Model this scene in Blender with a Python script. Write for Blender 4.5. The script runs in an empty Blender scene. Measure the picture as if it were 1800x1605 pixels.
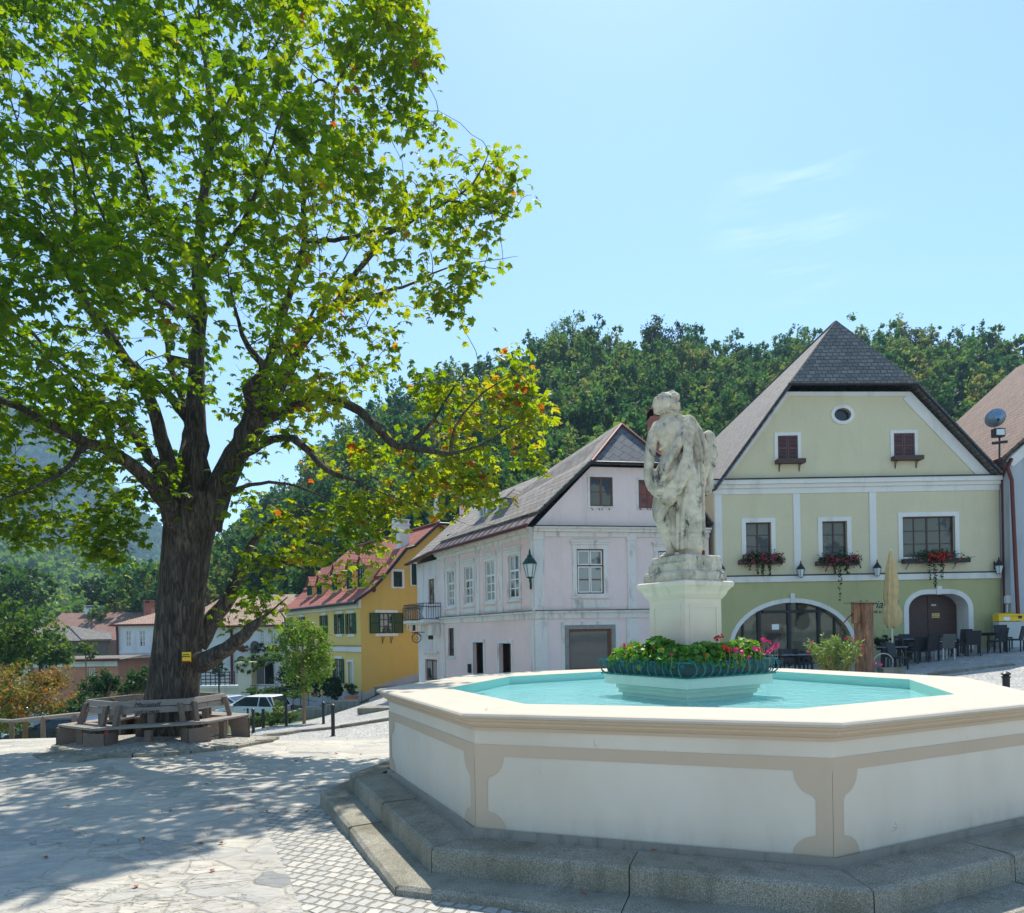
import bpy, bmesh, math, random
import numpy as np
from mathutils import Vector, Matrix, noise
from mathutils.geometry import tessellate_polygon
C = bpy.context.scene.collection
SC = bpy.context.scene
R = math.radians
# ---------------------------------------------------------------- camera, sky, sun, exposure
F, YH, K = 1190.0, 1113.5, 0.017          # focal length in photo pixels, horizon row, small roll of the hand-held camera
cam = bpy.data.cameras.new('camera'); co = bpy.data.objects.new('camera', cam); C.objects.link(co)
cam.sensor_width = 36; cam.lens = 36*F/1800; cam.shift_y = (YH-802.5)/1800
cam.clip_start = 0.1; cam.clip_end = 12000
ck, sk = math.cos(math.atan(K)), math.sin(math.atan(K))
co.matrix_world = Matrix(((ck, sk, 0, 0), (0, 0, -1, 0), (-sk, ck, 0, 0), (0, 0, 0, 1)))
SC.camera = co
SUN_AZ, SUN_EL = 11.0, 59.0
w = bpy.data.worlds.new("World"); SC.world = w; w.use_nodes = True
nt = w.node_tree; bg = nt.nodes['Background']
sky = nt.nodes.new('ShaderNodeTexSky'); sky.sky_type = 'NISHITA'; sky.sun_disc = False
sky.sun_elevation = R(SUN_EL); sky.sun_rotation = R(SUN_AZ); sky.altitude = 0
sky.air_density = 1.0; sky.dust_density = 0.2; sky.ozone_density = 1.6
tn = nt.nodes.new('ShaderNodeMix'); tn.data_type = 'RGBA'; tn.blend_type = 'MULTIPLY'; tn.inputs[0].default_value = 1; tn.inputs[7].default_value = (.95, 1.05, 1.03, 1)
nt.links.new(sky.outputs[0], tn.inputs[6])
# one faint wisp of cloud, high on the right
tc = nt.nodes.new('ShaderNodeTexCoord'); mp = nt.nodes.new('ShaderNodeMapping'); mp.inputs['Rotation'].default_value = (0, math.radians(-24), 0); mp.inputs['Scale'].default_value = (1.5, 2, 14)
wn = nt.nodes.new('ShaderNodeTexNoise'); wn.inputs['Scale'].default_value = 2.2; wn.inputs['Detail'].default_value = 7; wn.inputs['Roughness'].default_value = .62; nt.links.new(tc.outputs['Generated'], mp.inputs[0]); nt.links.new(mp.outputs[0], wn.inputs['Vector'])
dd = nt.nodes.new('ShaderNodeVectorMath'); dd.operation = 'DISTANCE'; nt.links.new(tc.outputs['Generated'], dd.inputs[0]); v_ = Vector(((1400-900)/F, 1, (YH-415)/F)).normalized(); dd.inputs[1].default_value = v_
r1 = nt.nodes.new('ShaderNodeMapRange'); r1.inputs[1].default_value = .05; r1.inputs[2].default_value = .11; r1.inputs[3].default_value = 1; r1.inputs[4].default_value = 0; nt.links.new(dd.outputs['Value'], r1.inputs[0])
r2 = nt.nodes.new('ShaderNodeMapRange'); r2.inputs[1].default_value = .5; r2.inputs[2].default_value = 1.1; nt.links.new(wn.outputs['Fac'], r2.inputs[0])
mm = nt.nodes.new('ShaderNodeMath'); mm.operation = 'MULTIPLY'; nt.links.new(r1.outputs[0], mm.inputs[0]); nt.links.new(r2.outputs[0], mm.inputs[1])
cm = nt.nodes.new('ShaderNodeMix'); cm.data_type = 'RGBA'; nt.links.new(mm.outputs[0], cm.inputs[0]); nt.links.new(tn.outputs[2], cm.inputs[6]); cm.inputs[7].default_value = (5.6, 6.2, 6.5, 1)
nt.links.new(cm.outputs[2], bg.inputs[0]); bg.inputs[1].default_value = 0.15
sun = bpy.data.lights.new('sun', 'SUN'); so = bpy.data.objects.new('sun', sun); C.objects.link(so)
sun.energy = 4.3; sun.angle = R(0.5); sun.color = (1.0, 0.94, 0.83)
sd = Vector((math.sin(R(SUN_AZ))*math.cos(R(SUN_EL)), math.cos(R(SUN_AZ))*math.cos(R(SUN_EL)), math.sin(R(SUN_EL))))
so.rotation_euler = sd.to_track_quat('Z', 'Y').to_euler(); so.location = (0, 40, 60)
SC.view_settings.view_transform = 'Standard'; SC.view_settings.look = 'None'
SC.view_settings.exposure = 0.78; SC.view_settings.gamma = 1.0
SC.cycles.max_bounces = 8; SC.cycles.diffuse_bounces = 4; SC.cycles.transparent_max_bounces = 8
# ---------------------------------------------------------------- helpers
rng = np.random.default_rng(7); random.seed(7)
def ray(x, y):
    dx, dy = x-900, y-YH
    u = (dx-K*dy)/(1+K*K); v = (dy+K*dx)/(1+K*K)
    return u/F, -v/F
def at(x, y, Y):                           # the point at distance Y seen in that direction
    a, b = ray(x, y); return Vector((a*Y, Y, b*Y))
def atz(x, y, z):
    a, b = ray(x, y); Y = z/b; return Vector((a*Y, Y, z))
Z1, Z2, Z3, Z4, Z6, Z7 = (500, 700, 2.675), (700, 700, 2.866), (1220, 540, 2.3603), (0, 1000, 3.6), (360, 1040, 5.294), (1380, 1020, 4.286)
def zz(Z, *a):
    return tuple((Z[i % 2] + v/Z[2]) for i, v in enumerate(a))
W = {}
def wl(o): return W.get(o.name, Vector((0, 0, 0)))
def tag(o, label=None, cat=None, group=None, kind=None):
    if label: o['label'] = label
    if cat: o['category'] = cat
    if group: o['group'] = group
    if kind: o['kind'] = kind
    return o
def thing(name, label, cat, loc=(0, 0, 0), group=None):
    o = bpy.data.objects.new(name, None); C.objects.link(o); o.location = loc; o.empty_display_size = .2
    W[o.name] = Vector(loc); return tag(o, label, cat, group)
def newobj(name, me, parent=None):
    o = bpy.data.objects.new(name, me); C.objects.link(o)
    if parent is not None:
        o.parent = parent; W[o.name] = wl(parent).copy()
    return o
def copy_tree(o, parent=None):
    c = o.copy(); C.objects.link(c)
    if parent is not None: c.parent = parent
    for ch in list(o.children): copy_tree(ch, c)
    return c
def relabel(c, label, loc=None, rz=None, s=None):
    c['label'] = label
    if loc is not None: c.location = loc
    if rz is not None: c.rotation_euler = (0, 0, rz)
    if s is not None: c.scale = (s, s, s) if not hasattr(s, '__len__') else s
    return c
class MB:
    def __init__(s): s.v = []; s.f = []; s.m = []; s.mi = 0
    def add(s, vs, fs):
        b = len(s.v); s.v += [tuple(p) for p in vs]; s.f += [tuple(b+i for i in f) for f in fs]; s.m += [s.mi]*len(fs); return s
    def poly(s, pts): return s.add(pts, [tuple(range(len(pts)))])
    def box(s, x0, x1, y0, y1, z0, z1, M=None, tp=None):
        vs = [(x0, y0, z0), (x1, y0, z0), (x1, y1, z0), (x0, y1, z0), (x0, y0, z1), (x1, y0, z1), (x1, y1, z1), (x0, y1, z1)]
        if tp:                                                 # taper of the top about the centre
            cx, cy = (x0+x1)/2, (y0+y1)/2
            vs = vs[:4]+[(cx+(x-cx)*tp, cy+(y-cy)*tp, z) for x, y, z in vs[4:]]
        if M is not None: vs = [M(*p) if callable(M) else M @ Vector(p) for p in vs]
        return s.add(vs, [(0, 3, 2, 1), (4, 5, 6, 7), (0, 1, 5, 4), (1, 2, 6, 5), (2, 3, 7, 6), (3, 0, 4, 7)])
    def tube(s, pts, rad, n=8, cap=True, flat=1.0):
        pts = [Vector(p) for p in pts]; m = len(pts)
        if not hasattr(rad, '__len__'): rad = [rad]*m
        vs = []; prev = None
        for i, p in enumerate(pts):
            t = (pts[min(i+1, m-1)]-pts[max(i-1, 0)])
            t = t.normalized() if t.length > 1e-9 else Vector((0, 0, 1))
            if prev is None:
                a = Vector((0, 0, 1)) if abs(t.z) < .9 else Vector((1, 0, 0))
                nn = (a - t*a.dot(t)).normalized()
            else:
                nn = (prev - t*prev.dot(t)); nn = nn.normalized() if nn.length > 1e-6 else prev
            prev = nn; bb = t.cross(nn)
            for k in range(n):
                a = 2*math.pi*k/n; vs.append(p + (nn*math.cos(a)*flat + bb*math.sin(a))*rad[i])
        fs = [(i*n+k, i*n+(k+1) % n, (i+1)*n+(k+1) % n, (i+1)*n+k) for i in range(m-1) for k in range(n)]
        if cap: fs += [tuple(range(n-1, -1, -1)), tuple((m-1)*n+k for k in range(n))]
        return s.add(vs, fs)
    def lathe(s, prof, n=16, o=(0, 0, 0), cap=True, rot=0, M=None):
        vs = []
        for r, z in prof:
            for k in range(n):
                a = rot+2*math.pi*k/n; p = Vector((o[0]+r*math.cos(a), o[1]+r*math.sin(a), o[2]+z))
                vs.append(M @ p if M is not None else p)
        m = len(prof)
        fs = [(i*n+k, i*n+(k+1) % n, (i+1)*n+(k+1) % n, (i+1)*n+k) for i in range(m-1) for k in range(n)]
        if cap: fs += [tuple(range(n-1, -1, -1)), tuple((m-1)*n+k for k in range(n))]
        return s.add(vs, fs)
    def ball(s, c, r, n=8, m=6, sc=(1, 1, 1)):
        prof = [(math.sin(math.pi*i/m), -math.cos(math.pi*i/m)) for i in range(m+1)]
        vs = []
        for a, b in prof:
            for k in range(n):
                t = 2*math.pi*k/n; vs.append((c[0]+r*sc[0]*a*math.cos(t), c[1]+r*sc[1]*a*math.sin(t), c[2]+r*sc[2]*b))
        return s.add(vs, [(i*n+k, i*n+(k+1) % n, (i+1)*n+(k+1) % n, (i+1)*n+k) for i in range(m) for k in range(n)])
    def build(s, name, mat, parent=None, smooth=False, bevel=0, label=None):
        me = bpy.data.meshes.new(name); off = wl(parent) if parent is not None else Vector((0, 0, 0))
        me.from_pydata([(p[0]-off.x, p[1]-off.y, p[2]-off.z) for p in s.v], [], s.f)
        for m in (mat if isinstance(mat, (list, tuple)) else [mat]): me.materials.append(m)
        if any(s.m): me.polygons.foreach_set('material_index', s.m)
        bm = bmesh.new(); bm.from_mesh(me); bmesh.ops.recalc_face_normals(bm, faces=bm.faces); bm.to_mesh(me); bm.free()
        if smooth: me.polygons.foreach_set('use_smooth', [True]*len(me.polygons))
        o = newobj(name, me, parent)
        if smooth == 'auto':
            try: me.set_sharp_from_angle(angle=R(38))
            except Exception: pass
        if bevel:
            b = o.modifiers.new('bevel', 'BEVEL'); b.width = bevel; b.segments = 2; b.limit_method = 'ANGLE'; b.angle_limit = R(35)
        if label: o['label'] = label
        return o
def fastmesh(name, V, Fq, mat, parent=None, tone=None, k=4, smooth=False):
    """V (n,3) array, Fq (m,k) array of indices, tone (m,) face attribute"""
    me = bpy.data.meshes.new(name); off = wl(parent) if parent is not None else Vector((0, 0, 0))
    V = np.asarray(V, dtype=np.float32) - np.array(off, dtype=np.float32)
    m = len(Fq); me.vertices.add(len(V)); me.vertices.foreach_set('co', V.ravel())
    me.loops.add(m*k); me.loops.foreach_set('vertex_index', np.asarray(Fq, dtype=np.int32).ravel())
    me.polygons.add(m); me.polygons.foreach_set('loop_start', np.arange(0, m*k, k, dtype=np.int32))
    try: me.polygons.foreach_set('loop_total', np.full(m, k, dtype=np.int32))
    except Exception: pass
    me.materials.append(mat)
    if tone is not None:
        a = me.attributes.new('tone', 'FLOAT', 'FACE'); a.data.foreach_set('value', np.asarray(tone, dtype=np.float32))
    if smooth: me.polygons.foreach_set('use_smooth', np.ones(m, dtype=bool))
    me.update(calc_edges=True); me.validate()
    return newobj(name, me, parent)
# ---------------------------------------------------------------- materials
def srgb(r, g, b):
    f = lambda c: (c/255)/12.92 if c/255 <= .04045 else (((c/255)+.055)/1.055)**2.4
    return (f(r), f(g), f(b), 1)
class NM:
    def __init__(s, name):
        s.m = bpy.data.materials.new(name); s.m.use_nodes = True; s.t = s.m.node_tree; s.b = s.t.nodes['Principled BSDF']
        s.out = s.t.nodes['Material Output']; s._tc = None
    def n(s, typ, **kw):
        nd = s.t.nodes.new(typ)
        for k, v in kw.items():
            if k.startswith('i_'): nd.inputs[k[2:].replace('_', ' ')].default_value = v
            else: setattr(nd, k, v)
        return nd
    def l(s, a, b): s.t.links.new(a, b)
    def co(s, scale=(1, 1, 1), rot=(0, 0, 0)):
        if s._tc is None: s._tc = s.n('ShaderNodeNewGeometry')
        mp = s.n('ShaderNodeMapping'); mp.inputs['Scale'].default_value = scale; mp.inputs['Rotation'].default_value = rot
        s.l(s._tc.outputs['Position'], mp.inputs[0]); return mp.outputs[0]
    def noise(s, vec, scale, detail=4, rough=.55, dist=0):
        nd = s.n('ShaderNodeTexNoise'); nd.inputs['Scale'].default_value = scale; nd.inputs['Detail'].default_value = detail
        nd.inputs['Roughness'].default_value = rough; nd.inputs['Distortion'].default_value = dist; s.l(vec, nd.inputs['Vector']); return nd.outputs['Fac']
    def ramp(s, fac, stops, interp='LINEAR'):
        nd = s.n('ShaderNodeValToRGB'); e = nd.color_ramp.elements; nd.color_ramp.interpolation = interp
        while len(e) < len(stops): e.new(.5)
        for i, (p, c) in enumerate(stops):
            e[i].position = p; e[i].color = c if len(c) == 4 else (*c, 1)
        s.l(fac, nd.inputs[0]); return nd.outputs[0]
    def mix(s, fac, a, b, mode='MIX'):
        nd = s.n('ShaderNodeMix', data_type='RGBA', blend_type=mode)
        for sock, v in ((nd.inputs[0], fac), (nd.inputs[6], a), (nd.inputs[7], b)):
            if isinstance(v, bpy.types.NodeSocket): s.l(v, sock)
            else: sock.default_value = v if not (isinstance(v, tuple) and len(v) == 3) else (*v, 1)
        return nd.outputs[2]
    def math(s, op, a, b=0.5, c=None):
        nd = s.n('ShaderNodeMath', operation=op)
        for i, v in enumerate((a, b) if c is None else (a, b, c)):
            if isinstance(v, bpy.types.NodeSocket): s.l(v, nd.inputs[i])
            else: nd.inputs[i].default_value = v
        return nd.outputs[0]
    def bump(s, h, strength=.3, dist=.02, prev=None):
        nd = s.n('ShaderNodeBump'); nd.inputs['Strength'].default_value = strength; nd.inputs['Distance'].default_value = dist
        s.l(h, nd.inputs['Height'])
        if prev is not None: s.l(prev, nd.inputs['Normal'])
        s.l(nd.outputs[0], s.b.inputs['Normal']); return nd.outputs[0]
    def fin(s, col=None, rough=.8, metal=0, spec=None):
        if col is not None:
            if isinstance(col, bpy.types.NodeSocket): s.l(col, s.b.inputs['Base Color'])
            else: s.b.inputs['Base Color'].default_value = col
        if isinstance(rough, bpy.types.NodeSocket): s.l(rough, s.b.inputs['Roughness'])
        else: s.b.inputs['Roughness'].default_value = rough
        s.b.inputs['Metallic'].default_value = metal
        if spec is not None: s.b.inputs['Specular IOR Level'].default_value = spec
        return s.m
def sc4(c, k): return (c[0]*k, c[1]*k, c[2]*k, 1)
def plain(name, c, rough=.6, metal=0, var=.12, scale=8, bump=.1, bscale=40, bdist=.004, spec=None):
    m = NM(name); p = m.co(); nz = m.noise(p, scale, 5)
    col = m.ramp(nz, [(.3, sc4(c, 1-var)), (.7, sc4(c, 1+var))])
    if bump: m.bump(m.noise(p, bscale, 3), bump, bdist)
    return m.fin(col, rough, metal, spec)
def plaster(name, c, dirt=None, amt=.35, var=.06, bump=.25, sc=1.2):
    m = NM(name); p = m.co(); big = m.noise(p, .7, 5, .6); fine = m.noise(p, 9, 4)
    col = m.ramp(big, [(.3, sc4(c, 1-var)), (.7, sc4(c, 1+var))])
    col = m.mix(.25, col, m.ramp(fine, [(.3, sc4(c, 1-var*1.5)), (.7, sc4(c, 1+var*1.5))]))
    if dirt is not None:
        st = m.noise(m.co((1.6, 1.6, .35)), sc, 7, .65, .3)
        col = m.mix(m.math('MULTIPLY', m.ramp(st, [(.52, (0, 0, 0, 1)), (.72, (1, 1, 1, 1))]), amt), col, dirt)
    m.bump(m.noise(p, 60, 4), bump, .006)
    return m.fin(col, .85)
def glassmat(name, base=(.015, .018, .02, 1), rough=.06, curtain_or_reflection=None, amt=.5):
    m = NM(name); col = base
    p = m.co()
    nz = m.noise(p, .9, 3)
    if curtain_or_reflection:
        wv = m.n('ShaderNodeTexWave', wave_type='BANDS', bands_direction='X'); wv.inputs['Scale'].default_value = 7; wv.inputs['Distortion'].default_value = 2.5
        wv.inputs['Detail'].default_value = 2; m.l(m.co((1, 1, .12)), wv.inputs[0])
        cc = m.mix(m.math('MULTIPLY', wv.outputs['Fac'], .6), sc4(curtain_or_reflection, .55), curtain_or_reflection)
        col = m.mix(m.ramp(nz, [(.5-amt*.35, (0, 0, 0, 1)), (.56-amt*.35, (1, 1, 1, 1))]), base, cc)
    else:
        col = m.ramp(nz, [(.4, base), (.65, sc4(base, 2.6))])
    m.bump(m.noise(p, 1.7, 1), .04, .05)
    m.fin(col, rough); m.b.inputs['IOR'].default_value = 1.5
    return m.m
M = {}
M['white_trim'] = plaster('white_trim', srgb(226, 224, 218), srgb(120, 115, 105), .25)
M['white_old'] = plaster('white_old', srgb(226, 220, 213), srgb(112, 104, 98), .6, .07, .4, 2.2)
M['pink'] = plaster('pink_plaster', srgb(236, 214, 208), srgb(206, 186, 178), .4)
M['pink_left'] = plaster('pink_plaster_worn', srgb(240, 210, 202), srgb(218, 202, 194), .7, .08)
M['green_up'] = plaster('pale_olive_plaster', srgb(212, 202, 168), srgb(192, 182, 148), .3)
M['green_low'] = plaster('green_plaster', srgb(178, 176, 126), srgb(150, 148, 108), .35)
M['yellow'] = plaster('yellow_plaster', srgb(228, 196, 118), srgb(210, 165, 70), .3)
M['yellow_gable'] = plaster('yellow_plaster_shaded', srgb(210, 176, 92), srgb(190, 145, 50), .3)  # same plaster as the street wall, the gable's weaker light put into the colour
M['grey_plaster'] = plaster('grey_plaster', srgb(176, 180, 184), srgb(110, 112, 115), .3)
M['cream'] = plaster('cream_plaster', srgb(226, 218, 198), srgb(150, 140, 120), .4)
M['whitewash'] = plaster('whitewash', srgb(226, 226, 224), srgb(150, 148, 142), .35)
M['terracotta'] = plaster('terracotta_plaster', srgb(206, 140, 112), srgb(150, 100, 80), .3)
M['wood_dark'] = plain('dark_brown_wood', srgb(74, 48, 42), .5, var=.3, scale=14)
M['wood_brown'] = plain('brown_wood', srgb(110, 66, 42), .55, var=.25, scale=14)
M['white_paint'] = plain('white_paint', srgb(232, 230, 224), .45, var=.04)
M['shutter'] = plain('dark_green_paint', srgb(0, 74, 58), .85, var=.1, spec=.2)
M['black_iron'] = plain('black_iron', srgb(38, 40, 44), .45, .3, var=.2)
M['lamp_green'] = plain('verdigris_paint', srgb(24, 66, 62), .35, .4, var=.2)
M['gutter'] = plain('red_brown_metal', srgb(98, 44, 36), .45, .4, var=.15)
M['teal_iron'] = plain('teal_iron', srgb(30, 104, 104), .4, .1, var=.15)
M['glass'] = glassmat('window_glass')
M['glass_warm'] = glassmat('window_glass_warm', srgb(48, 34, 30), .06, srgb(150, 66, 44), .3)  # red patches imitate a reflected building, put into the pane colour
M['glass_curtain'] = glassmat('window_glass_curtain', srgb(45, 50, 52), .08, srgb(190, 190, 182), .3)
M['glass_mid'] = glassmat('window_glass_painted_reflection', srgb(34, 36, 38), .05, srgb(120, 118, 100), .3)  # dull patches imitate reflections, put into the pane colour
M['lamp_glass'] = plain('lamp_glass', srgb(205, 215, 215), .1, var=.03, bump=0)
def roofmat(name, c1, c2, bw, bh, rot=0, axis='uv', mortar=.35, rough=.85, dirt=None):
    m = NM(name); uv = m.n('ShaderNodeUVMap'); mp = m.n('ShaderNodeMapping'); mp.inputs['Rotation'].default_value = (0, 0, rot); m.l(uv.outputs[0], mp.inputs[0])
    br = m.n('ShaderNodeTexBrick'); br.inputs['Scale'].default_value = 1; br.inputs['Brick Width'].default_value = bw; br.inputs['Row Height'].default_value = bh
    br.inputs['Mortar Size'].default_value = .02; br.inputs['Mortar Smooth'].default_value = .3; br.inputs['Bias'].default_value = 0
    br.inputs['Color1'].default_value = c1; br.inputs['Color2'].default_value = c2; br.inputs['Mortar'].default_value = sc4(c1, mortar); m.l(mp.outputs[0], br.inputs[0])
    nz = m.noise(m.co(), 1.4, 6, .65); col = m.mix(m.ramp(nz, [(.35, (0, 0, 0, 1)), (.75, (.42, .42, .42, 1))]), br.outputs[0], dirt or sc4(c2, .6))
    col = m.mix(.3, col, m.ramp(m.noise(m.co(), 12, 3), [(.3, sc4(c1, .6)), (.7, sc4(c2, 1.3))]))
    sx = m.n('ShaderNodeSeparateXYZ'); m.l(mp.outputs[0], sx.inputs[0]); saw = m.math('FRACT', m.math('DIVIDE', sx.outputs[1], bh))
    hh = m.math('SUBTRACT', m.math('MULTIPLY', saw, -.7), m.math('MULTIPLY', br.outputs['Fac'], .5))
    m.bump(hh, 1.0, .05); return m.fin(col, rough)
M['slate'] = roofmat('grey_slates', srgb(90, 86, 83), srgb(140, 135, 128), .26, .19, 0, mortar=.15)
M['slate_diamond'] = roofmat('slate_diamonds', srgb(84, 90, 96), srgb(104, 108, 112), .42, .42, R(45), dirt=srgb(92, 74, 76))
M['slate_brown'] = roofmat('old_brown_slates', srgb(104, 96, 90), srgb(150, 140, 130), .45, .3, R(8), dirt=srgb(70, 62, 60))
M['tile_red'] = roofmat('red_tiles', srgb(140, 70, 56), srgb(170, 96, 76), .22, .32, dirt=srgb(110, 54, 48))
M['tile_brown'] = roofmat('brown_tiles', srgb(130, 98, 86), srgb(158, 122, 106), .22, .3, dirt=srgb(92, 66, 60))
M['tile_old'] = roofmat('old_clay_tiles', srgb(150, 122, 104), srgb(182, 150, 128), .22, .24, dirt=srgb(120, 96, 90))
def uvplane(o, origin=None, udir=None):
    """metric UVs per face: U runs level, V up the slope"""
    me = o.data; uv = me.uv_layers.new(name='UVMap').data
    for p in me.polygons:
        n = p.normal; u = Vector((-n.y, n.x, 0)); u = u.normalized() if u.length > .05 else Vector((1, 0, 0)); v = n.cross(u)
        if v.z < 0: v = -v
        for li in p.loop_indices:
            q = me.vertices[me.loops[li].vertex_index].co; uv[li].uv = (q.dot(u), q.dot(v))
    return o
# ---------------------------------------------------------------- terrain height
CP = np.array([(0,0,-1.8),(-6,0,-1.8),(8,0,-1.7),(0,-8,-1.8),(-12,-6,-1.9),(12,-6,-1.6),(-4,5,-1.82),(-.8,4.8,-1.8),(-2.1,7.5,-1.9),(4.5,4,-1.79),(5.8,8,-1.72),(1.9,12,-1.95),
 (-6.5,12.3,-2.06),(-7.5,14.4,-2.14),(-9,5,-1.95),(-11,14,-2.25),(-13.5,16.5,-2.42),(-10,17.5,-2.5),(-3,12,-2.15),(-14,10,-2.2),
 (-5.4,19,-2.84),(-9.2,23.5,-3.35),(-8.1,25.2,-3.35),(-7.6,26.8,-3.45),(-11.7,31.5,-4.3),(-11.6,28.8,-4.0),(-10.3,28,-3.72),(-8.65,26,-3.42),(-10.5,26.4,-3.56),(-15.4,40,-4.95),(-13.2,38,-4.85),(-17,37,-5),(-8.65,38.7,-3.75),(-8,39.3,-3.4),(-11,42,-3.95),(-5.2,36,-2.75),(-3,32,-2.6),
 (.9,25.8,-2.2),(-3,24,-2.75),(4.5,22,-2.0),(8,27,-1.75),(8.6,26.5,-1.65),(13.6,24,-1.45),(15,24,-1.25),(17.9,24,-1.0),(20,27,-.8),(26,30,-.3),(25,15,-.8),(15,14,-1.3),(12,5,-1.5),(8,11,-1.55),
 (-16.5,49.6,-4.9),(-20,35,-5),(-14,42,-5.),(-25,25,-5.),(-15.5,19,-3.4),(-17,22.5,-4.8),(-13,24,-4.6),(-13,21,-3.7),(-20,17,-4.2),(-22,12,-3.6),(-30,18,-5),(-30,60,-5.5),(-10,60,-4.5),(10,52,-2),(30,52,0.5),(-40,40,-5.5),(40,20,0),(-45,0,-4),(50,-10,-1)], float)
def _tps_fit(P, lam=.25):
    n = len(P); d = np.linalg.norm(P[:, None, :2]-P[None, :, :2], axis=2)
    Kk = np.where(d > 0, d*d*np.log(d+1e-9), 0) + lam*np.eye(n)
    A = np.zeros((n+3, n+3)); A[:n, :n] = Kk; A[:n, n] = 1; A[:n, n+1:] = P[:, :2]; A[n, :n] = 1; A[n+1:, :n] = P[:, :2].T
    return np.linalg.solve(A, np.concatenate([P[:, 2], [0, 0, 0]]))
_TW = _tps_fit(CP)
def sstep(a, b, x): t = np.clip((x-a)/(b-a), 0, 1); return t*t*(3-2*t)
SKX = np.array([-400, 150, 230, 300, 380, 470, 560, 620, 700, 800, 900, 945, 985, 1060, 1100, 1150, 1200, 1300, 1400, 1470, 1550, 1650, 1800, 2300, 3400.])
SKY = np.array([1105, 1085, 1030, 1010, 975, 900, 812, 745, 700, 675, 640, 615, 588, 588, 594, 586, 590, 592, 584, 580, 584, 592, 600, 640, 700.])+8
def hgt(X, Y):
    X = np.atleast_1d(np.asarray(X, float)); Y = np.atleast_1d(np.asarray(Y, float)); sh = X.shape; X = X.ravel(); Y = Y.ravel()
    r2 = (X[:, None]-CP[None, :, 0])**2+(Y[:, None]-CP[None, :, 1])**2
    z = (0.5*r2*np.log(r2+1e-12)) @ _TW[:-3] + _TW[-3]+_TW[-2]*X+_TW[-1]*Y
    z = np.clip(z, -6, 1.5)
    far = sstep(50, 90, np.hypot(X, Y)); z = z*(1-far)+far*-5
    Yp = np.maximum(Y, 1.); px = 900+F*X/Yp
    top = np.interp(px, SKX, SKY); hz = YH-K*(px-900)
    Yr = 135 + 12*np.sin(px/170)
    zr = (hz-top)/F*Yr-8.5
    t = np.clip((Y-47)/(Yr-47), 0, 1.6); up = np.where(t < 1, t**1.15, 1-.12*(t-1))
    A = (zr+5)*up*sstep(46, 60, Y)*(Y > 10)
    # green hill on the left and the mountain behind it
    top2 = np.interp(px, [-1800, -600, 0, 60, 130, 230, 330, 480, 620, 900], [1000, 950, 962, 966, 972, 1000, 1040, 1080, 1100, 1110])
    z2 = ((hz-top2)/F*430+5-9)*sstep(150, 430, Y)*(1-.3*sstep(440, 700, Y))
    top3 = np.interp(px, [-2500, -900, -300, 0, 90, 150, 240, 300, 380, 520, 900], [900, 760, 700, 716, 772, 842, 925, 975, 1000, 1060, 1105])
    z3 = ((hz-top3)/F*950+5)*sstep(480, 950, Y)
    z = z + np.maximum(np.maximum(A, z2*(px < 900)), z3*(px < 900))
    return z.reshape(sh)
def gz(x, y): return float(hgt(x, y)[0])
def onG(px, py):                                   # the ground point seen there
    lo, hi = 2.0, 80.0; a, b = ray(px, py)
    for Y in np.geomspace(2, 80, 400):
        if b*Y < gz(a*Y, Y): break
    return Vector((a*Y, Y, gz(a*Y, Y)))
def onY(px, Y):
    X = ray(px, YH)[0]*Y; return Vector((X, Y, gz(X, Y)))
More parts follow.
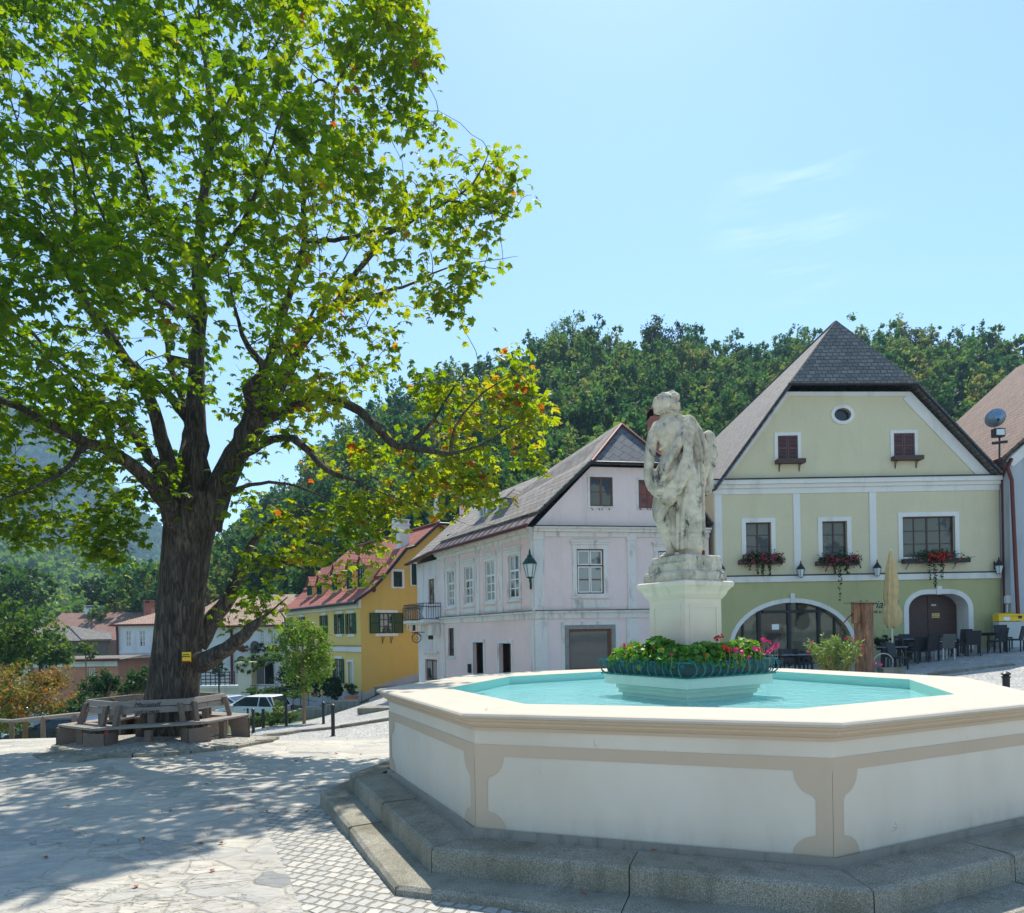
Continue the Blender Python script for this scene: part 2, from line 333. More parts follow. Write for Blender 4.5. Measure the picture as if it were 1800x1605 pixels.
# ---------------------------------------------------------------- ground materials
FC = Vector((1.9, 7.72, 0))                        # fountain centre
def paving():
    m = NM('paving'); p = m.co()
    wob = m.n('ShaderNodeTexNoise'); wob.inputs['Scale'].default_value = 1.1; wob.inputs['Detail'].default_value = 3; m.l(p, wob.inputs['Vector'])
    def vor(scale, rnd, wobk, feature='DISTANCE_TO_EDGE', rot=0, squash=(1, 1, 0)):
        mp = m.co((scale*squash[0], scale*squash[1], 0), (0, 0, rot)); add = m.n('ShaderNodeVectorMath', operation='MULTIPLY_ADD')
        m.l(wob.outputs['Color'], add.inputs[0]); add.inputs[1].default_value = (wobk, wobk, 0); m.l(mp, add.inputs[2])
        out = []
        for ft in ('DISTANCE_TO_EDGE', 'F1'):
            v = m.n('ShaderNodeTexVoronoi', feature=ft, voronoi_dimensions='2D'); v.inputs['Scale'].default_value = 1; v.inputs['Randomness'].default_value = rnd
            m.l(add.outputs[0], v.inputs['Vector']); out.append(v)
        return out[0].outputs['Distance'], out[1].outputs['Color']
    # flagstones
    de, cc = vor(1.5, 1, .9, squash=(1, .85, 0)); de2, cc2 = vor(3.1, 1, .7)
    sel = m.ramp(m.noise(m.co((1, 1, 0)), .55, 2), [(.5, (0, 0, 0, 1)), (.53, (1, 1, 1, 1))], 'CONSTANT')
    sx = m.n('ShaderNodeSeparateColor'); m.l(m.mix(sel, cc, cc2), sx.inputs[0])
    edge = m.mix(sel, de, m.math('MULTIPLY', de2, .6))
    gap = m.ramp(m.math('ADD', edge, m.math('MULTIPLY', m.math('SUBTRACT', m.noise(p, 7, 5), .5), .07)), [(.012, (0, 0, 0, 1)), (.05, (1, 1, 1, 1))])
    stone = m.ramp(sx.outputs[0], [(0, srgb(160, 156, 148)), (.25, srgb(190, 183, 170)), (.5, srgb(170, 168, 162)), (.75, srgb(198, 190, 174)), (.97, srgb(170, 168, 160)), (1, srgb(118, 120, 122))])
    fn = m.noise(m.co((1, 2.2, 1), (0, 0, .3)), 5, 8, .7, .6)
    stone = m.mix(.55, stone, m.mix(1.0, stone, m.ramp(fn, [(.3, (.62, .62, .64, 1)), (.7, (1.3, 1.3, 1.28, 1))]), 'MULTIPLY'))
    mort = m.ramp(m.noise(p, 16, 4), [(.3, srgb(164, 158, 144)), (.7, srgb(192, 186, 170))])
    flag = m.mix(gap, mort, stone); drk = m.ramp(m.math('ADD', edge, m.math('MULTIPLY', m.math('SUBTRACT', m.noise(p, 11, 4), .5), .05)), [(.035, (0, 0, 0, 1)), (.045, (1, 1, 1, 1)), (.055, (0, 0, 0, 1))]); drk = m.math('MULTIPLY', drk, m.ramp(m.noise(p, 1.7, 3), [(.5, (0, 0, 0, 1)), (.62, (.6, .6, .6, 1))])); flag = m.mix(drk, flag, srgb(92, 90, 84))
    crk = m.ramp(m.noise(m.co((1, 2.4, 1), (0, 0, -.2)), 2.3, 8, .62, 1.2), [(.494, (1, 1, 1, 1)), (.5, (.45, .45, .45, 1)), (.506, (1, 1, 1, 1))])
    crk = m.mix(m.ramp(m.noise(p, .9, 2), [(.5, (0, 0, 0, 1)), (.62, (1, 1, 1, 1))]), (1, 1, 1, 1), crk)
    flag = m.mix(1.0, flag, crk, 'MULTIPLY')
    hflag = m.math('ADD', m.math('MULTIPLY', gap, .55), m.math('MULTIPLY', fn, .9)); hflag = m.math('MULTIPLY', hflag, crk)
    # small setts laid in rows beside the steps
    ang = R(25.3)
    wb2 = m.n('ShaderNodeTexNoise'); wb2.inputs['Scale'].default_value = 5.5; wb2.inputs['Detail'].default_value = 3; m.l(p, wb2.inputs['Vector'])
    wv = m.n('ShaderNodeVectorMath', operation='MULTIPLY_ADD'); m.l(wb2.outputs['Color'], wv.inputs[0]); wv.inputs[1].default_value = (.085, .085, 0); m.l(m.co((1, 1, 0), (0, 0, ang)), wv.inputs[2])
    br = m.n('ShaderNodeTexBrick'); br.inputs['Scale'].default_value = 1; br.inputs['Brick Width'].default_value = .105; br.inputs['Row Height'].default_value = .115; br.inputs['Mortar Size'].default_value = .013; br.inputs['Mortar Smooth'].default_value = .7
    br.inputs['Color1'].default_value = srgb(158, 158, 154); br.inputs['Color2'].default_value = srgb(190, 186, 176); br.inputs['Mortar'].default_value = srgb(148, 142, 126); m.l(wv.outputs[0], br.inputs[0])
    sett = m.mix(.4, br.outputs[0], m.mix(1.0, br.outputs[0], m.ramp(m.noise(p, 30, 4), [(.3, (.7, .7, .7, 1)), (.7, (1.25, 1.25, 1.25, 1))]), 'MULTIPLY'))
    hsett = m.math('ADD', m.math('MULTIPLY', br.outputs['Fac'], -1), m.math('MULTIPLY', m.noise(p, 14, 3), .6))
    # cobbles of the street
    dc, ccol = vor(8.5, .75, .35); sc = m.n('ShaderNodeSeparateColor'); m.l(ccol, sc.inputs[0])
    cg = m.ramp(dc, [(.03, (0, 0, 0, 1)), (.16, (1, 1, 1, 1))])
    cob = m.mix(cg, srgb(150, 146, 132), m.ramp(sc.outputs[0], [(0, srgb(150, 154, 158)), (.5, srgb(178, 178, 176)), (1, srgb(204, 202, 196))]))
    # zones
    sp = m.n('ShaderNodeSeparateXYZ'); m.l(m._tc.outputs['Position'], sp.inputs[0]); X, Y = sp.outputs[0], sp.outputs[1]
    dx, dy = m.math('SUBTRACT', X, FC.x), m.math('SUBTRACT', Y, FC.y)
    def nd(a): return m.math('ADD', m.math('MULTIPLY', dx, math.cos(R(a))), m.math('MULTIPLY', dy, math.sin(R(a))))
    dmax = m.math('MAXIMUM', nd(-154.7), nd(-109.7)); dmax = m.math('MAXIMUM', dmax, nd(-64.7))
    strip = m.math('LESS_THAN', m.math('ADD', dmax, m.math('MULTIPLY', m.noise(p, 3, 2), .06)), 4.42)
    strip = m.math('MULTIPLY', strip, m.math('LESS_THAN', nd(115.3), 1.75))
    road = m.math('ADD', Y, m.math('MULTIPLY', X, .18)); road = m.math('GREATER_THAN', m.math('ADD', road, m.math('MULTIPLY', m.noise(p, 1.5, 3), .8)), 15.9)
    col = m.mix(strip, flag, sett); col = m.mix(road, col, cob)
    hh = m.n('ShaderNodeMix', data_type='FLOAT'); m.l(strip, hh.inputs[0]); m.l(hflag, hh.inputs[2]); m.l(hsett, hh.inputs[3])
    h2 = m.n('ShaderNodeMix', data_type='FLOAT'); m.l(road, h2.inputs[0]); m.l(hh.outputs[0], h2.inputs[2]); m.l(cg, h2.inputs[3])
    big = m.noise(p, .35, 4); col = m.mix(1.0, col, m.ramp(big, [(.3, (.86, .86, .88, 1)), (.7, (1.08, 1.07, 1.04, 1))]), 'MULTIPLY')
    b1 = m.bump(m.noise(p, 2.2, 3), .5, .1)
    m.bump(h2.outputs[0], .9, .03, b1)
    return m.fin(col, .72)
M['paving'] = paving()
def grassmat():
    m = NM('meadow'); p = m.co(); n1 = m.noise(p, .25, 6, .65)
    col = m.ramp(n1, [(.3, (.03, .06, .018, 1)), (.5, (.06, .10, .025, 1)), (.7, (.11, .13, .04, 1))])
    m.bump(m.noise(p, 3, 5), .6, .3); return m.fin(col, .9)
M['meadow'] = grassmat()
def woodsmat(name, a, b, sc):
    m = NM(name); p = m.co(); v = m.n('ShaderNodeTexVoronoi'); v.inputs['Scale'].default_value = sc; m.l(p, v.inputs[0])
    col = m.ramp(m.noise(p, sc*.5, 6, .7), [(.3, a), (.7, b)])
    m.bump(m.math('ADD', m.math('MULTIPLY', v.outputs['Distance'], -1), m.noise(p, sc*2, 4)), .9, 4/sc*.15); return m.fin(col, .95)
M['mountain'] = woodsmat('wooded_mountain', (.02, .04, .02, 1), (.04, .065, .03, 1), .06)
M['hillfloor'] = woodsmat('woodland_floor', (.015, .028, .012, 1), (.03, .05, .02, 1), .4)
# ---------------------------------------------------------------- ground, hillside, mountain (one height field)
def make_ground():
    rings = np.concatenate([[.6], np.geomspace(1.2, 60, 150), np.geomspace(62, 1250, 70)])
    n = 420; th = np.linspace(0, 2*np.pi, n, endpoint=False)
    rr, tt = np.meshgrid(rings, th, indexing='ij'); X = rr*np.sin(tt); Y = rr*np.cos(tt)
    Z = hgt(X, Y); V = np.stack([X.ravel(), Y.ravel(), Z.ravel()], 1)
    i, j = np.meshgrid(np.arange(len(rings)-1), np.arange(n), indexing='ij'); i = i.ravel(); j = j.ravel(); j2 = (j+1) % n
    Q = np.stack([i*n+j, i*n+j2, (i+1)*n+j2, (i+1)*n+j], 1)[:, ::-1]
    c = V[Q].mean(1); cx, cy = c[:, 0], c[:, 1]; rad = np.hypot(cx, cy)
    px = 900+F*cx/np.maximum(cy, 1)
    pave = (rad < 50) & (cy < 47) & ~((cx+.0 < -13.4+(cy-16)*.25) & (cy > 17.3+0*cx)) & ~((cx < -9.8-(cy-23)*.12) & (cy > 19.2)) & (cx > -24)
    wood = (cy > 50) & (rad < 330) & (px > 150); mtn = (rad > 330)
    for nm, sel, mt in (('plaza_paving', pave, 'paving'), ('hillside', wood, 'hillfloor'), ('mountain', mtn & ~wood & ~pave, 'mountain'), ('ground', ~pave & ~wood & ~mtn, 'meadow')):
        q = Q[sel]; u, inv = np.unique(q, return_inverse=True)
        o = fastmesh(nm, V[u], inv.reshape(-1, 4), M[mt], smooth=True); tag(o, kind='structure')
    cv = fastmesh('ground', V[:n], np.stack([np.arange(0, n-2, 2), np.arange(0, n-2, 2)+1, np.arange(0, n-2, 2)+2, np.full(len(range(0, n-2, 2)), 0)], 1)[1:], M['paving']); tag(cv, kind='structure')
make_ground()
# ---------------------------------------------------------------- fountain
def granite():
    m = NM('granite'); p = m.co(); v = m.noise(p, 120, 3, .7); b = m.noise(p, 1.6, 5)
    col = m.ramp(v, [(.3, srgb(88, 85, 76)), (.5, srgb(142, 138, 124)), (.68, srgb(190, 184, 166))])
    col = m.mix(m.math('MULTIPLY', m.ramp(b, [(.42, (0, 0, 0, 1)), (.68, (1, 1, 1, 1))]), .65), col, srgb(92, 86, 62))
    st = m.noise(m.co((7, 7, 1.2)), 1, 6, .7); col = m.mix(m.math('MULTIPLY', m.ramp(st, [(.5, (0, 0, 0, 1)), (.7, (1, 1, 1, 1))]), .45), col, srgb(74, 72, 62))
    m.bump(m.noise(p, 90, 4, .7), .6, .008); return m.fin(col, .9)
M['granite'] = granite()
M['basin_cream'] = plaster('basin_cream_paint', srgb(216, 205, 188), srgb(172, 160, 142), .3, .025, .12, 1.5)
m = NM('basin_cream_scuffed'); p = m.co(); big = m.noise(m.co((1, 1, .5)), 1.1, 6, .62); col = m.ramp(big, [(.3, srgb(206, 195, 177)), (.55, srgb(216, 205, 188)), (.75, srgb(221, 211, 195))])
scf = m.noise(m.co((3, 3, .8), (.5, .2, 0)), 1.6, 3, .5, 2.5); scf = m.ramp(scf, [(.495, (0, 0, 0, 1)), (.5, (1, 1, 1, 1)), (.505, (0, 0, 0, 1))]); msk = m.ramp(m.noise(p, 4, 2), [(.66, (0, 0, 0, 1)), (.7, (.7, .7, .7, 1))]); col = m.mix(m.math('MULTIPLY', scf, msk), col, srgb(120, 112, 100))
sp_ = m.n('ShaderNodeSeparateXYZ'); m.l(m._tc.outputs['Position'], sp_.inputs[0]); low = m.n('ShaderNodeMapRange'); low.inputs[1].default_value = -1.25; low.inputs[2].default_value = -1.54; m.l(sp_.outputs[2], low.inputs[0]); dn = m.ramp(m.noise(m.co((5, 5, 1.2)), 1.5, 6, .7), [(.45, (0, 0, 0, 1)), (.7, (.25, .25, .25, 1))]); col = m.mix(m.math('MULTIPLY', low.outputs[0], dn), col, srgb(150, 138, 118)); m.bump(m.noise(p, 40, 4), .12, .006); M['basin_cream'] = m.fin(col, .6)
M['basin_beige'] = plaster('basin_beige_paint', srgb(196, 176, 152), srgb(150, 132, 110), .15, .02, .1)
M['basin_rim'] = plaster('basin_rim_paint', srgb(190, 179, 162), srgb(166, 154, 136), .4, .02, .15, 2.5)
M['basin_plinth'] = plaster('basin_mortar', srgb(150, 142, 130), srgb(80, 78, 70), .8, .08, .5, 4)
M['pool_paint'] = plaster('pool_paint', srgb(160, 208, 194), None, 0, .02, .05)
M['pool_cyan'] = plaster('pool_floor_paint', srgb(92, 222, 224), None, 0, .03, .05)
RIMO = [(-.4, 5.17), (2.09, 4.3), (4.39, 5.36), (5.32, 7.93), (4.17, 10.28), (1.67, 11.2), (-.61, 10.26), (-1.55, 7.67)]   # B C D G . . E A
RIMI = [(.1, 5.75), (2.12, 5.06), (3.88, 5.95), (4.52, 7.72), (3.67, 9.75), (1.7, 10.47), (-.04, 9.45), (-.73, 7.6)]
def offs(P, d):                                    # offset polygon, d > 0 outward
    n = len(P); out = []
    for i in range(n):
        a, b, c = Vector(P[i-1]), Vector(P[i]), Vector(P[(i+1) % n])
        n1 = (b-a).normalized(); n1 = Vector((n1.y, -n1.x)); n2 = (c-b).normalized(); n2 = Vector((n2.y, -n2.x))
        k = (n1+n2).normalized(); out.append(b + k*(d/max(k.dot(n1), .3)))
    return [(q.x, q.y) for q in out]
def ringmesh(mb, levels):
    """levels: list of (polygon, z) joined one to the next"""
    n = len(levels[0][0]); vs = [(x, y, z) for P, z in levels for x, y in P]
    fs = [(i*n+k, i*n+(k+1) % n, (i+1)*n+(k+1) % n, (i+1)*n+k) for i in range(len(levels)-1) for k in range(n)]
    return mb.add(vs, fs)
fo = thing('fountain', 'large octagonal cream fountain basin with turquoise water on granite steps', 'fountain', (FC.x, FC.y, -1.8))
WO = offs(RIMO, -.13)
b = MB(); ringmesh(b, [(offs(RIMI, 0), -.6), (offs(RIMO, -.035), -.6), (offs(RIMO, -.012), -.606), (offs(RIMO, 0), -.62), (offs(RIMO, -.004), -.636), (offs(RIMO, -.03), -.645)])
b.build('rim', M['basin_rim'], fo)
b = MB(); ringmesh(b, [(offs(RIMO, -.032), -.645), (offs(RIMO, -.038), -.66), (offs(RIMO, -.06), -.678), (offs(RIMO, -.06), -.69), (offs(RIMO, -.07), -.692), (offs(RIMO, -.09), -.712), (offs(RIMO, -.112), -.722), (offs(RIMO, -.112), -.745), (offs(RIMO, -.13), -.748)])
b.build('moulding', M['basin_beige'], fo)
b = MB(); ringmesh(b, [(WO, -.74), (WO, -1.515), (offs(WO, .02), -1.535), (offs(WO, .02), -1.56)]); b.build('basin_wall', M['basin_cream'], fo)
# painted band and corner pillars, 3 mm proud of the wall
def wallpt(P, i, s, z, o=.004):
    a, c = Vector(P[i]), Vector(P[(i+1) % 8]); d = (c-a).normalized(); nn = Vector((d.y, -d.x)); q = a+d*s+nn*o; return (q.x, q.y, z)
b = MB(); ZB0, ZB1 = -.855, -.945; PB = offs(WO, .004)
ringmesh(b, [(PB, ZB0), (PB, ZB1)])
for i in range(8):
    L = (Vector(WO[i])-Vector(WO[(i+1) % 8])).length
    prof = []
    for t in range(9):
        a = math.pi/2*t/8*.86; prof.append((.09+.145*math.cos(a), ZB1-.165*math.sin(a)))
    prof += [(.1, ZB1-.19), (.1, -1.36)]
    for t in range(9):
        a = math.pi/2*(1-t/8)*.9; prof.append((.085+.16*math.cos(a), -1.512+.14*math.sin(a)))
    for sgn in (0, 1):
        for k in range(len(prof)-1):
            (s0, z0), (s1, z1) = prof[k], prof[k+1]
            f = (lambda s: s) if sgn == 0 else (lambda s: L-s); e = 0 if sgn == 0 else L
            b.poly([wallpt(WO, i, e, z0), wallpt(WO, i, f(s0), z0), wallpt(WO, i, f(s1), z1), wallpt(WO, i, e, z1)])
b.build('painted_trim', M['basin_beige'], fo)
S1 = offs(WO, .42); S2 = offs(WO, .73)
b = MB(); ringmesh(b, [(offs(WO, .03), -1.5), (offs(WO, .03), -1.56), (offs(WO, .16), -1.585)]); b.build('plinth', M['basin_plinth'], fo)
def stepblocks(name, P, zt, zb, inner, zin, seed, drop):
    b = MB(); rr = random.Random(seed); Pi = offs(P, -inner)
    for i in range(8):
        a, c = Vector(P[i]), Vector(P[(i+1) % 8]); ai, ci = Vector(Pi[i]), Vector(Pi[(i+1) % 8]); m = 2
        for k in range(m):
            t0, t1 = k/m, (k+1)/m; g = .004/(c-a).length
            t0 += g; t1 -= g; dz = rr.uniform(-.006, .006)
            nb = 10
            for q in range(nb):
                u0, u1 = t0+(t1-t0)*q/nb, t0+(t1-t0)*(q+1)/nb
                pts = []
                for u in (u0, u1):
                    o_, i_ = a.lerp(c, u), ai.lerp(ci, u); w1 = noise.noise(Vector((o_.x*3, o_.y*3, seed)))*.012
                    nrm = (o_-Vector((FC.x, FC.y))).normalized()
                    lo = o_+nrm*w1
                    e = o_-nrm*.03+nrm*w1
                    pts.append([(i_.x, i_.y, zin+dz), (e.x, e.y, zt+dz+w1*.3), (lo.x, lo.y, zt-.025+dz), (lo.x+nrm.x*.006, lo.y+nrm.y*.006, zb(u, i))])
                for r_ in range(3): b.poly([pts[0][r_], pts[0][r_+1], pts[1][r_+1], pts[1][r_]])
            for u in (t0, t1):
                o_, i_ = a.lerp(c, u), ai.lerp(ci, u); b.poly([(i_.x, i_.y, zin+dz), (o_.x, o_.y, zt+dz-.004), (o_.x, o_.y, zb(u, i)), (i_.x, i_.y, zb(u, i))])
    return b.build(name, M['granite'], fo)
stepblocks('step', S1, -1.55, lambda u, i: -1.76, .34, -1.552, 3, 0)
def zb2(u, i):
    a, c = Vector(S2[i]), Vector(S2[(i+1) % 8]); q = a.lerp(c, u); return gz(q.x, q.y)-.06
stepblocks('step', S2, -1.735, zb2, .34, -1.73, 9, 0)
b = MB(); ringmesh(b, [(S2, -2.2), (offs(S1, .05), -1.76), (offs(S1, -.2), -1.742)]); b.build('step_bed', M['granite'], fo)
b = MB(); ringmesh(b, [(RIMI, -.6), (RIMI, -1.25)]); b.build('inner_wall', M['pool_paint'], fo)
b = MB(); b.poly([(x, y, -1.2) for x, y in offs(RIMI, .01)]); b.build('basin_floor', M['pool_cyan'], fo)
def watermat():
    m = NM('fountain_water'); p = m.co((1, 1, 1)); n1 = m.noise(p, 5, 3, .6, .4); n2 = m.noise(p, 22, 3)
    m.bump(m.math('ADD', n1, m.math('MULTIPLY', n2, .25)), .35, .05)
    m.fin((.48, .93, .93, 1), .05); m.b.inputs['IOR'].default_value = 1.33; m.b.inputs['Transmission Weight'].default_value = .5; return m.m
M['water'] = watermat()
b = MB(); b.poly([(x, y, -.712) for x, y in offs(RIMI, .004)]); tag(b.build('water', M['water']), kind='structure')
# stepped square base in the water, pedestal above it
PT = R(31)
PC = Vector((1.9, 7.42, 0))
def sq(s, c=PC, t=PT): 
    return [(c.x+math.cos(t)*a*s/2-math.sin(t)*b_*s/2, c.y+math.sin(t)*a*s/2+math.cos(t)*b_*s/2) for a, b_ in ((-1, -1), (1, -1), (1, 1), (-1, 1))]
b = MB(); ringmesh(b, [(sq(.98), -1.2), (sq(.98), -.675), (sq(1.04), -.675), (sq(1.04), -.63), (sq(1.08), -.625), (sq(1.08), -.59), (sq(1.14), -.58), (sq(1.26), -.575), (sq(1.26), -.475), (sq(.5), -.47)])
M['base_mint'] = plaster('pale_mint_paint', srgb(206, 214, 196), srgb(170, 186, 165), .2, .03, .1)
b.build('pedestal_base', M['base_mint'], fo)
M['stone_pale'] = plaster('pale_sandstone', srgb(226, 206, 184), srgb(168, 150, 126), .6, .06, .3, 2.5)
b = MB(); ringmesh(b, [(sq(.54), -.47), (sq(.54), .33), (sq(.56), .34), (sq(.6), .37), (sq(.62), .385), (sq(.64), .42), (sq(.7), .46), (sq(.73), .47), (sq(.735), .51), (sq(.70), .525), (sq(.4), .53)])
sh = b.build('pedestal', M['stone_pale'], fo, bevel=.004)
for i in range(4):
    P = sq(.54); a, c = Vector(P[i]), Vector(P[(i+1) % 4]); d = (c-a).normalized(); nn = Vector((d.y, -d.x)); b = MB()
    for (s0, s1, z0, z1, o) in ((.06, .085, -.4, .27, .008), (.455, .48, -.4, .27, .008), (.085, .455, .245, .27, .008), (.085, .455, -.4, -.375, .008)):
        q = lambda s, z, o_: ((a+d*s+nn*o_).x, (a+d*s+nn*o_).y, z)
        b.add([q(s0, z0, -.002), q(s1, z0, -.002), q(s1, z1, -.002), q(s0, z1, -.002), q(s0, z0, o), q(s1, z0, o), q(s1, z1, o), q(s0, z1, o)], [(4, 5, 6, 7), (0, 1, 5, 4), (1, 2, 6, 5), (2, 3, 7, 6), (3, 0, 4, 7)])
    b.build('panel_frame', M['stone_pale'], fo)
# ---------------------------------------------------------------- statue
def statuemat():
    m = NM('weathered_sandstone'); p = m.co(); n1 = m.noise(p, 4, 8, .68, .5); n2 = m.noise(m.co((1, 1, .45)), 9, 8, .75, .6)
    col = m.ramp(m.noise(p, 14, 4), [(.3, srgb(190, 175, 152)), (.7, srgb(216, 203, 180))])
    col = m.mix(m.ramp(n1, [(.46, (0, 0, 0, 1)), (.62, (.8, .8, .8, 1))]), col, srgb(146, 136, 120))
    col = m.mix(m.math('MULTIPLY', m.ramp(n2, [(.54, (0, 0, 0, 1)), (.6, (.95, .95, .95, 1))]), m.ramp(n1, [(.42, (0, 0, 0, 1)), (.56, (1, 1, 1, 1))])), col, srgb(58, 56, 52))
    m.bump(m.noise(p, 45, 6, .7), .5, .01); return m.fin(col, .9)
M['statue'] = statuemat()
def statue():
    S = 711.8; base = Vector((1.94, 7.42, .80))
    def q(zx, zy, d=0): return Vector(((zx-440)/S, d/S, (1400-zy)/S))
    mb = MB()
    def cap(pts, rs, flat=1.0):
        P = [q(*p) for p in pts]; r = [v/S for v in rs]; mb.tube(P, r, 14, True, flat)
        for p, rr_ in ((P[0], r[0]), (P[-1], r[-1])): mb.ball(p, rr_*.99, 14, 8)
    def ell(c, r, sc=(1, 1, 1)): mb.ball(q(*c), r/S, 16, 10, sc)
    # head turned to the left, wreath and hair
    ell((285, 205, 0), 84, (.98, .95, 1.12)); ell((222, 200, -5), 46, (.8, .9, 1.3)); ell((202, 214, -5), 18, (1, .8, .8)); ell((225, 252, -5), 38, (.9, 1, .8))
    ell((350, 150, 0), 50, (1, 1, .8)); cap([(300, 128, 0), (345, 118, 0), (372, 130, 0)], [20, 24, 14]); ell((372, 150, 10), 22, (.7, 1, 1.6)); ell((355, 240, 5), 55, (.9, 1.1, 1.1)); ell((392, 285, 8), 30, (.9, 1, 1.2))
    for k in range(9):
        a = k/8*math.pi*1.1; cap([(300+70*math.cos(a), 160-22*math.sin(a), -50+90*k/8), (308+72*math.cos(a+.3), 180-22*math.sin(a), -40+90*k/8)], [15, 11])
    for sx, sy, r in ((205, 175, 12), (230, 150, 15), (258, 135, 16), (330, 190, 18), (340, 225, 18), (318, 205, 16), (375, 215, 18)): ell((sx, sy, -40), r)
    cap([(300, 260, 10), (318, 330, 15)], [58, 72])                                   # neck
    cap([(228, 282, -30), (290, 268, -60), (380, 305, -55), (410, 330, -20)], [14, 15, 15, 16])   # collar
    ell((325, 420, 10), 128, (.98, .8, 1.18)); ell((330, 540, 15), 100, (.85, .8, 1.4)); cap([(230, 385, 5), (340, 360, 15), (455, 360, 10)], [58, 85, 66])
    ell((255, 645, 5), 40, (.7, .7, 1.1))
    # rolled sleeve and left arm
    cap([(222, 400, -10), (262, 440, -35), (275, 510, -30)], [52, 56, 46]); cap([(170, 405, -20), (240, 415, -60), (292, 470, -60), (285, 540, -45), (235, 560, -30)], [16, 18, 20, 18, 15])
    cap([(195, 430, 0), (172, 520, 0), (160, 600, 0), (146, 690, -5), (136, 760, -8), (146, 830, -8), (158, 862, -8)], [48, 46, 42, 38, 34, 27, 24])
    for k in range(4): cap([(150+9*k, 855, -18+8*k), (158+8*k, 885, -18+8*k), (166+6*k, 905-3*k, -14+8*k)], [9, 8, 6.5])
    cap([(140, 840, -25), (146, 872, -32), (158, 890, -34)], [10, 9, 7])
    # sash from the right shoulder to the left hip and the gathered bundle
    cap([(455, 345, -30), (415, 430, -60), (370, 520, -75), (320, 610, -70), (265, 690, -50), (215, 760, -30)], [48, 44, 46, 52, 60, 50], .8)
    cap([(475, 360, -30), (455, 470, -55), (435, 580, -70), (415, 680, -75), (385, 770, -70), (345, 850, -65), (310, 930, -60)], [38, 40, 44, 52, 60, 66, 58], .8)
    for k in range(7):
        t = k/6; cap([(440-8*k, 340+6*k, -75+4*k), (385-8*k, 470+14*k, -112), (320-12*k, 610+22*k, -118), (250-10*k, 720+32*k, -95)], [13, 17, 18, 12])
    for k in range(5): cap([(420+10*k, 470+30*k, -100), (395+8*k, 640+30*k, -128), (330+6*k, 800+28*k, -130), (250+4*k, 890+18*k, -100)], [12, 17, 18, 13])
    ell((330, 760, -45), 105, (.9, .7, 1.2)); cap([(205, 790, -30), (225, 880, -50), (280, 955, -60)], [58, 74, 60]); ell((265, 940, -70), 70, (1.1, .7, .8)); ell((195, 800, -20), 38, (.8, .8, 2.0))
    cap([(190, 930, -80), (250, 880, -120), (330, 820, -120)], [12, 16, 12]); cap([(200, 970, -70), (270, 985, -110), (330, 930, -110)], [12, 16, 12]); cap([(180, 860, -60), (240, 810, -105), (310, 740, -115)], [12, 15, 11])
    # long robe
    cap([(420, 650, -10), (440, 760, -15), (445, 880, -15), (447, 1000, -15), (452, 1120, -15), (456, 1240, -15), (458, 1340, -12), (458, 1400, -5)], [85, 100, 108, 116, 121, 120, 112, 88], .85)
    ell((440, 690, 10), 105, (.85, .8, 1.4)); ell((450, 1395, -10), 78, (1, .8, .8))
    for k, (x0, x1, d) in enumerate(((350, 345, -75), (390, 372, -100), (430, 420, -112), (500, 520, -90), (535, 556, -60))):
        cap([(x0+60*(.5-abs(k-2)/4), 700, d*.8), (x0+15, 900, d), ((x0+x1)/2, 1120, d-6), (x1, 1340, d+4)], [10, 15, 17, 14])
    # bare left leg
    cap([(265, 930, 10), (240, 1020, 5), (235, 1070, 0), (262, 1150, 5), (288, 1230, 10), (305, 1300, 15), (308, 1350, 15)], [82, 74, 62, 56, 44, 31, 30])
    ell((270, 1150, 5), 62, (.8, 1, 1.4)); cap([(312, 1360, 15), (275, 1375, 5), (232, 1392, -10)], [30, 24, 15], .9)
    for k in range(5): cap([(245-3*k, 1390, -30+9*k), (225-2*k, 1396, -34+9*k)], [8, 7])
    cap([(320, 1000, 0), (345, 1150, 0), (350, 1300, 0)], [50, 45, 55])
    # cloak on the right, arm and hand beneath it
    cap([(462, 350, 0), (520, 430, 10), (552, 520, 15), (565, 620, 10), (568, 720, 5), (556, 800, 5), (540, 850, 5)], [60, 58, 58, 58, 52, 36, 16], 1.0)
    cap([(480, 400, -10), (505, 520, -30), (520, 640, -30), (530, 760, -20)], [30, 34, 34, 20]); cap([(540, 420, -40), (580, 560, -45), (598, 700, -35), (575, 800, -15)], [14, 18, 18, 12]); cap([(500, 410, -50), (535, 560, -60), (550, 700, -50), (548, 800, -20)], [12, 16, 16, 10])
    cap([(585, 520, 60), (615, 640, 55), (630, 740, 40), (632, 810, 25), (618, 865, 15)], [38, 36, 32, 28, 24])
    for k in range(4): cap([(630-10*k, 862, 0+8*k), (628-12*k, 892, -4+8*k), (612-10*k, 912-4*k, -6+8*k)], [9, 8, 7])
    cap([(598, 850, 0), (590, 880, -8), (596, 902, -10)], [10, 9, 7])
    # rounded wing-like mass behind the right shoulder
    cap([(640, 435, 90), (662, 520, 95), (676, 600, 90), (662, 680, 80), (642, 730, 70)], [48, 60, 54, 40, 20], .8); ell((642, 448, 90), 58, (1, .7, 1))
    for k in range(4): cap([(610+20*k, 430+16*k, 40), (630+16*k, 560+8*k, 40), (655+4*k, 660, 45)], [8, 11, 7])
    me = bpy.data.meshes.new('statue'); me.from_pydata([tuple(v) for v in mb.v], [], mb.f); me.materials.append(M['statue'])
    o = bpy.data.objects.new('statue', me); C.objects.link(o); o.location = base
    r = o.modifiers.new('remesh', 'REMESH'); r.mode = 'VOXEL'; r.voxel_size = .0066; r.use_smooth_shade = True
    s = o.modifiers.new('smooth', 'SMOOTH'); s.factor = .5; s.iterations = 1
    tex = bpy.data.textures.new('stone_wear', 'CLOUDS'); tex.noise_scale = .07; tex.noise_depth = 3
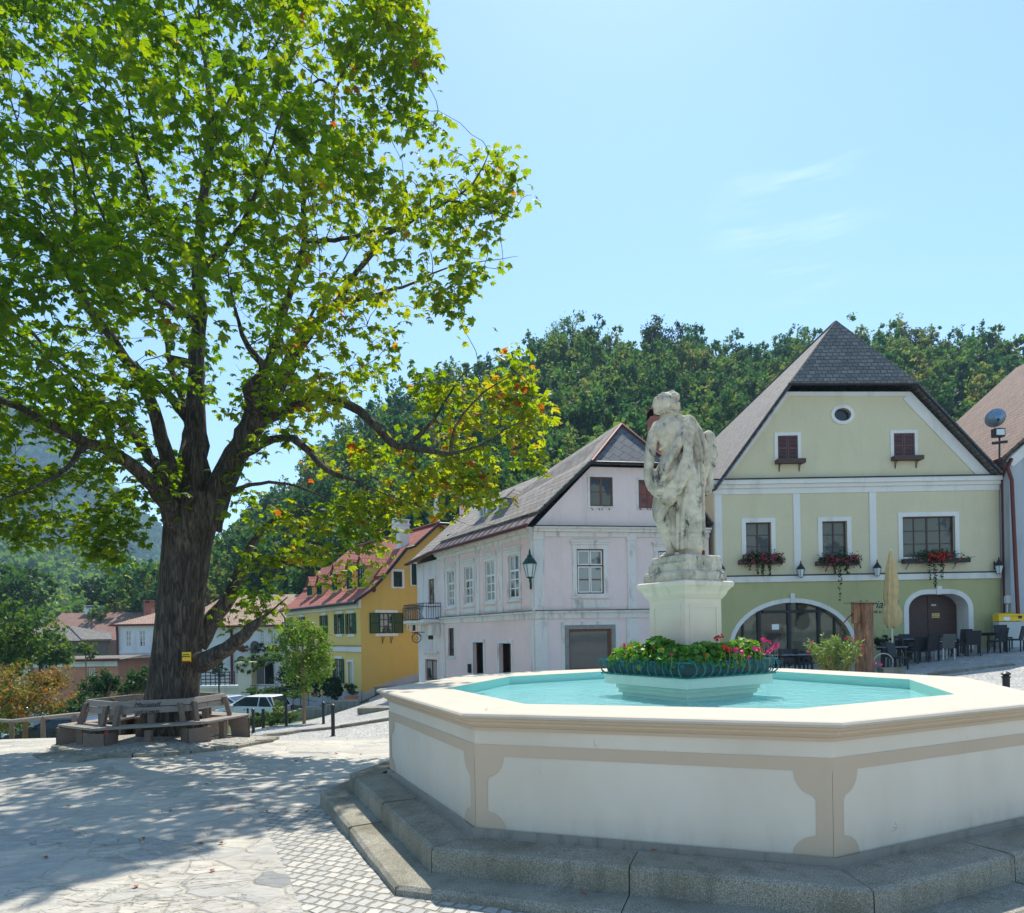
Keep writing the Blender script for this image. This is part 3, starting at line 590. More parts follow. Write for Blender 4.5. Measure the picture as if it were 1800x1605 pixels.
    d = o.modifiers.new('wear', 'DISPLACE'); d.texture = tex; d.strength = .007; d.mid_level = .5
    bpy.context.view_layer.update(); dg = bpy.context.evaluated_depsgraph_get(); m2 = bpy.data.meshes.new_from_object(o.evaluated_get(dg)); o.modifiers.clear(); o.data = m2
    root = thing('statue', 'weathered pale stone statue of a draped robed figure on the fountain pedestal', 'statue', base)
    o.name = 'figure'; o.parent = root; o.location = (0, 0, 0); root.name = 'statue'
    W[root.name] = base; W[o.name] = base
    b = MB(); rr = lambda s, sx=0, c=PC: sq(s, Vector((c.x+sx, c.y, 0)))
    ringmesh(b, [(rr(.63), .53), (rr(.63), .60), (rr(.60), .63), (rr(.55), .635), (rr(.55), .72)] )
    ringmesh(b, [(rr(.54, .02), .63), (rr(.53, .02), .79), (rr(.50, .02), .805), (rr(.2, .02), .81)])
    bb = b.build('plinth', M['statue'], root, bevel=.01)
    return root
statue()
# ---------------------------------------------------------------- building kit
class Plane:
    """vertical wall plane from P0 to P1 (left to right as seen), normal towards the camera side"""
    def __init__(s, P0, P1):
        s.p = Vector((P0[0], P0[1], 0)); e = Vector((P1[0], P1[1], 0)); s.L = (e-s.p).length; s.d = (e-s.p).normalized(); s.n = Vector((s.d.y, -s.d.x, 0))
    def pt(s, u, z, o=0): q = s.p+s.d*u+s.n*o; return Vector((q.x, q.y, z))
    def px(s, x, y):
        a, b = ray(x, y); r = Vector((a, 1, 0)); t = s.p.dot(s.n)/r.dot(s.n); q = r*t; return (q-s.p).dot(s.d), b*t
    def rect(s, Z, x0, y0, x1, y1):
        X0, Y0, X1, Y1 = zz(Z, x0, y0, x1, y1) if Z else (x0, y0, x1, y1); xm = (X0+X1)/2; ym = (Y0+Y1)/2
        return s.px(X0, ym)[0], s.px(xm, Y1)[1], s.px(X1, ym)[0], s.px(xm, Y0)[1]     # u0, z0, u1, z1
    def pz(s, Z, x, y): X, Y = zz(Z, x, y); return s.px(X, Y)
def bx(mb, pl, u0, u1, z0, z1, o0, o1):
    P = pl.pt; vs = [P(u0, z0, o0), P(u1, z0, o0), P(u1, z1, o0), P(u0, z1, o0), P(u0, z0, o1), P(u1, z0, o1), P(u1, z1, o1), P(u0, z1, o1)]
    mb.add(vs, [(0, 1, 2, 3), (4, 5, 6, 7), (0, 1, 5, 4), (1, 2, 6, 5), (2, 3, 7, 6), (3, 0, 4, 7)])
def wallmesh(mb, pl, outer, holes, deep=.14, o=0, thick=None):
    """wall polygon (list of (u, z)) with holes (lists of (u, z)) and their reveals"""
    loops = [[Vector((u, z, 0)) for u, z in outer]]+[[Vector((u, z, 0)) for u, z in h] for h in holes]
    flat = [p for l in loops for p in l]; tri = tessellate_polygon(loops)
    mb.add([pl.pt(p.x, p.y, o) for p in flat], [tuple(t) for t in tri])
    for h in holes:
        n = len(h); mb.add([pl.pt(u, z, o) for u, z in h]+[pl.pt(u, z, o-deep) for u, z in h], [(i, (i+1) % n, n+(i+1) % n, n+i) for i in range(n)])
def rc(r): u0, z0, u1, z1 = r; return [(u0, z0), (u1, z0), (u1, z1), (u0, z1)]
def window(par, pl, r, frame, glass, nx=2, rows=(.36,), deep=.12, fw=.055, surround=None, sur=None, sill=True, smat=None, shut=None, o=0, name='window', hood=False, thin=.022):
    u0, z0, u1, z1 = r; b = MB(); g = -deep+o
    bx(b, pl, u0, u0+fw, z0, z1, g, g+.05); bx(b, pl, u1-fw, u1, z0, z1, g, g+.05); bx(b, pl, u0+fw, u1-fw, z0, z0+fw, g, g+.05); bx(b, pl, u0+fw, u1-fw, z1-fw, z1, g, g+.05)
    for k in range(1, nx):
        u = u0+(u1-u0)*k/nx; wd = fw*.6 if (nx == 2 or k % 2 == 0) else thin; bx(b, pl, u-wd, u+wd, z0+fw, z1-fw, g+.002, g+.044)
    for t in rows:
        z = z1-(z1-z0)*abs(t); th = thin if t > 0 else thin*1.9
        bx(b, pl, u0+fw, u1-fw, z-th, z+th, g+.004, g+.04 if t > 0 else g+.046)
    wo = b.build(name, frame, par)
    b = MB(); b.poly([pl.pt(u0, z0, g+.02), pl.pt(u1, z0, g+.02), pl.pt(u1, z1, g+.02), pl.pt(u0, z1, g+.02)]); b.build('pane', glass, wo)
    if sur:
        b = MB(); a = sur; q = .03+o
        bx(b, pl, u0-a, u0, z0-a*.6, z1+a, o-.02, q); bx(b, pl, u1, u1+a, z0-a*.6, z1+a, o-.02, q); bx(b, pl, u0, u1, z1, z1+a, o-.02, q); bx(b, pl, u0, u1, z0-a*.6, z0, o-.02, q)
        if hood: bx(b, pl, u0-a-.08, u1+a+.08, z1+a+.1, z1+a+.17, o-.02, o+.12); bx(b, pl, u0-a-.04, u1+a+.04, z1+a+.003, z1+a+.1, o-.02, o+.06)
        if sill: bx(b, pl, u0-a-.05, u1+a+.05, z0-a*.6-.07, z0-a*.6-.002, o-.02, o+.1)
        b.build('surround', smat or M['white_trim'], wo)
    if shut:
        wd = shut
        for sgn in (0, 1):
            b = MB(); a0 = (u0-wd-.01, u0-.01) if sgn == 0 else (u1+.01, u1+wd+.01); e = .05
            bx(b, pl, a0[0], a0[0]+e, z0, z1, o+.034, o+.075); bx(b, pl, a0[1]-e, a0[1], z0, z1, o+.034, o+.075)
            for z in (z0, (z0+z1)/2-e/2, z1-e): bx(b, pl, a0[0]+e, a0[1]-e, z, z+e, o+.036, o+.073)
            n = int((z1-z0)/.06)
            for k in range(n): zc = z0+(k+.5)*(z1-z0)/n; bx(b, pl, a0[0]+e, a0[1]-e, zc-.022, zc+.016, o+.037, o+.06)
            b.build('shutter', M['shutter'], wo)
    return wo
def arc(cu, cz, ru, rz, a0, a1, n=14): return [(cu+ru*math.cos(R(a0+(a1-a0)*i/n)), cz+rz*math.sin(R(a0+(a1-a0)*i/n))) for i in range(n+1)]
def roof(mb, polys, th=.12):
    for P in polys: mb.poly(P)
def roofobj(name, polys, mat, par, th=.1):
    b = MB(); 
    for P in polys: b.poly([tuple(p) for p in P])
    o = b.build(name, mat, par); uvplane(o)
    s = o.modifiers.new('thick', 'SOLIDIFY'); s.thickness = th; s.offset = -1
    return o
def hexd(pts, n, start=0): return pts
def chimney(name, par, c, w, d, z0, z1, mat, rot=0, capmat=None):
    b = MB(); T = Matrix.Translation(Vector((c[0], c[1], 0))) @ Matrix.Rotation(rot, 4, 'Z')
    b.box(-w/2, w/2, -d/2, d/2, z0, z1, T); b.box(-w/2-.05, w/2+.05, -d/2-.05, d/2+.05, z1, z1+.08, T)
    for sx in (-1, 1): b.box(sx*(w/2-.06)-.05, sx*(w/2-.06)+.05, -d/2, d/2, z1+.08, z1+.3, T)
    b.box(-w/2-.04, w/2+.04, -d/2-.04, d/2+.04, z1+.3, z1+.36, T)
    return b.build(name, mat, par)
def wall_lantern(pos, n, s, label, green=False):
    """lantern hanging before a wall; pos = wall point, n = outward normal"""
    t = thing('wall_lantern', label, 'lantern', pos, 'lanterns on the green house' if not green else None)
    n = Vector((n.x, n.y, 0)); d = Vector((-n.y, n.x, 0)); m = M['lamp_green'] if green else M['black_iron']; p = Vector(pos)
    L = lambda a, z, o: p+d*a*s+n*o*s+Vector((0, 0, z*s))
    b = MB(); b.tube([L(0, -.2, .01), L(0, .16, .01)], .035*s, 6)
    b.tube([L(0, -.12, .01), L(0, -.02, .2), L(0, -.02, .34) if green else L(0, .05, .3)], .022*s, 6)
    if green: b.tube([L(0, -.16, .03), L(0, -.2, .15), L(0, -.08, .25), L(0, -.04, .18)], .014*s, 5)
    b.build('bracket', m, t)
    c = L(0, 0 if green else .0, .36 if green else .3)
    zb = .12 if green else -.42
    T = lambda prof: [(r*s, (z+zb)*s) for r, z in prof]
    b = MB(); o = (c.x, c.y, c.z)
    b.lathe(T([(.02, -.16), (.035, -.1), (.03, -.05), (.1, -.02), (.11, 0)]) if green else T([(.02, -.03), (.1, -.01), (.1, .0)]), 6, o); b.build('holder', m, t)
    b = MB(); b.lathe(T([(.1, 0), (.175, .36)]), 6, o, False); b.build('glass', M['lamp_glass'], t)
    b = MB()
    for k in range(6):
        a = 2*math.pi*k/6; b.tube([(o[0]+.103*s*math.cos(a), o[1]+.103*s*math.sin(a), o[2]+zb*s), (o[0]+.18*s*math.cos(a), o[1]+.18*s*math.sin(a), o[2]+(zb+.36)*s)], .009*s, 4)
    b.build('cage', m, t)
    b = MB(); b.lathe(T([(.2, .355), (.205, .38), (.13, .5), (.07, .56), (.075, .6), (.03, .63), (.035, .68), (.008, .78)]), 6 if not green else 10, o); b.build('cap', m, t)
    return t
# ================================================================ green house
GH = Plane((7.9, 27), (19.6, 27)); gh = thing('green_house', 'tall pale green gabled house with half-hipped dark shingle roof and arched gateway', 'house', (13, 31, -1.6))
P3 = lambda x, y: GH.pz(Z3, x, y)
uL = GH.px(1256, 1000)[0]; uR = GH.px(1757.5, 950)[0]
zc0 = P3(600, 720)[1]                                   # foot of the gable
zb_ = P3(600, 1132)[1]
gable = [(uL, zc0), (uR, zc0), P3(1240, 716), P3(893, 358), P3(383, 358), P3(112, 712)]
gable = [(uL-.0, zc0-.0), (uR, zc0), (P3(1236, 716)[0], zc0+.05), P3(897, 352), P3(380, 352), (P3(108, 712)[0], zc0+.05)]
W1, W2, W3 = [GH.rect(Z3, *r) for r in ((215, 893, 320, 1040), (532, 888, 635, 1045), (865, 868, 1082, 1035))]
A1, A2 = GH.rect(Z3, 347, 533, 430, 635), GH.rect(Z3, 828, 523, 915, 622)
ou, oz = P3(616, 446); ov = arc(ou, oz, 35/Z3[2]/44.07, 27/Z3[2]/44.07, 0, 360, 24)[:-1]
b = MB(); wallmesh(b, GH, [(uL, zb_), (uR, zb_), (uR, zc0)]+gable[2:]+[(uL, zc0)], [rc(W1), rc(W2), rc(W3), rc(A1), rc(A2), ov], .2)
b.build('upper_wall', M['green_up'], gh)
# ground floor wall with the wide arch and the gateway
ac, at_ = P3(407, 1225); az0 = -1.9; ar = P3(650, 1380); aru = ar[0]-ac
arch = [(ac-aru*1.03, az0), (ac+aru*1.03, az0)]+arc(ac, ar[1]-.25, aru*1.03, at_-ar[1]+.25, 0, 180, 20)
g0, g1 = P3(890, 1300)[0], P3(1138, 1300)[0]; gt = P3(1000, 1190)[1]; rr_ = .75
gate = [(g0, az0), (g1, az0)]+arc(g1-rr_, gt-rr_*.8, rr_, rr_*.8, 0, 90, 8)+arc(g0+rr_, gt-rr_*.8, rr_, rr_*.8, 90, 180, 8)
zg0 = -2.3
def split(hole):            # openings reach the ground: walls polygon runs round them
    return hole
outer = [(uL-.0, zg0), (arch[0][0], zg0)]+[arch[0]]+arch[:1:-1][::1]
left_side = list(reversed(arch[2:]))                     # left springing -> right springing
left_side = [(u, z) for u, z in left_side]
gl = list(reversed(gate[2:]))
outer = [(uL, zg0), (left_side[0][0], zg0)]+left_side+[(left_side[-1][0], zg0), (g0, zg0)]+gl+[(g1, zg0), (uR, zg0), (uR, zb_), (uL, zb_)]
b = MB(); wallmesh(b, GH, outer, [])
for seq, dp in ((left_side, .3), (gl, .75)):
    s2 = [(seq[0][0], zg0)]+seq+[(seq[-1][0], zg0)]
    for i in range(len(s2)-1): b.poly([GH.pt(*s2[i], 0), GH.pt(*s2[i+1], 0), GH.pt(*s2[i+1], -dp), GH.pt(*s2[i], -dp)])
b.build('lower_wall', M['green_low'], gh)
def archtrim(seq, wd, o=.035, zfoot=zg0):
    b = MB(); s2 = [(seq[0][0], zfoot)]+seq+[(seq[-1][0], zfoot)]; n = len(s2); out = []
    for i in range(n):
        a, c = Vector(s2[max(i-1, 0)]), Vector(s2[min(i+1, n-1)]); t = (c-a).normalized(); nn = Vector((-t.y, t.x)); out.append((s2[i][0]+nn.x*wd, s2[i][1]+nn.y*wd))
    for i in range(n-1):
        P = GH.pt; b.add([P(*s2[i], o), P(*s2[i+1], o), P(*out[i+1], o), P(*out[i], o), P(*out[i], 0), P(*out[i+1], 0), P(*s2[i], -.1), P(*s2[i+1], -.1)], [(0, 1, 2, 3), (3, 2, 5, 4), (0, 1, 7, 6)])
    return b
archtrim(left_side, .17).build('arch_surround', M['white_trim'], gh); archtrim(gl, .19).build('gate_surround', M['white_trim'], gh)
b = MB(); bx(b, GH, ac-.08, ac+.08, at_-.02, P3(405, 1187)[1], .02, .08); b.build('keystone', M['white_trim'], gh); kc = (g0+g1)/2+.02; b = MB(); bx(b, GH, kc-.1, kc+.1, gt-.02, P3(1010, 1157)[1], .02, .08); b.build('keystone', M['white_trim'], gh)
# gate reveals are white, doors
b = MB(); s2 = [(gl[0][0]+.002, zg0)]+[(u, z-.003) for u, z in gl]+[(gl[-1][0]-.003, zg0)]
for i in range(len(s2)-1): b.poly([GH.pt(*s2[i], .0), GH.pt(*s2[i+1], .0), GH.pt(*s2[i+1], -.72), GH.pt(*s2[i], -.72)])
b.build('gate_reveal', M['white_trim'], gh)
gm = (g0+g1)/2
for sgn in (0, 1):
    b = MB(); a0, a1 = (g0+.02, gm-.012) if sgn == 0 else (gm+.012, g1-.02); n = 17; zz0 = -1.75; zt = gt-.01
    for k in range(n):
        za, zb2_ = zz0+(zt-zz0)*k/n, zz0+(zt-zz0)*(k+1)/n
        bx(b, GH, a0, a1, za+.008, zb2_-.008, -.72, -.68)
    bx(b, GH, a0, a1, zz0, zt, -.74, -.70)
    dr = b.build('gate_door', M['wood_dark'], gh)
    if sgn == 1: b = MB(); b.ball(GH.pt(gm+.08, -.35, -.66), .03); b.build('handle', M['black_iron'], dr)
# small plates on the gate
def plate(par, pl, r, mat, o, name='plate'):
    b = MB(); bx(b, pl, r[0], r[2], r[1], r[3], o, o+.012); return b.build(name, mat, par)
M['blue_enamel'] = plain('blue_enamel', srgb(40, 60, 150), .3, var=.03, bump=0); M['yellow_enamel'] = plain('yellow_enamel', srgb(226, 200, 120), .4, var=.03, bump=0)
M['post_yellow'] = plain('yellow_post_paint', srgb(245, 200, 20), .35, var=.03, bump=0); M['pale_grey'] = plain('pale_grey_metal', srgb(190, 192, 188), .5, var=.05)
def text(par, s, pl, u, z, size, mat, o=.01, shear=0, name='lettering', align='CENTER', ext=.004, bold=0):
    cu = bpy.data.curves.new(name, 'FONT'); cu.body = s; cu.size = size; cu.shear = shear; cu.align_x = align; cu.extrude = ext; cu.offset = bold
    ob = bpy.data.objects.new('tmp', cu); C.objects.link(ob)
    bpy.context.view_layer.update(); me = bpy.data.meshes.new_from_object(ob.evaluated_get(bpy.context.evaluated_depsgraph_get())); bpy.data.objects.remove(ob)
    X = pl.d; Yv = Vector((0, 0, 1)); N = pl.n; off = wl(par) if par is not None else Vector((0, 0, 0)); org = pl.pt(u, z, o)-off
    for v in me.vertices: v.co = org+X*v.co.x+Yv*v.co.y+N*v.co.z
    me.materials.clear(); me.materials.append(mat); return newobj(name, me, par)
M['ink'] = plain('dark_lettering', srgb(40, 42, 40), .6, var=.02, bump=0); M['white_ink'] = plain('white_lettering', srgb(240, 240, 240), .5, var=.01, bump=0)
pb = plate(gh, GH, GH.rect(Z3, 900, 1243, 921, 1259), M['blue_enamel'], -.672, 'house_number'); r = GH.rect(Z3, 900, 1243, 921, 1259); text(pb, '3', GH, (r[0]+r[2])/2, r[1]+.04, .14, M['white_ink'], -.656)
pb = plate(gh, GH, GH.rect(Z3, 1030, 1268, 1062, 1287), M['yellow_enamel'], -.672, 'sign'); r = GH.rect(Z3, 1030, 1268, 1062, 1287); text(pb, 'EINFAHRT', GH, (r[0]+r[2])/2, r[1]+.1, .05, M['ink'], -.656); text(pb, 'FREIHALTEN', GH, (r[0]+r[2])/2, r[1]+.03, .05, M['ink'], -.656)
plate(gh, GH, GH.rect(Z3, 1027, 1229, 1048, 1237), M['pale_grey'], -.672); plate(gh, GH, GH.rect(Z3, 895, 1274, 932, 1311), M['wood_brown'], -.672, 'letter_box')
# shop front in the arch
b = MB(); zf0 = -1.9
gp = [(left_side[0][0], zf0)]+left_side+[(left_side[-1][0], zf0)]; tri = tessellate_polygon([[Vector((u, z, 0)) for u, z in gp]]); b.add([GH.pt(u, z, -.25) for u, z in gp], [tuple(t) for t in tri]); 
sf = MB(); 
for x in (275, 402, 527): u, _ = P3(x, 1300); zt = left_side[0][1]
for x0, x1 in ((270, 284), (396, 410), (521, 533), (205, 212), (590, 596)):
    u0, u1 = P3(x0, 1300)[0], P3(x1, 1300)[0]; um = (u0+u1)/2; q = (um-ac)/(aru*1.03); zt = ar[1]-.25+(at_-ar[1]+.25)*math.sqrt(max(0, 1-q*q)); bx(sf, GH, u0, u1, zf0, zt-.02, -.24, -.17)
bx(sf, GH, P3(270, 0)[0], P3(533, 0)[0], P3(400, 1268)[1], P3(400, 1256)[1], -.238, -.165)
bx(sf, GH, P3(225, 0)[0], P3(600, 0)[0], -1.0, -.95, -.238, -.18)
sfo = sf.build('shop_window', M['black_iron'], gh); b.build('pane', M['glass_mid'], sfo); plate(sfo, GH, GH.rect(Z3, 332, 1315, 362, 1338), M['white_ink'], -.235, 'notice')
# trims
b = MB()
bx(b, GH, uL-.05, uR, P3(0, 742)[1], P3(0, 723)[1], -.02, .22); bx(b, GH, uL-.02, uR, P3(0, 757)[1], P3(0, 742)[1]-.002, -.02, .12); bx(b, GH, uL, uR, P3(0, 780)[1], P3(0, 757)[1]-.002, -.02, .04)
b.build('cornice', M['white_trim'], gh)
b = MB(); bx(b, GH, uL-.05, uR, P3(0, 724)[1], P3(0, 719)[1], -.02, .26); bx(b, GH, uL, uR, P3(0, 1121)[1], P3(0, 1117)[1], -.02, .1); b.build('cornice_flashing', M['black_iron'], gh)
b = MB()
for x0, x1 in ((86, 115), (412, 440), (727, 755)): bx(b, GH, P3(x0, 900)[0], P3(x1, 900)[0], P3(0, 1122)[1], P3(0, 781)[1], -.02, .045); b.build('pilaster', M['white_trim'], gh); b = MB()
bx(b, GH, uL, uR, P3(0, 1146)[1], P3(0, 1122)[1], -.02, .07)
b.build('string_course', M['white_trim'], gh)
# white verge bands along the gable
def band(mb, pl, a, c, wd, o0, o1):
    a, c = Vector(a), Vector(c); t = (c-a).normalized(); nn = Vector((t.y, -t.x))
    q = [a, c, c+nn*wd, a+nn*wd]; mb.add([pl.pt(p.x, p.y, o0) for p in q]+[pl.pt(p.x, p.y, o1) for p in q], [(0, 1, 2, 3), (4, 5, 6, 7), (0, 1, 5, 4), (1, 2, 6, 5), (2, 3, 7, 6), (3, 0, 4, 7)])
b = MB(); band(b, GH, gable[5], gable[4], .17, -.02, .05); band(b, GH, gable[3], gable[2], .42, -.02, .05); band(b, GH, (gable[4][0]+.02, gable[4][1]-.003), (gable[3][0]-.02, gable[3][1]-.003), .16, -.02, .053); b.build('gable_trim', M['white_trim'], gh)
for r in (W1, W2): window(gh, GH, r, M['wood_dark'], M['glass_mid'], 2, (.35, .67), .16, .05, sur=.17, sill=False, thin=.016)
window(gh, GH, W3, M['wood_dark'], M['glass_mid'], 4, (.35, .67), .16, .05, sur=.17, sill=False, thin=.016)
for r in (A1, A2):
    u0, z0, u1, z1 = r; b = MB(); um = (u0+u1)/2
    for a0, a1 in ((u0+.01, um-.008), (um+.008, u1-.01)):
        for q in ((a0, a0+.05, z0, z1), (a1-.05, a1, z0, z1), (a0+.05, a1-.05, z1-.06, z1), (a0+.05, a1-.05, z0, z0+.06), (a0+.05, a1-.05, (z0+z1)/2-.03, (z0+z1)/2+.03)): bx(b, GH, *q, -.06, -.02)
        for k in range(16): zq = z0+.06+(z1-z0-.12)*(k+.5)/16; bx(b, GH, a0+.05, a1-.05, zq-.018, zq+.014, -.06, -.032)
    wo = b.build('window', plain('red_brown_shutter', srgb(96, 62, 62), .5, var=.15), gh)
    b = MB(); a = .13; bx(b, GH, u0-a, u0, z0, z1+a, -.02, .03); bx(b, GH, u1, u1+a, z0, z1+a, -.02, .03); bx(b, GH, u0, u1, z1, z1+a, -.02, .03); b.build('surround', M['white_trim'], wo)
    b = MB(); bx(b, GH, u0-.12, u1+.2, z0-.16, z0-.0, .0, .3); 
    for u in (u0+.04, u1+.04): b.tube([GH.pt(u, z0-.16, .22), GH.pt(u, z0-.22, .12), GH.pt(u, z0-.45, .015), GH.pt(u, z0-.12, .015)], .018, 5)
    b.build('flower_shelf', M['wood_dark'], wo)
b = MB(); oo = arc(ou, oz, .465, .395, 0, 360, 24)[:-1]; loops = [[Vector((*p, 0)) for p in oo], [Vector((*p, 0)) for p in ov]]; tri = tessellate_polygon(loops); fl = oo+ov
b.add([GH.pt(u, z, .04) for u, z in fl], [tuple(t) for t in tri]); b.add([GH.pt(u, z, .04) for u, z in oo]+[GH.pt(u, z, -.01) for u, z in oo], [(i, (i+1) % 24, 24+(i+1) % 24, 24+i) for i in range(24)])
b.add([GH.pt(u, z, .04) for u, z in ov]+[GH.pt(u, z, -.2) for u, z in ov], [(i, (i+1) % 24, 24+(i+1) % 24, 24+i) for i in range(24)]); wo = b.build('oval_window', M['white_trim'], gh)
b = MB(); b.add([GH.pt(u, z, -.15) for u, z in ov], [tuple(range(24))]); b.build('pane', M['glass'], wo)
# roof
VL0, VL1 = Vector(gable[5]), Vector(gable[4]); VR1, VR0 = Vector(gable[3]), Vector(gable[2])
ap = at(1467.9, 566.3, 28.0); rb = Vector((ap.x, 44, ap.z)); dl = (VL1-VL0).normalized(); dr_ = (VR0-VR1).normalized()
f = .42; up = .1
pL0 = GH.pt(VL0.x-dl.x*.55, VL0.y-dl.y*.55+up, f); pL1 = GH.pt(VL1.x-.02, VL1.y+up+.06, f); pR1 = GH.pt(VR1.x+.02, VR1.y+up+.06, f); pR0 = GH.pt(VR0.x+dr_.x*.1, VR0.y+dr_.y*.1+up, f)
bl = Vector((pL0.x, 44, pL0.z)); br_ = Vector((pR0.x, 44, pR0.z)); bk = lambda p: Vector((p.x, 44, p.z))
roofobj('roof', [[pL0, pL1, ap, rb, bl], [pL1, pR1, ap], [pR1, pR0, br_, rb, ap]], M['slate'], gh)
b = MB(); T = lambda p, q: b.tube([p, q], .05, 6)
T(pL0, pL1); T(pL1, pR1); T(pR1, pR0); T(pL1+Vector((0, 0, .02)), ap); T(pR1+Vector((0, 0, .02)), ap); b.tube([ap, rb], .06, 6); b.build('roof_edges', M['black_iron'], gh)
# side and rear walls
b = MB(); q = GH.pt
b.poly([q(uL, zg0), q(uL, zc0), Vector((q(uL, 0).x, 44, zc0)), Vector((q(uL, 0).x, 44, zg0))]); b.poly([q(uR, zg0), q(uR, zc0), Vector((q(uR, 0).x, 44, zc0)), Vector((q(uR, 0).x, 44, zg0))])
b.poly([Vector((q(uL, 0).x, 44, zg0)), Vector((q(uR, 0).x, 44, zg0)), Vector((q(uR, 0).x, 44, zc0)), rb, Vector((q(uL, 0).x, 44, zc0))]); b.build('side_walls', M['green_up'], gh)
# rainwater pipe with hopper
b = MB(); u = P3(1273, 900)[0]+.02; b.tube([GH.pt(u, P3(0, 735)[1], .13), GH.pt(u, -1.1, .13)], .07, 8); b.lathe([(.07, -.05), (.1, .05), (.2, .2), (.21, .3)], 8, GH.pt(u, P3(0, 725)[1], .2)); b.build('drainpipe', M['gutter'], gh)
text(gh, 'Mariandl', GH, P3(737, 0)[0], P3(737, 1249)[1], .46, M['ink'], .012, .35, 'lettering'); text(gh, 'CAFÉ & MEHR', GH, P3(752, 0)[0], P3(752, 1270)[1], .15, M['ink'], .012, 0, 'lettering')
for r in (GH.rect(Z3, 1204, 1307, 1235, 1352), GH.rect(Z3, 752, 1338, 790, 1370)):
    u0, z0, u1, z1 = r; b = MB()
    for q_ in ((u0, u1, z1-.015, z1), (u0, u0+.015, z0, z1), (u1-.015, u1, z0, z1), (u0, u1, z0, z0+.015)): bx(b, GH, *q_, -.005, .012)
    b.build('hatch', M['green_low'], gh)
for (x, y), lab in (((103, 1085), 'small dark lantern at the left corner pilaster of the green house'), ((432, 1085), 'small dark wall lantern between the two narrow flowered windows'), ((746, 1080), 'small dark wall lantern just left of the tip of the folded beige parasol'), ((1246, 1070), 'small dark lantern near the drainpipe on the right of the green house')):
    u, z = P3(x, y); wall_lantern(GH.pt(u, z, 0), GH.n, .85, lab)
# ================================================================ pink house
C0 = Vector((.87, 25.8)); C1 = Vector((7.9, 27.0)); CLd = Vector((-.499, .867)); CL = C0+CLd*9.0; CL2 = C0+CLd*11.75
PF = Plane(C0, C1); PL = Plane(CL, C0); PB = Plane(CL2, CL)
ph = thing('pink_house', 'old pale pink corner house with white trim and grey slate roof', 'house', (3, 30, -2.2))
F2 = lambda x, y: PF.pz(Z2, x, y); L2 = lambda x, y: PL.pz(Z2, x, y); B1 = lambda x, y: PB.pz(Z1, x, y)
zbase = -3.4
zE = F2(690, 652)[1]; gtop = F2(970, 345); gr = F2(1345, 345)
AW1, AW2 = PF.rect(Z2, 965, 397, 1080, 545), PF.rect(Z2, 1210, 412, 1310, 555)
FW1 = PF.rect(Z2, 900, 760, 1035, 985); FW2 = PF.rect(Z2, 1310, 770, 1445, 985); SW = PF.rect(Z2, 860, 1163, 1075, 1372)
zfl = F2(700, 1075)[1]
b = MB(); wallmesh(b, PF, [(0, zbase), (PF.L, zbase), (PF.L, zE), (gr[0], gtop[1]), gtop, (0, zE)], [rc(AW1), rc(AW2), rc(FW1), rc(FW2), rc(SW)], .16)
b.build('front_wall', M['pink'], ph)
LWs = [PL.rect(Z2, *r) for r in ((250, 870, 283, 1045), (335, 850, 377, 1035), (440, 820, 487, 1020), (558, 790, 610, 1005))]
LW5 = PL.rect(Z2, 255, 1158, 283, 1298); D1 = PL.rect(Z2, 380, 1230, 432, 1460); D2 = PL.rect(Z2, 512, 1235, 572, 1450)
zEl = L2(680, 690)[1]; zEl = zE-.25
b = MB(); wallmesh(b, PL, [(0, zbase), (PL.L, zbase), (PL.L, zE), (0, zE)], [rc(r) for r in LWs]+[rc(LW5), rc(D1), rc(D2)], .16); b.build('side_wall', M['pink_left'], ph)
BW = PB.rect(Z1, 680, 850, 707, 968); BW2 = PB.rect(Z1, 675, 1078, 700, 1135); BD = PB.rect(Z1, 665, 1228, 722, 1330); zEb = B1(700, 795)[1]
b = MB(); wallmesh(b, PB, [(0, zbase-.3), (PB.L, zbase-.3), (PB.L, zEb+.35), (0, zEb+.35)], [rc(BW), rc(BW2), rc(BD)], .16); b.build('rear_wall', plaster('peeling_white_plaster', srgb(226, 220, 216), srgb(206, 172, 168), .8, .06, .35, 1.5), ph)
for r in (AW1, AW2): window(ph, PF, r, M['wood_brown'], M['glass_mid'] if r is AW1 else M['glass_warm'], 2, (.5,), .08, .06, sur=.09, sill=False, smat=M['white_old'], thin=.014)
for r in (FW1, FW2):
    wo = window(ph, PF, r, M['wood_brown'], M['glass_curtain'], 2, (-.37, .68), .1, .05, sur=.17, smat=M['white_old'], hood=True)
    u0, z0, u1, z1 = r; b = MB(); fr = [(u0+.05, (u0+u1)/2-.012), ((u0+u1)/2+.012, u1-.05)]
    for a0, a1 in fr:
        for q0, q1 in ((z0+.05, z1-(z1-z0)*.37-.03), (z1-(z1-z0)*.37+.03, z1-.05)):
            for e in ((a0, a0+.04, q0, q1), (a1-.04, a1, q0, q1), (a0+.04, a1-.04, q0, q0+.04), (a0+.04, a1-.04, q1-.04, q1)): bx(b, PF, *e, -.08, -.045)
    b.build('sash', M['white_paint'], wo)
    b = MB(); bx(b, PF, u0-.2, u1+.2, zfl+.12, z0-.24, -.01, .03); b.build('apron', M['white_old'], wo)
for r in LWs: 
    window(ph, PL, r, M['white_paint'], M['glass_curtain'], 2, (-.36, .57, .78), .09, .05, sur=.15, smat=M['white_old'], hood=True)
    u0, z0, u1, z1 = r; b = MB(); bx(b, PL, u0-.16, u1+.16, zfl+.12, z0-.22, -.01, .03); b.build('apron', M['white_old'], ph)
window(ph, PL, LW5, M['wood_brown'], M['glass'], 1, (), .09, .05, sur=.07, smat=M['white_old'])
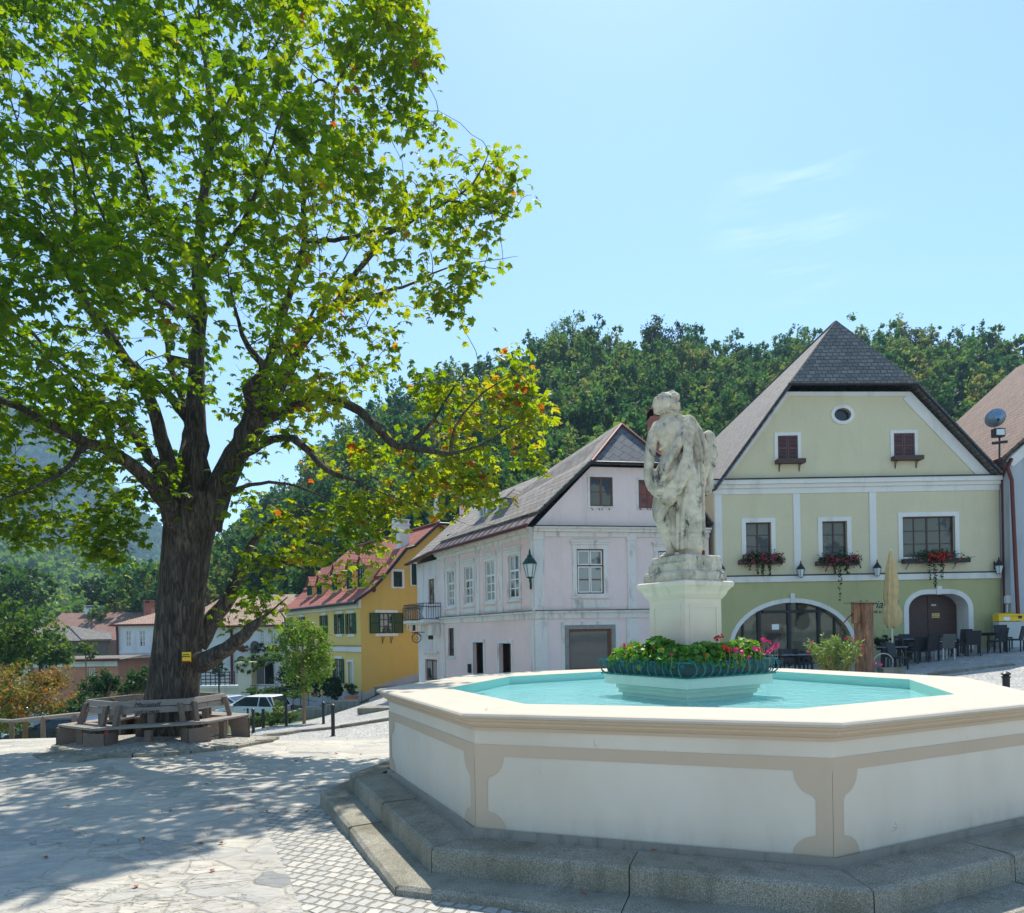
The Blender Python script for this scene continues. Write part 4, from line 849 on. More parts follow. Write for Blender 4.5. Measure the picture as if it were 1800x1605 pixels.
window(ph, PB, BW, M['wood_brown'], M['glass_curtain'], 2, (-.36, .6, .8), .09, .05, sur=.1, smat=M['pink']); window(ph, PB, BW2, M['black_iron'], M['glass'], 2, (), .06, .05)
for r, lab in ((D1, 'door'), (D2, 'door')):
    u0, z0, u1, z1 = r; b = MB(); a = .13
    bx(b, PL, u0-a, u0, z0, z1+a, -.02, .04); bx(b, PL, u1, u1+a, z0, z1+a, -.02, .04); bx(b, PL, u0, u1, z1, z1+a, -.02, .04); s_ = b.build('door_surround', M['white_old'], ph)
    b = MB(); bx(b, PL, u0, u1, z0, z1, -.5, -.46); um = (u0+u1)/2
    for k in range(2):
        for q0, q1 in ((z0+.2, z0+.9), (z0+1.05, z1-.15)): bx(b, PL, u0+.1+k*(um-u0-.02), um-.08+k*(um-u0-.02), q0, q1, -.46, -.44)
    b.build('door', M['wood_brown'], ph)
u0, z0, u1, z1 = BD; b = MB(); bx(b, PB, u0, u1, z0, z1, -.1, -.06); bx(b, PB, (u0+u1)/2-.02, (u0+u1)/2+.02, z0, z1, -.06, -.03); dd = b.build('door', M['wood_brown'], ph)
b = MB(); bx(b, PB, u0+.12, (u0+u1)/2-.1, z1-.95, z1-.1, -.062, -.05); bx(b, PB, (u0+u1)/2+.1, u1-.12, z1-.95, z1-.1, -.062, -.05); b.build('pane', M['glass_curtain'], dd)
b = MB(); a = .16; bx(b, PB, u0-a, u0, z0, z1+a, -.02, .04); bx(b, PB, u1, u1+a, z0, z1+a, -.02, .04); bx(b, PB, u0, u1, z1, z1+a, -.02, .04); bx(b, PB, u0-a-.1, u1+a+.1, z1+a+.18, z1+a+.25, -.02, .2); b.build('door_surround', M['pink'], ph)
# shop window
u0, z0, u1, z1 = SW; b = MB(); a = .16
for q_ in ((u0-a, u0, z0, z1+a), (u1, u1+a, z0, z1+a), (u0, u1, z1, z1+a)): bx(b, PF, *q_, -.03, .05)
so_ = b.build('shop_window', plain('grey_stone_trim', srgb(140, 138, 132), .8, var=.15), ph)
b = MB()
for q_ in ((u0-a-.13, u0-a, z0, z1+a+.13), (u1+a, u1+a+.13, z0, z1+a+.13), (u0-a, u1+a, z1+a, z1+a+.13)): bx(b, PF, *q_, -.03, .025)
b.build('surround', M['white_old'], so_)
b = MB()
for q_ in ((u0, u0+.06, z0, z1), (u1-.12, u1, z0, z1), (u0+.06, u1-.12, z1-.09, z1), (u0+.06, u1-.12, z0, z0+.1)): bx(b, PF, *q_, -.14, -.06)
b.build('frame', M['wood_brown'], so_); b = MB(); b.poly([PF.pt(u0, z0, -.1), PF.pt(u1, z0, -.1), PF.pt(u1, z1, -.1), PF.pt(u0, z1, -.1)]); b.build('pane', glassmat('shop_glass', srgb(52, 52, 50), .05, srgb(120, 118, 112), .6), so_)
# pilasters, quoins, cornices, string course
b = MB()
def pil(b, pl, u0, u1, z0, z1, o=.05):
    bx(b, pl, u0, u1, z0+.2, z1-.12, -.01, o); bx(b, pl, u0-.03, u1+.03, z0, z0+.2, -.01, o+.03); bx(b, pl, u0-.03, u1+.03, z1-.12, z1, -.01, o+.03); b.build('pilaster', M['white_old'], ph); b.__init__()
zt = zE-.34
pil(b, PF, 0.0, F2(735, 900)[0], zfl+.02, zt); pil(b, PF, F2(1155, 900)[0], F2(1197, 900)[0], zfl+.02, zt)
for x0, x1 in ((222, 236), (299, 311), (396, 411), (509, 528), (672, 690)):
    pil(b, PL, L2(x0, 950)[0], min(L2(x1, 950)[0], PL.L-.001), zfl+.02, zt, .045)
b = MB()
for pl, L in ((PF, PF.L), (PL, PL.L)):
    e = 0
    bx(b, pl, -e, L, zE-.05, zE+.02, -.01, .3); bx(b, pl, -e, L, zE-.16, zE-.051, -.01, .2); bx(b, pl, -e, L, zE-.34, zE-.162, -.01, .07)
    bx(b, pl, -e, L, zfl-.06, zfl+.02, -.01, .16); bx(b, pl, -e, L, zfl-.28, zfl-.062, -.01, .06)
b.build('cornice', M['white_old'], ph)
b = MB(); bx(b, PF, 0, PF.L, zfl+.02, zfl+.045, -.01, .2); bx(b, PL, 0, PL.L, zfl+.02, zfl+.045, -.01, .2); bx(b, PF, 0, PF.L, zE+.02, zE+.05, -.01, .34); b.build('cornice_flashing', M['black_iron'], ph)
for pl, a0, a1 in ((PF, -.001, F2(752, 1200)[0]), (PF, F2(1150, 1200)[0], F2(1210, 1200)[0]), (PL, PL.L-.22, PL.L+.0), (PL, L2(222, 1250)[0], L2(238, 1250)[0])):
    b = MB(); zq = zfl-.3; h_ = .235
    while zq > zbase: bx(b, pl, a0, a1, zq-h_+.015, zq, -.01, .05); zq -= h_
    bx(b, pl, a0+.02, a1-.02, zq, zfl-.3, -.01, .03); b.build('quoins', M['white_old'], ph)
b = MB()
for cx in (1012, 1255):
    for dx in (-38, -2, 12, 48): u, z = F2(cx+dx, 560); b.tube([PF.pt(u, z+.05, 0), PF.pt(u, z, .1), PF.pt(u, z-.05, .12), PF.pt(u, z-.02, .16)], .012, 4)
b.build('flower_box_hooks', M['black_iron'], ph)
# roof of the pink house
apx = at(1092.5, 747, 27.6); Bp = at(965, 829, 35.0); Cp = at(832, 884, 40.5); zr = .06
o_ = .38
e0 = PF.pt(-.35, zE+.02, o_); g0_ = PF.pt(gtop[0]-.05, gtop[1]+.1, o_-.05); g1_ = PF.pt(gr[0]+.05, gtop[1]+.1, o_-.05); e1 = PF.pt(PF.L, zE+.1, o_)
k0 = PF.pt(gtop[0]*.17-.18, zE+.5, o_)
el = PL.pt(PL.L+.3, zE+.02, .42); el2 = PL.pt(0, zE+.02, .42); eb = PB.pt(-.3, zEb+.35, .5)
kl = lambda p, q, t: Vector(p).lerp(Vector(q), t)
f0 = PL.pt(PL.L+.1, zE+.55, -.2); f2 = PL.pt(0, zE+.55, -.2)
roofobj('roof', [[f0, g0_, apx, Bp, f2], [f2, Bp, Cp], [f2, Cp, eb, el2], [apx, g1_, e1, Vector((e1.x, 40, e1.z)), Bp], [Bp, Vector((e1.x, 40, e1.z)), Cp]], M['slate_brown'], ph)
roofobj('front_hip', [[g0_, g1_, apx]], M['slate_diamond'], ph)
M['eave_metal'] = plain('weathered_brown_metal', srgb(112, 92, 86), .6, .1, var=.3, scale=3)
b = MB(); b.poly([el, f0, f2, el2]); 
n = 16
for i in range(n+1): b.tube([el.lerp(el2, i/n)+Vector((0, 0, .02)), f0.lerp(f2, i/n)+Vector((0, 0, .02))], .02, 4)
b.build('eave_flashing', M['eave_metal'], ph)
b = MB(); b.tube([el+PL.n*.05, el2+PL.n*.05], .08, 8); b.tube([el2+PL.n*.05, eb+PL.n*.05], .07, 8); b.build('gutter', M['gutter'], ph); b = MB(); b.tube([PF.pt(PF.L-.3, zE-.3, .15), PF.pt(PF.L-.3, -2, .15)], .06, 8); b.lathe([(.06, -.1), (.12, .1), (.22, .25), (.23, .3)], 4, PF.pt(PF.L-.3, zE+.1, .2)); b.build('drainpipe', M['gutter'], ph)
b = MB(); b.tube([f0, g0_], .05, 6); b.tube([g0_, g1_], .05, 6); b.tube([g1_, e1], .05, 6); b.build('verge', M['black_iron'], ph)
b = MB(); b.tube([g0_+Vector((0, 0, .03)), apx+Vector((0, 0, .03))], .07, 6); b.tube([g1_+Vector((0, 0, .03)), apx+Vector((0, 0, .03))], .07, 6); b.build('hip_tiles', M['gutter'], ph)
b = MB(); b.poly([PF.pt(PF.L, zbase), PF.pt(PF.L, zE), Vector((7.9, 40, zE)), Vector((7.9, 40, zbase))]); b.poly([PB.pt(0, zbase), PB.pt(0, zE), Cp, Vector((7.9, 40, zE)), Vector((7.9, 40, zbase))]); b.build('rear_side_walls', M['pink'], ph)
# dormers on the left slope
M['dormer_shingle'] = roofmat('pale_grey_shingles', srgb(160, 164, 166), srgb(180, 184, 186), .28, .18)
def dormer(par, pl, r, back, wallm, roofm, side, o, hip=False, frame=None, gl=None, zlow=None, peak=.55, nx=1, rows=(.5,)):
    u0, z0, u1, z1 = r; a = .12
    b = MB(); zl = z0-.25 if zlow is None else zlow
    wallmesh(b, pl, [(u0-a, zl), (u1+a, zl), (u1+a, z1+.12)]+([((u0+u1)/2, z1+.12+peak)] if not hip else [])+[(u0-a, z1+.12)], [rc(r)], .06, o)
    do = b.build('dormer', wallm, par)
    b = MB(); 
    for u in (u0-a, u1+a): b.poly([pl.pt(u, zl, o), pl.pt(u, z1+.12, o), pl.pt(u, z1+.12, o-back), pl.pt(u, zl, o-back)])
    ch = b.build('dormer_cheek', side, do); uvplane(ch)
    um = (u0+u1)/2; f_ = .12; zt = z1+.12; pk = zt+peak
    e = lambda u, z, q: pl.pt(u, z, q)
    if hip: P = [[e(u0-a-f_, zt-.02, o+f_), e(u1+a+f_, zt-.02, o+f_), e(um+.1, pk, o-.6), e(um-.1, pk, o-.6)], [e(u0-a-f_, zt-.02, o+f_), e(um-.1, pk, o-.6), e(um-.1, pk, o-back*1.3), e(u0-a-f_, zt, o-back)], [e(u1+a+f_, zt-.02, o+f_), e(um+.1, pk, o-.6), e(um+.1, pk, o-back*1.3), e(u1+a+f_, zt, o-back)]]
    else: P = [[e(u0-a-f_, zt-.08, o+f_), e(um, pk, o+f_), e(um, pk, o-back*1.35), e(u0-a-f_, zt-.08, o-back)], [e(u1+a+f_, zt-.08, o+f_), e(um, pk, o+f_), e(um, pk, o-back*1.35), e(u1+a+f_, zt-.08, o-back)]]
    roofobj('dormer_roof', P, roofm, do, .06)
    b = MB(); fw = .05
    for q_ in ((u0, u0+fw, z0, z1), (u1-fw, u1, z0, z1), (u0, u1, z0, z0+fw), (u0, u1, z1-fw, z1), ((u0+u1)/2-.02, (u0+u1)/2+.02, z0, z1), (u0, u1, z1-(z1-z0)*.4-.015, z1-(z1-z0)*.4+.015)): bx(b, pl, *q_, o-.05, o+.01)
    for q_ in ((u0-.1, u0, z0-.1, z1+.1), (u1, u1+.1, z0-.1, z1+.1), (u0, u1, z0-.1, z0), (u0, u1, z1, z1+.1)): bx(b, pl, *q_, o-.01, o+.03)
    b.build('dormer_window', frame or M['white_paint'], do)
    b = MB(); b.poly([pl.pt(u0, z0, o-.03), pl.pt(u1, z0, o-.03), pl.pt(u1, z1, o-.03), pl.pt(u0, z1, o-.03)]); b.build('dormer_pane', gl or M['glass_curtain'], do)
PD = Plane(PL.pt(0, 0, -.95), PL.pt(PL.L, 0, -.95))
for x in ((412, 548, 446, 662), (505, 525, 545, 628)):
    r = PD.rect(Z2, *x); dormer(ph, PD, r, 2.6, M['dormer_shingle'], M['slate_brown'], M['dormer_shingle'], 0, True, peak=.5)
r = PD.rect(Z2, 262, 715, 308, 748); b = MB(); bx(b, PD, r[0], r[2], r[1], r[3], -.4, .0); do = b.build('roof_hatch', M['wood_dark'], ph); b = MB(); bx(b, PD, r[0]-.1, r[2]+.1, r[3], r[3]+.35, -1.2, .12); b.build('hatch_roof', M['slate'], do)
# brick chimney behind the pink house
def brickmat():
    m = NM('red_brick'); br = m.n('ShaderNodeTexBrick'); br.inputs['Scale'].default_value = 1; br.inputs['Brick Width'].default_value = .25; br.inputs['Row Height'].default_value = .08; br.inputs['Mortar Size'].default_value = .01
    br.inputs['Color1'].default_value = srgb(150, 76, 60); br.inputs['Color2'].default_value = srgb(180, 100, 78); br.inputs['Mortar'].default_value = srgb(140, 120, 108)
    p = m.co((1, 1, 1), (R(90), 0, 0)); m.l(p, br.inputs[0]); return m.fin(br.outputs[0], .9)
M['brick'] = brickmat()
c = at(1155, 760, 31); zt = at(1155, 735, 31).z
b = MB(); b.box(c.x-.36, c.x+.36, 30.7, 31.4, 5, zt); b.box(c.x-.36, c.x-.22, 30.7, 31.4, zt, zt+.3); b.box(c.x+.22, c.x+.36, 30.7, 31.4, zt, zt+.3); b.box(c.x-.36, c.x-.22, 30.7, 31.4, zt, zt+.3)
b.add([(c.x-.42, 30.64, zt+.3), (c.x+.42, 30.64, zt+.3), (c.x+.42, 31.46, zt+.3), (c.x-.42, 31.46, zt+.3), (c.x, 30.64, zt+.66), (c.x, 31.46, zt+.66)], [(0, 1, 2, 3), (0, 1, 4), (2, 3, 5), (0, 3, 5, 4), (1, 2, 5, 4)])
b.build('chimney', M['brick'], ph)
# wrought iron balcony
b = MB(); u0, u1 = -.25, PB.L+.75; bu = PB
zf = B1(700, 1045)[1]; zt = B1(700, 968)[1]
bx(b, PB, .35, PB.L+.35, zf-.12, zf, -.01, .95); bx(b, PB, .5, PB.L+.2, zf-.2, zf-.12, -.01, .8)
bx(b, PB, PB.L-.25, PB.L+.25, zf-.75, zf-.2, -.01, .5)
bal = b.build('balcony', M['white_old'], ph)
b = MB(); a0, a1 = .38, PB.L+.33
for z in (zf+.06, zt, (zf+zt)/2+.25): b.tube([PB.pt(a0, z, .02), PB.pt(a0, z, .92), PB.pt(a1, z, .92), PB.pt(a1, z, .02)], .018, 4)
for i in range(25):
    u = a0+(a1-a0)*i/24; b.tube([PB.pt(u, zf+.05, .92), PB.pt(u, zf+.3, 1.04), PB.pt(u, zf+.55, .98), PB.pt(u, zt, .92)], .011, 4)
    if i % 2 == 0: b.tube([PB.pt(u+.09*math.cos(t), zf+.62+.09*math.sin(t), .97) for t in np.linspace(0, 5, 8)], .008, 3)
for u in (a0, a1):
    for i in range(7): v = .05+.87*i/7; b.tube([PB.pt(u, zf+.05, v), PB.pt(u, zt, v)], .011, 4)
b.build('railing', M['black_iron'], bal)
b = MB(); u, z = L2(655, 930); 
wall_lantern(PL.pt(PL.L-.15, z, .05), (PL.n*.3+PF.n).normalized(), 1.35, 'large green street lantern on the corner of the pink house', True)
t = thing('hanging_sign', 'round wrought iron scroll sign on the side wall beneath the iron balcony', 'sign', PB.pt(.9, B1(665, 1100)[1], 0)); p0 = PB.pt(.9, B1(665, 1100)[1], 0)
b = MB(); b.tube([p0, p0+PB.n*.7], .02, 5); b.tube([p0+PB.n*(.45+.25*math.cos(a))+Vector((0, 0, -.28+.25*math.sin(a))) for a in np.linspace(0, 6.28, 16)], .025, 5); b.tube([p0+PB.n*(.45+(.03+.02*a)*math.cos(a))+Vector((0, 0, -.28+(.03+.02*a)*math.sin(a))) for a in np.linspace(0, 9, 20)], .016, 4); b.build('scroll', M['black_iron'], t)
b = MB(); u, z = PL.px(828.5, 1171); bx(b, PL, u-.12, u+.05, z-.3, z+.1, .04, .14); tag(b.build('letter_box', M['black_iron']), 'small black letter box beside the left doorway of the pink house', 'letter box')
# ================================================================ yellow house
Yc = Vector((-8.65, 38.7)); gd = Vector((.811, .584)); ld = Vector((-.584, .811))
YG = Plane(Yc, Yc+gd*9.5); YL = Plane(Yc+ld*13.4, Yc)
yh = thing('yellow_house', 'yellow house with red tiled roof, dormers and dark green shutters', 'house', (-9, 42, -3.8))
G1 = lambda x, y: YG.pz(Z1, x, y)
vg = [G1(352, 945), G1(400, 907), G1(460, 847), G1(565, 716), G1(600, 706), G1(715, 600), G1(800, 606)]
zb0 = -5.6
wr = YG.rect(Z1, 512, 815, 553, 887); wsh = YG.rect(Z1, 447, 1010, 510, 1105); w3 = YG.rect(Z1, 597, 778, 621, 878); w4 = YG.rect(Z1, 596, 1058, 616, 1094)
b = MB(); wallmesh(b, YG, [(0, zb0), (8.6, zb0), (8.6, 2), vg[6], vg[5], vg[4], vg[3], vg[2], vg[1], (0, vg[0][1])], [rc(wr), rc(wsh), rc(w3), rc(w4)], .12); b.build('gable_wall', M['yellow_gable'], yh)
window(yh, YG, wr, M['shutter'], M['glass'], 2, (.5,), .06, .06, sur=.14, sill=False); window(yh, YG, w3, M['shutter'], M['glass'], 2, (.33, .66), .06, .05, sur=.08, sill=False); window(yh, YG, w4, M['shutter'], M['glass'], 2, (.5,), .06, .05, sur=.08, sill=False)
wo = window(yh, YG, wsh, M['shutter'], M['glass_curtain'], 3, (.33, .66), .06, .06, shut=.62)
u0, z0, u1, z1 = wsh; b = MB(); bx(b, YG, u0-.3, u1+.3, z1+.02, z1+.17, -.01, .07); bx(b, YG, u0-.3, u1+.3, z0-.17, z0-.02, -.01, .07); b.build('surround', M['white_trim'], wo)
b = MB()
for u in (u0+.15, u1-.15): b.tube([YG.pt(u, z0-.2, .3), YG.pt(u, z0-.35, .2), YG.pt(u, z0-.6, .02), YG.pt(u, z0-.2, .02)], .02, 4)
b.build('bracket', M['black_iron'], wo)
r = YG.rect(Z1, 565, 1003, 592, 1092); b = MB()
for q_ in ((r[0], r[2], r[1], r[1]+.05), (r[0], r[2], r[3]-.05, r[3]), (r[0], r[0]+.05, r[1], r[3]), (r[2]-.05, r[2], r[1], r[3]), (r[0], r[2], (r[1]+r[3])/2-.02, (r[1]+r[3])/2+.02), ((r[0]+r[2])/2-.02, (r[0]+r[2])/2+.02, r[1], r[3])): bx(b, YG, *q_, .2, .26)
b.build('trellis', M['cream'], yh)
lw = [YL.rect(Z1, *q_) for q_ in ((179, 1022, 195, 1107), (248, 1015, 271, 1108), (302, 1012, 326, 1108), (20, 1035, 34, 1105), (75, 1030, 90, 1106))]; lg = YL.rect(Z1, 243, 1226, 270, 1338); ldr = YL.rect(Z1, 300, 1240, 323, 1362)
ze = vg[0][1]
b = MB(); wallmesh(b, YL, [(0, zb0-.5), (YL.L, zb0-.5), (YL.L, ze), (0, ze)], [rc(q_) for q_ in lw]+[rc(lg), rc(ldr)], .14); b.build('street_wall', M['yellow'], yh)
for q_ in lw:
    wo = window(yh, YL, q_, M['shutter'], M['glass_curtain'], 2, (.33, .66), .08, .05, shut=.34); u0, z0, u1, z1 = q_
    b = MB(); bx(b, YL, u0-.12, u1+.12, z1+.02, z1+.17, -.01, .06); bx(b, YL, u0-.12, u1+.12, z0-.17, z0-.02, -.01, .06); b.build('surround', M['white_trim'], wo)
wo = window(yh, YL, lg, M['shutter'], M['glass_curtain'], 2, (.3, .6), .08, .05, shut=.38); u0, z0, u1, z1 = lg
b = MB(); bx(b, YL, u0-.1, u1+.1, z1+.02, z1+.17, -.01, .06); bx(b, YL, u0-.1, u1+.1, z0-.2, z0-.02, -.01, .06); b.build('surround', M['white_trim'], wo)
u0, z0, u1, z1 = ldr; b = MB(); bx(b, YL, u0, u1, z0, z1, -.13, -.09); do = b.build('door', M['pale_grey'], yh); b = MB(); bx(b, YL, u0-.13, u0, z0, z1+.13, -.02, .04); bx(b, YL, u1, u1+.13, z0, z1+.13, -.02, .04); bx(b, YL, u0, u1, z1, z1+.13, -.02, .04); b.build('surround', M['white_trim'], do)
zs = YL.pz(Z1, 360, 1175)[1]
b = MB(); bx(b, YL, 0, YL.L+.05, zs-.22, zs+.1, -.01, .09); b.build('string_course', M['white_trim'], yh); b = MB(); bx(b, YL, 0, YL.L+.08, zs+.1, zs+.13, -.01, .13); b.build('string_flashing', M['black_iron'], yh)
b = MB(); bx(b, YL, 0, YL.L+.1, ze-.5, ze-.02, -.01, .14); b.build('eave_cornice', M['white_trim'], yh)
# grey plinth following the slope of the street
def plinth(pl, L, h, name):
    b = MB(); n = 14
    for i in range(n):
        ua, ub = L*i/n, L*(i+1)/n; za, zb = [gz(*pl.pt(u, 0).xy)+h for u in (ua, ub)]
        b.add([pl.pt(ua, za-h-.9, .04), pl.pt(ub, zb-h-.9, .04), pl.pt(ub, zb, .04), pl.pt(ua, za, .04), pl.pt(ua, za, 0), pl.pt(ub, zb, 0)], [(0, 1, 2, 3), (3, 2, 5, 4)])
    b.build(name, M['grey_plaster'], yh)
plinth(YL, YL.L+.04, .62, 'plinth'); plinth(YG, 8.6, .42, 'plinth')
L3 = Vector((ld.x, ld.y, 0))*14.0; fr = -Vector((ld.x, ld.y, 0))*.35
def vp(i, o=.0): u, z = vg[i]; return YG.pt(u, z+.1)+fr
ev = YG.pt(-.45, ze-.12)+fr
pts = [ev, vp(1), vp(2), vp(3), vp(4), vp(5), vp(6)]
roofobj('roof', [[pts[i], pts[i+1], pts[i+1]+L3, pts[i]+L3] for i in range(5)]+[[pts[5], YG.pt(9.8, 2.2)+fr, YG.pt(9.8, 2.2)+fr+L3, pts[5]+L3]], M['tile_red'], yh)
b = MB(); b.tube(pts, .09, 6); b.tube([ev+Vector((0, 0, -.08)), ev+L3+Vector((0, 0, -.08))], .09, 6); q = ev+L3; b.tube([q, q+Vector((.4, 0, -.6)), q+Vector((.45, 0, -4))], .06, 6); b.build('gutter', M['black_iron'], yh)
b = MB(); b.tube([pts[5]+Vector((0, 0, .05)), pts[5]+L3+Vector((0, 0, .05))], .1, 6); b.build('ridge_tiles', M['tile_red'], yh)
YD = Plane(YL.pt(0, 0, -.75), YL.pt(YL.L, 0, -.75))
for x in ((349, 797, 371, 880), (297, 812, 316, 888), (228, 834, 245, 895), (156, 880, 173, 916), (110, 888, 128, 920)):
    r = YD.rect(Z1, *x); dormer(yh, YD, r, 1.9, M['yellow'], M['tile_red'], M['yellow'], 0, False, M['shutter'], M['glass_mid'], zlow=r[1]-.35, peak=.62)
c = at(708, 945, 42.0); chimney('chimney', yh, c, .62, .62, c.z-1.6, at(708, 924, 42).z, M['white_trim'], R(36))
b = MB(); p = G1(416, 912); b.lathe([(.05, 0), (.13, .05), (.13, .2), (.04, .28)], 8, YG.pt(p[0], p[1], .12)); b.build('alarm_lamp', M['gutter'], yh)
# ================================================================ right neighbour: grey house with brown tiled roof
RN = Plane((19.55, 26.5), (27, 26.3)); rh = thing('grey_house', 'grey rendered house with brown tiled roof at the right edge', 'house', (23, 30, -.8))
ze2 = at(1771, 797, 26.5).z
b = MB(); b.poly([RN.pt(0, -2), RN.pt(8, -2), RN.pt(8, ze2+6.7), RN.pt(0, ze2-.15)]); b.poly([RN.pt(0, -2), RN.pt(0, ze2), Vector((19.75, 37.5, ze2)), Vector((19.75, 37.5, -2))]); b.build('wall', M['grey_plaster'], rh)
b = MB(); bx(b, RN, -.0, .0+8, -2, -.35, .0, .06); b.build('plinth', plaster('dark_plinth', srgb(96, 98, 102), None, 0), rh)
e0_ = RN.pt(-.35, ze2-.25, .3); e1_ = RN.pt(8, ze2-.25+8.35*.88, .3); bk2 = Vector((0, 10.6, 0))
M['tile_wave'] = roofmat('brown_pantiles', srgb(80, 56, 46), srgb(122, 94, 78), .24, .34, dirt=srgb(70, 50, 46), mortar=.15)
roofobj('roof', [[e0_, e1_, e1_+bk2, e0_+bk2]], M['tile_wave'], rh)
# raised rows of the pantiles
b = MB(); d = (e1_-e0_); n = 34
for i in range(n):
    p = e0_+d*(i/n); nn = Vector((-d.z, 0, d.x)).normalized(); q = e0_+d*((i+1)/n)
    b.add([p+nn*.01, q+nn*.07, q+nn*.07+bk2, p+nn*.01+bk2, q+nn*.01, q+nn*.01+bk2], [(0, 1, 2, 3), (1, 4, 5, 2)])
o = b.build('tile_courses', M['tile_wave'], rh); uvplane(o)
b = MB(); band(b, RN, (-.1, ze2-.28), (8, ze2-.28+8.1*.88), .35, -.01, .06); b.build('verge_trim', M['white_trim'], rh)
b = MB(); b.tube([e0_+Vector((-.06, 0, .0)), e0_+bk2+Vector((-.06, 0, 0))], .08, 6); p = RN.pt(.25, 0, .12); q = at(1771, 812, 26.2); b.tube([q+Vector((.3, .2, .15)), q+Vector((0, 0, -.2)), Vector((q.x+.15, q.y, q.z-.7)), Vector((q.x+.35, q.y, -1.0))], .07, 8); b.build('gutter', M['gutter'], rh)
# floodlight mast at the roof corner
fl = thing('floodlight', 'round floodlight with a smaller square lamp on a pole above the green house drainpipe', 'floodlight', at(1756, 800, 26.2))
b = MB(); p = at(1757, 812, 26.2); q = at(1757, 752, 26.2); b.tube([p, q], .035, 6); b.tube([at(1745, 779, 26.2), at(1770, 776, 26.2)], .06, 6); b.build('pole', M['black_iron'], fl)
b = MB(); T = Matrix.Translation(at(1750, 735, 26.1)) @ Matrix.Rotation(R(-62), 4, 'X') @ Matrix.Rotation(R(15), 4, 'Y'); b.lathe([(.05, -.3), (.16, -.22), (.3, -.08), (.34, .0), (.36, .02)], 18, (0, 0, 0), False, 0, T); b.build('lamp_shade', plain('blue_grey_metal', srgb(120, 140, 160), .3, .5), fl)
b = MB(); b.lathe([(.33, .0), (.2, .05), (.0, .07)], 18, (0, 0, 0), False, 0, T); b.build('lens', M['lamp_glass'], fl)
b = MB(); p = at(1755, 761, 26.1); b.box(p.x-.2, p.x+.2, p.y-.1, p.y+.12, p.z-.16, p.z+.16); o = b.build('square_lamp', M['black_iron'], fl); b = MB(); b.box(p.x-.15, p.x+.15, p.y-.13, p.y-.1, p.z-.11, p.z+.11); b.build('lens', M['lamp_glass'], o)
# yellow post box on its grey cabinet
p = at(1772, 1092, 26.3); pbx = thing('post_box', 'yellow wall post box above a pale grey cabinet by the drainpipe', 'post box', (p.x, 26.6, -1))
b = MB(); b.box(p.x-.5, p.x+.5, 26.1, 26.45, at(0, 1091.5, 26.3).z+(-K*872/F*26.3)*-0+.0, at(1772, 1079, 26.3).z); 
zt = at(1772, 1077, 26.3).z; zm = at(1772, 1092, 26.3).z; zl = at(1772, 1116, 26.3).z
b = MB(); b.box(p.x-.5, p.x+.5, 26.1, 26.45, zm, zt-.06); b.add([(p.x-.5, 26.1, zt-.06), (p.x+.5, 26.1, zt-.06), (p.x+.5, 26.45, zt), (p.x-.5, 26.45, zt)], [(0, 1, 2, 3)]); b.box(p.x-.42, p.x+.42, 26.06, 26.1, zt-.13, zt-.1); b.build('box', M['post_yellow'], pbx, bevel=.012)
b = MB(); b.box(p.x-.32, p.x-.08, 26.085, 26.098, zm+.04, zm+.17); b.build('label', M['white_ink'], pbx)
b = MB(); b.lathe([(.001, 0), (.07, 0), (.07, .02), (.001, .02)], 12, (0, 0, 0), False, 0, Matrix.Translation((p.x+.32, 26.1, zt-.17)) @ Matrix.Rotation(R(90), 4, 'X')); b.build('emblem', M['ink'], pbx)
b = MB(); b.box(p.x-.48, p.x+.5, 26.12, 26.45, -1.6, zm-.02); b.build('cabinet', M['pale_grey'], pbx, bevel=.01)
b = MB(); p = at(1771, 1054, 26.45); b.lathe([(.07, -.16), (.12, -.14), (.12, .1), (.08, .16)], 10, p); b.tube([p+Vector((0, 0, -.1)), p+Vector((-.02, 0, -.5))], .03, 5); tag(b.build('antenna_box', M['pale_grey']), 'small pale grey utility housing on the wall above the yellow post box', 'utility box')
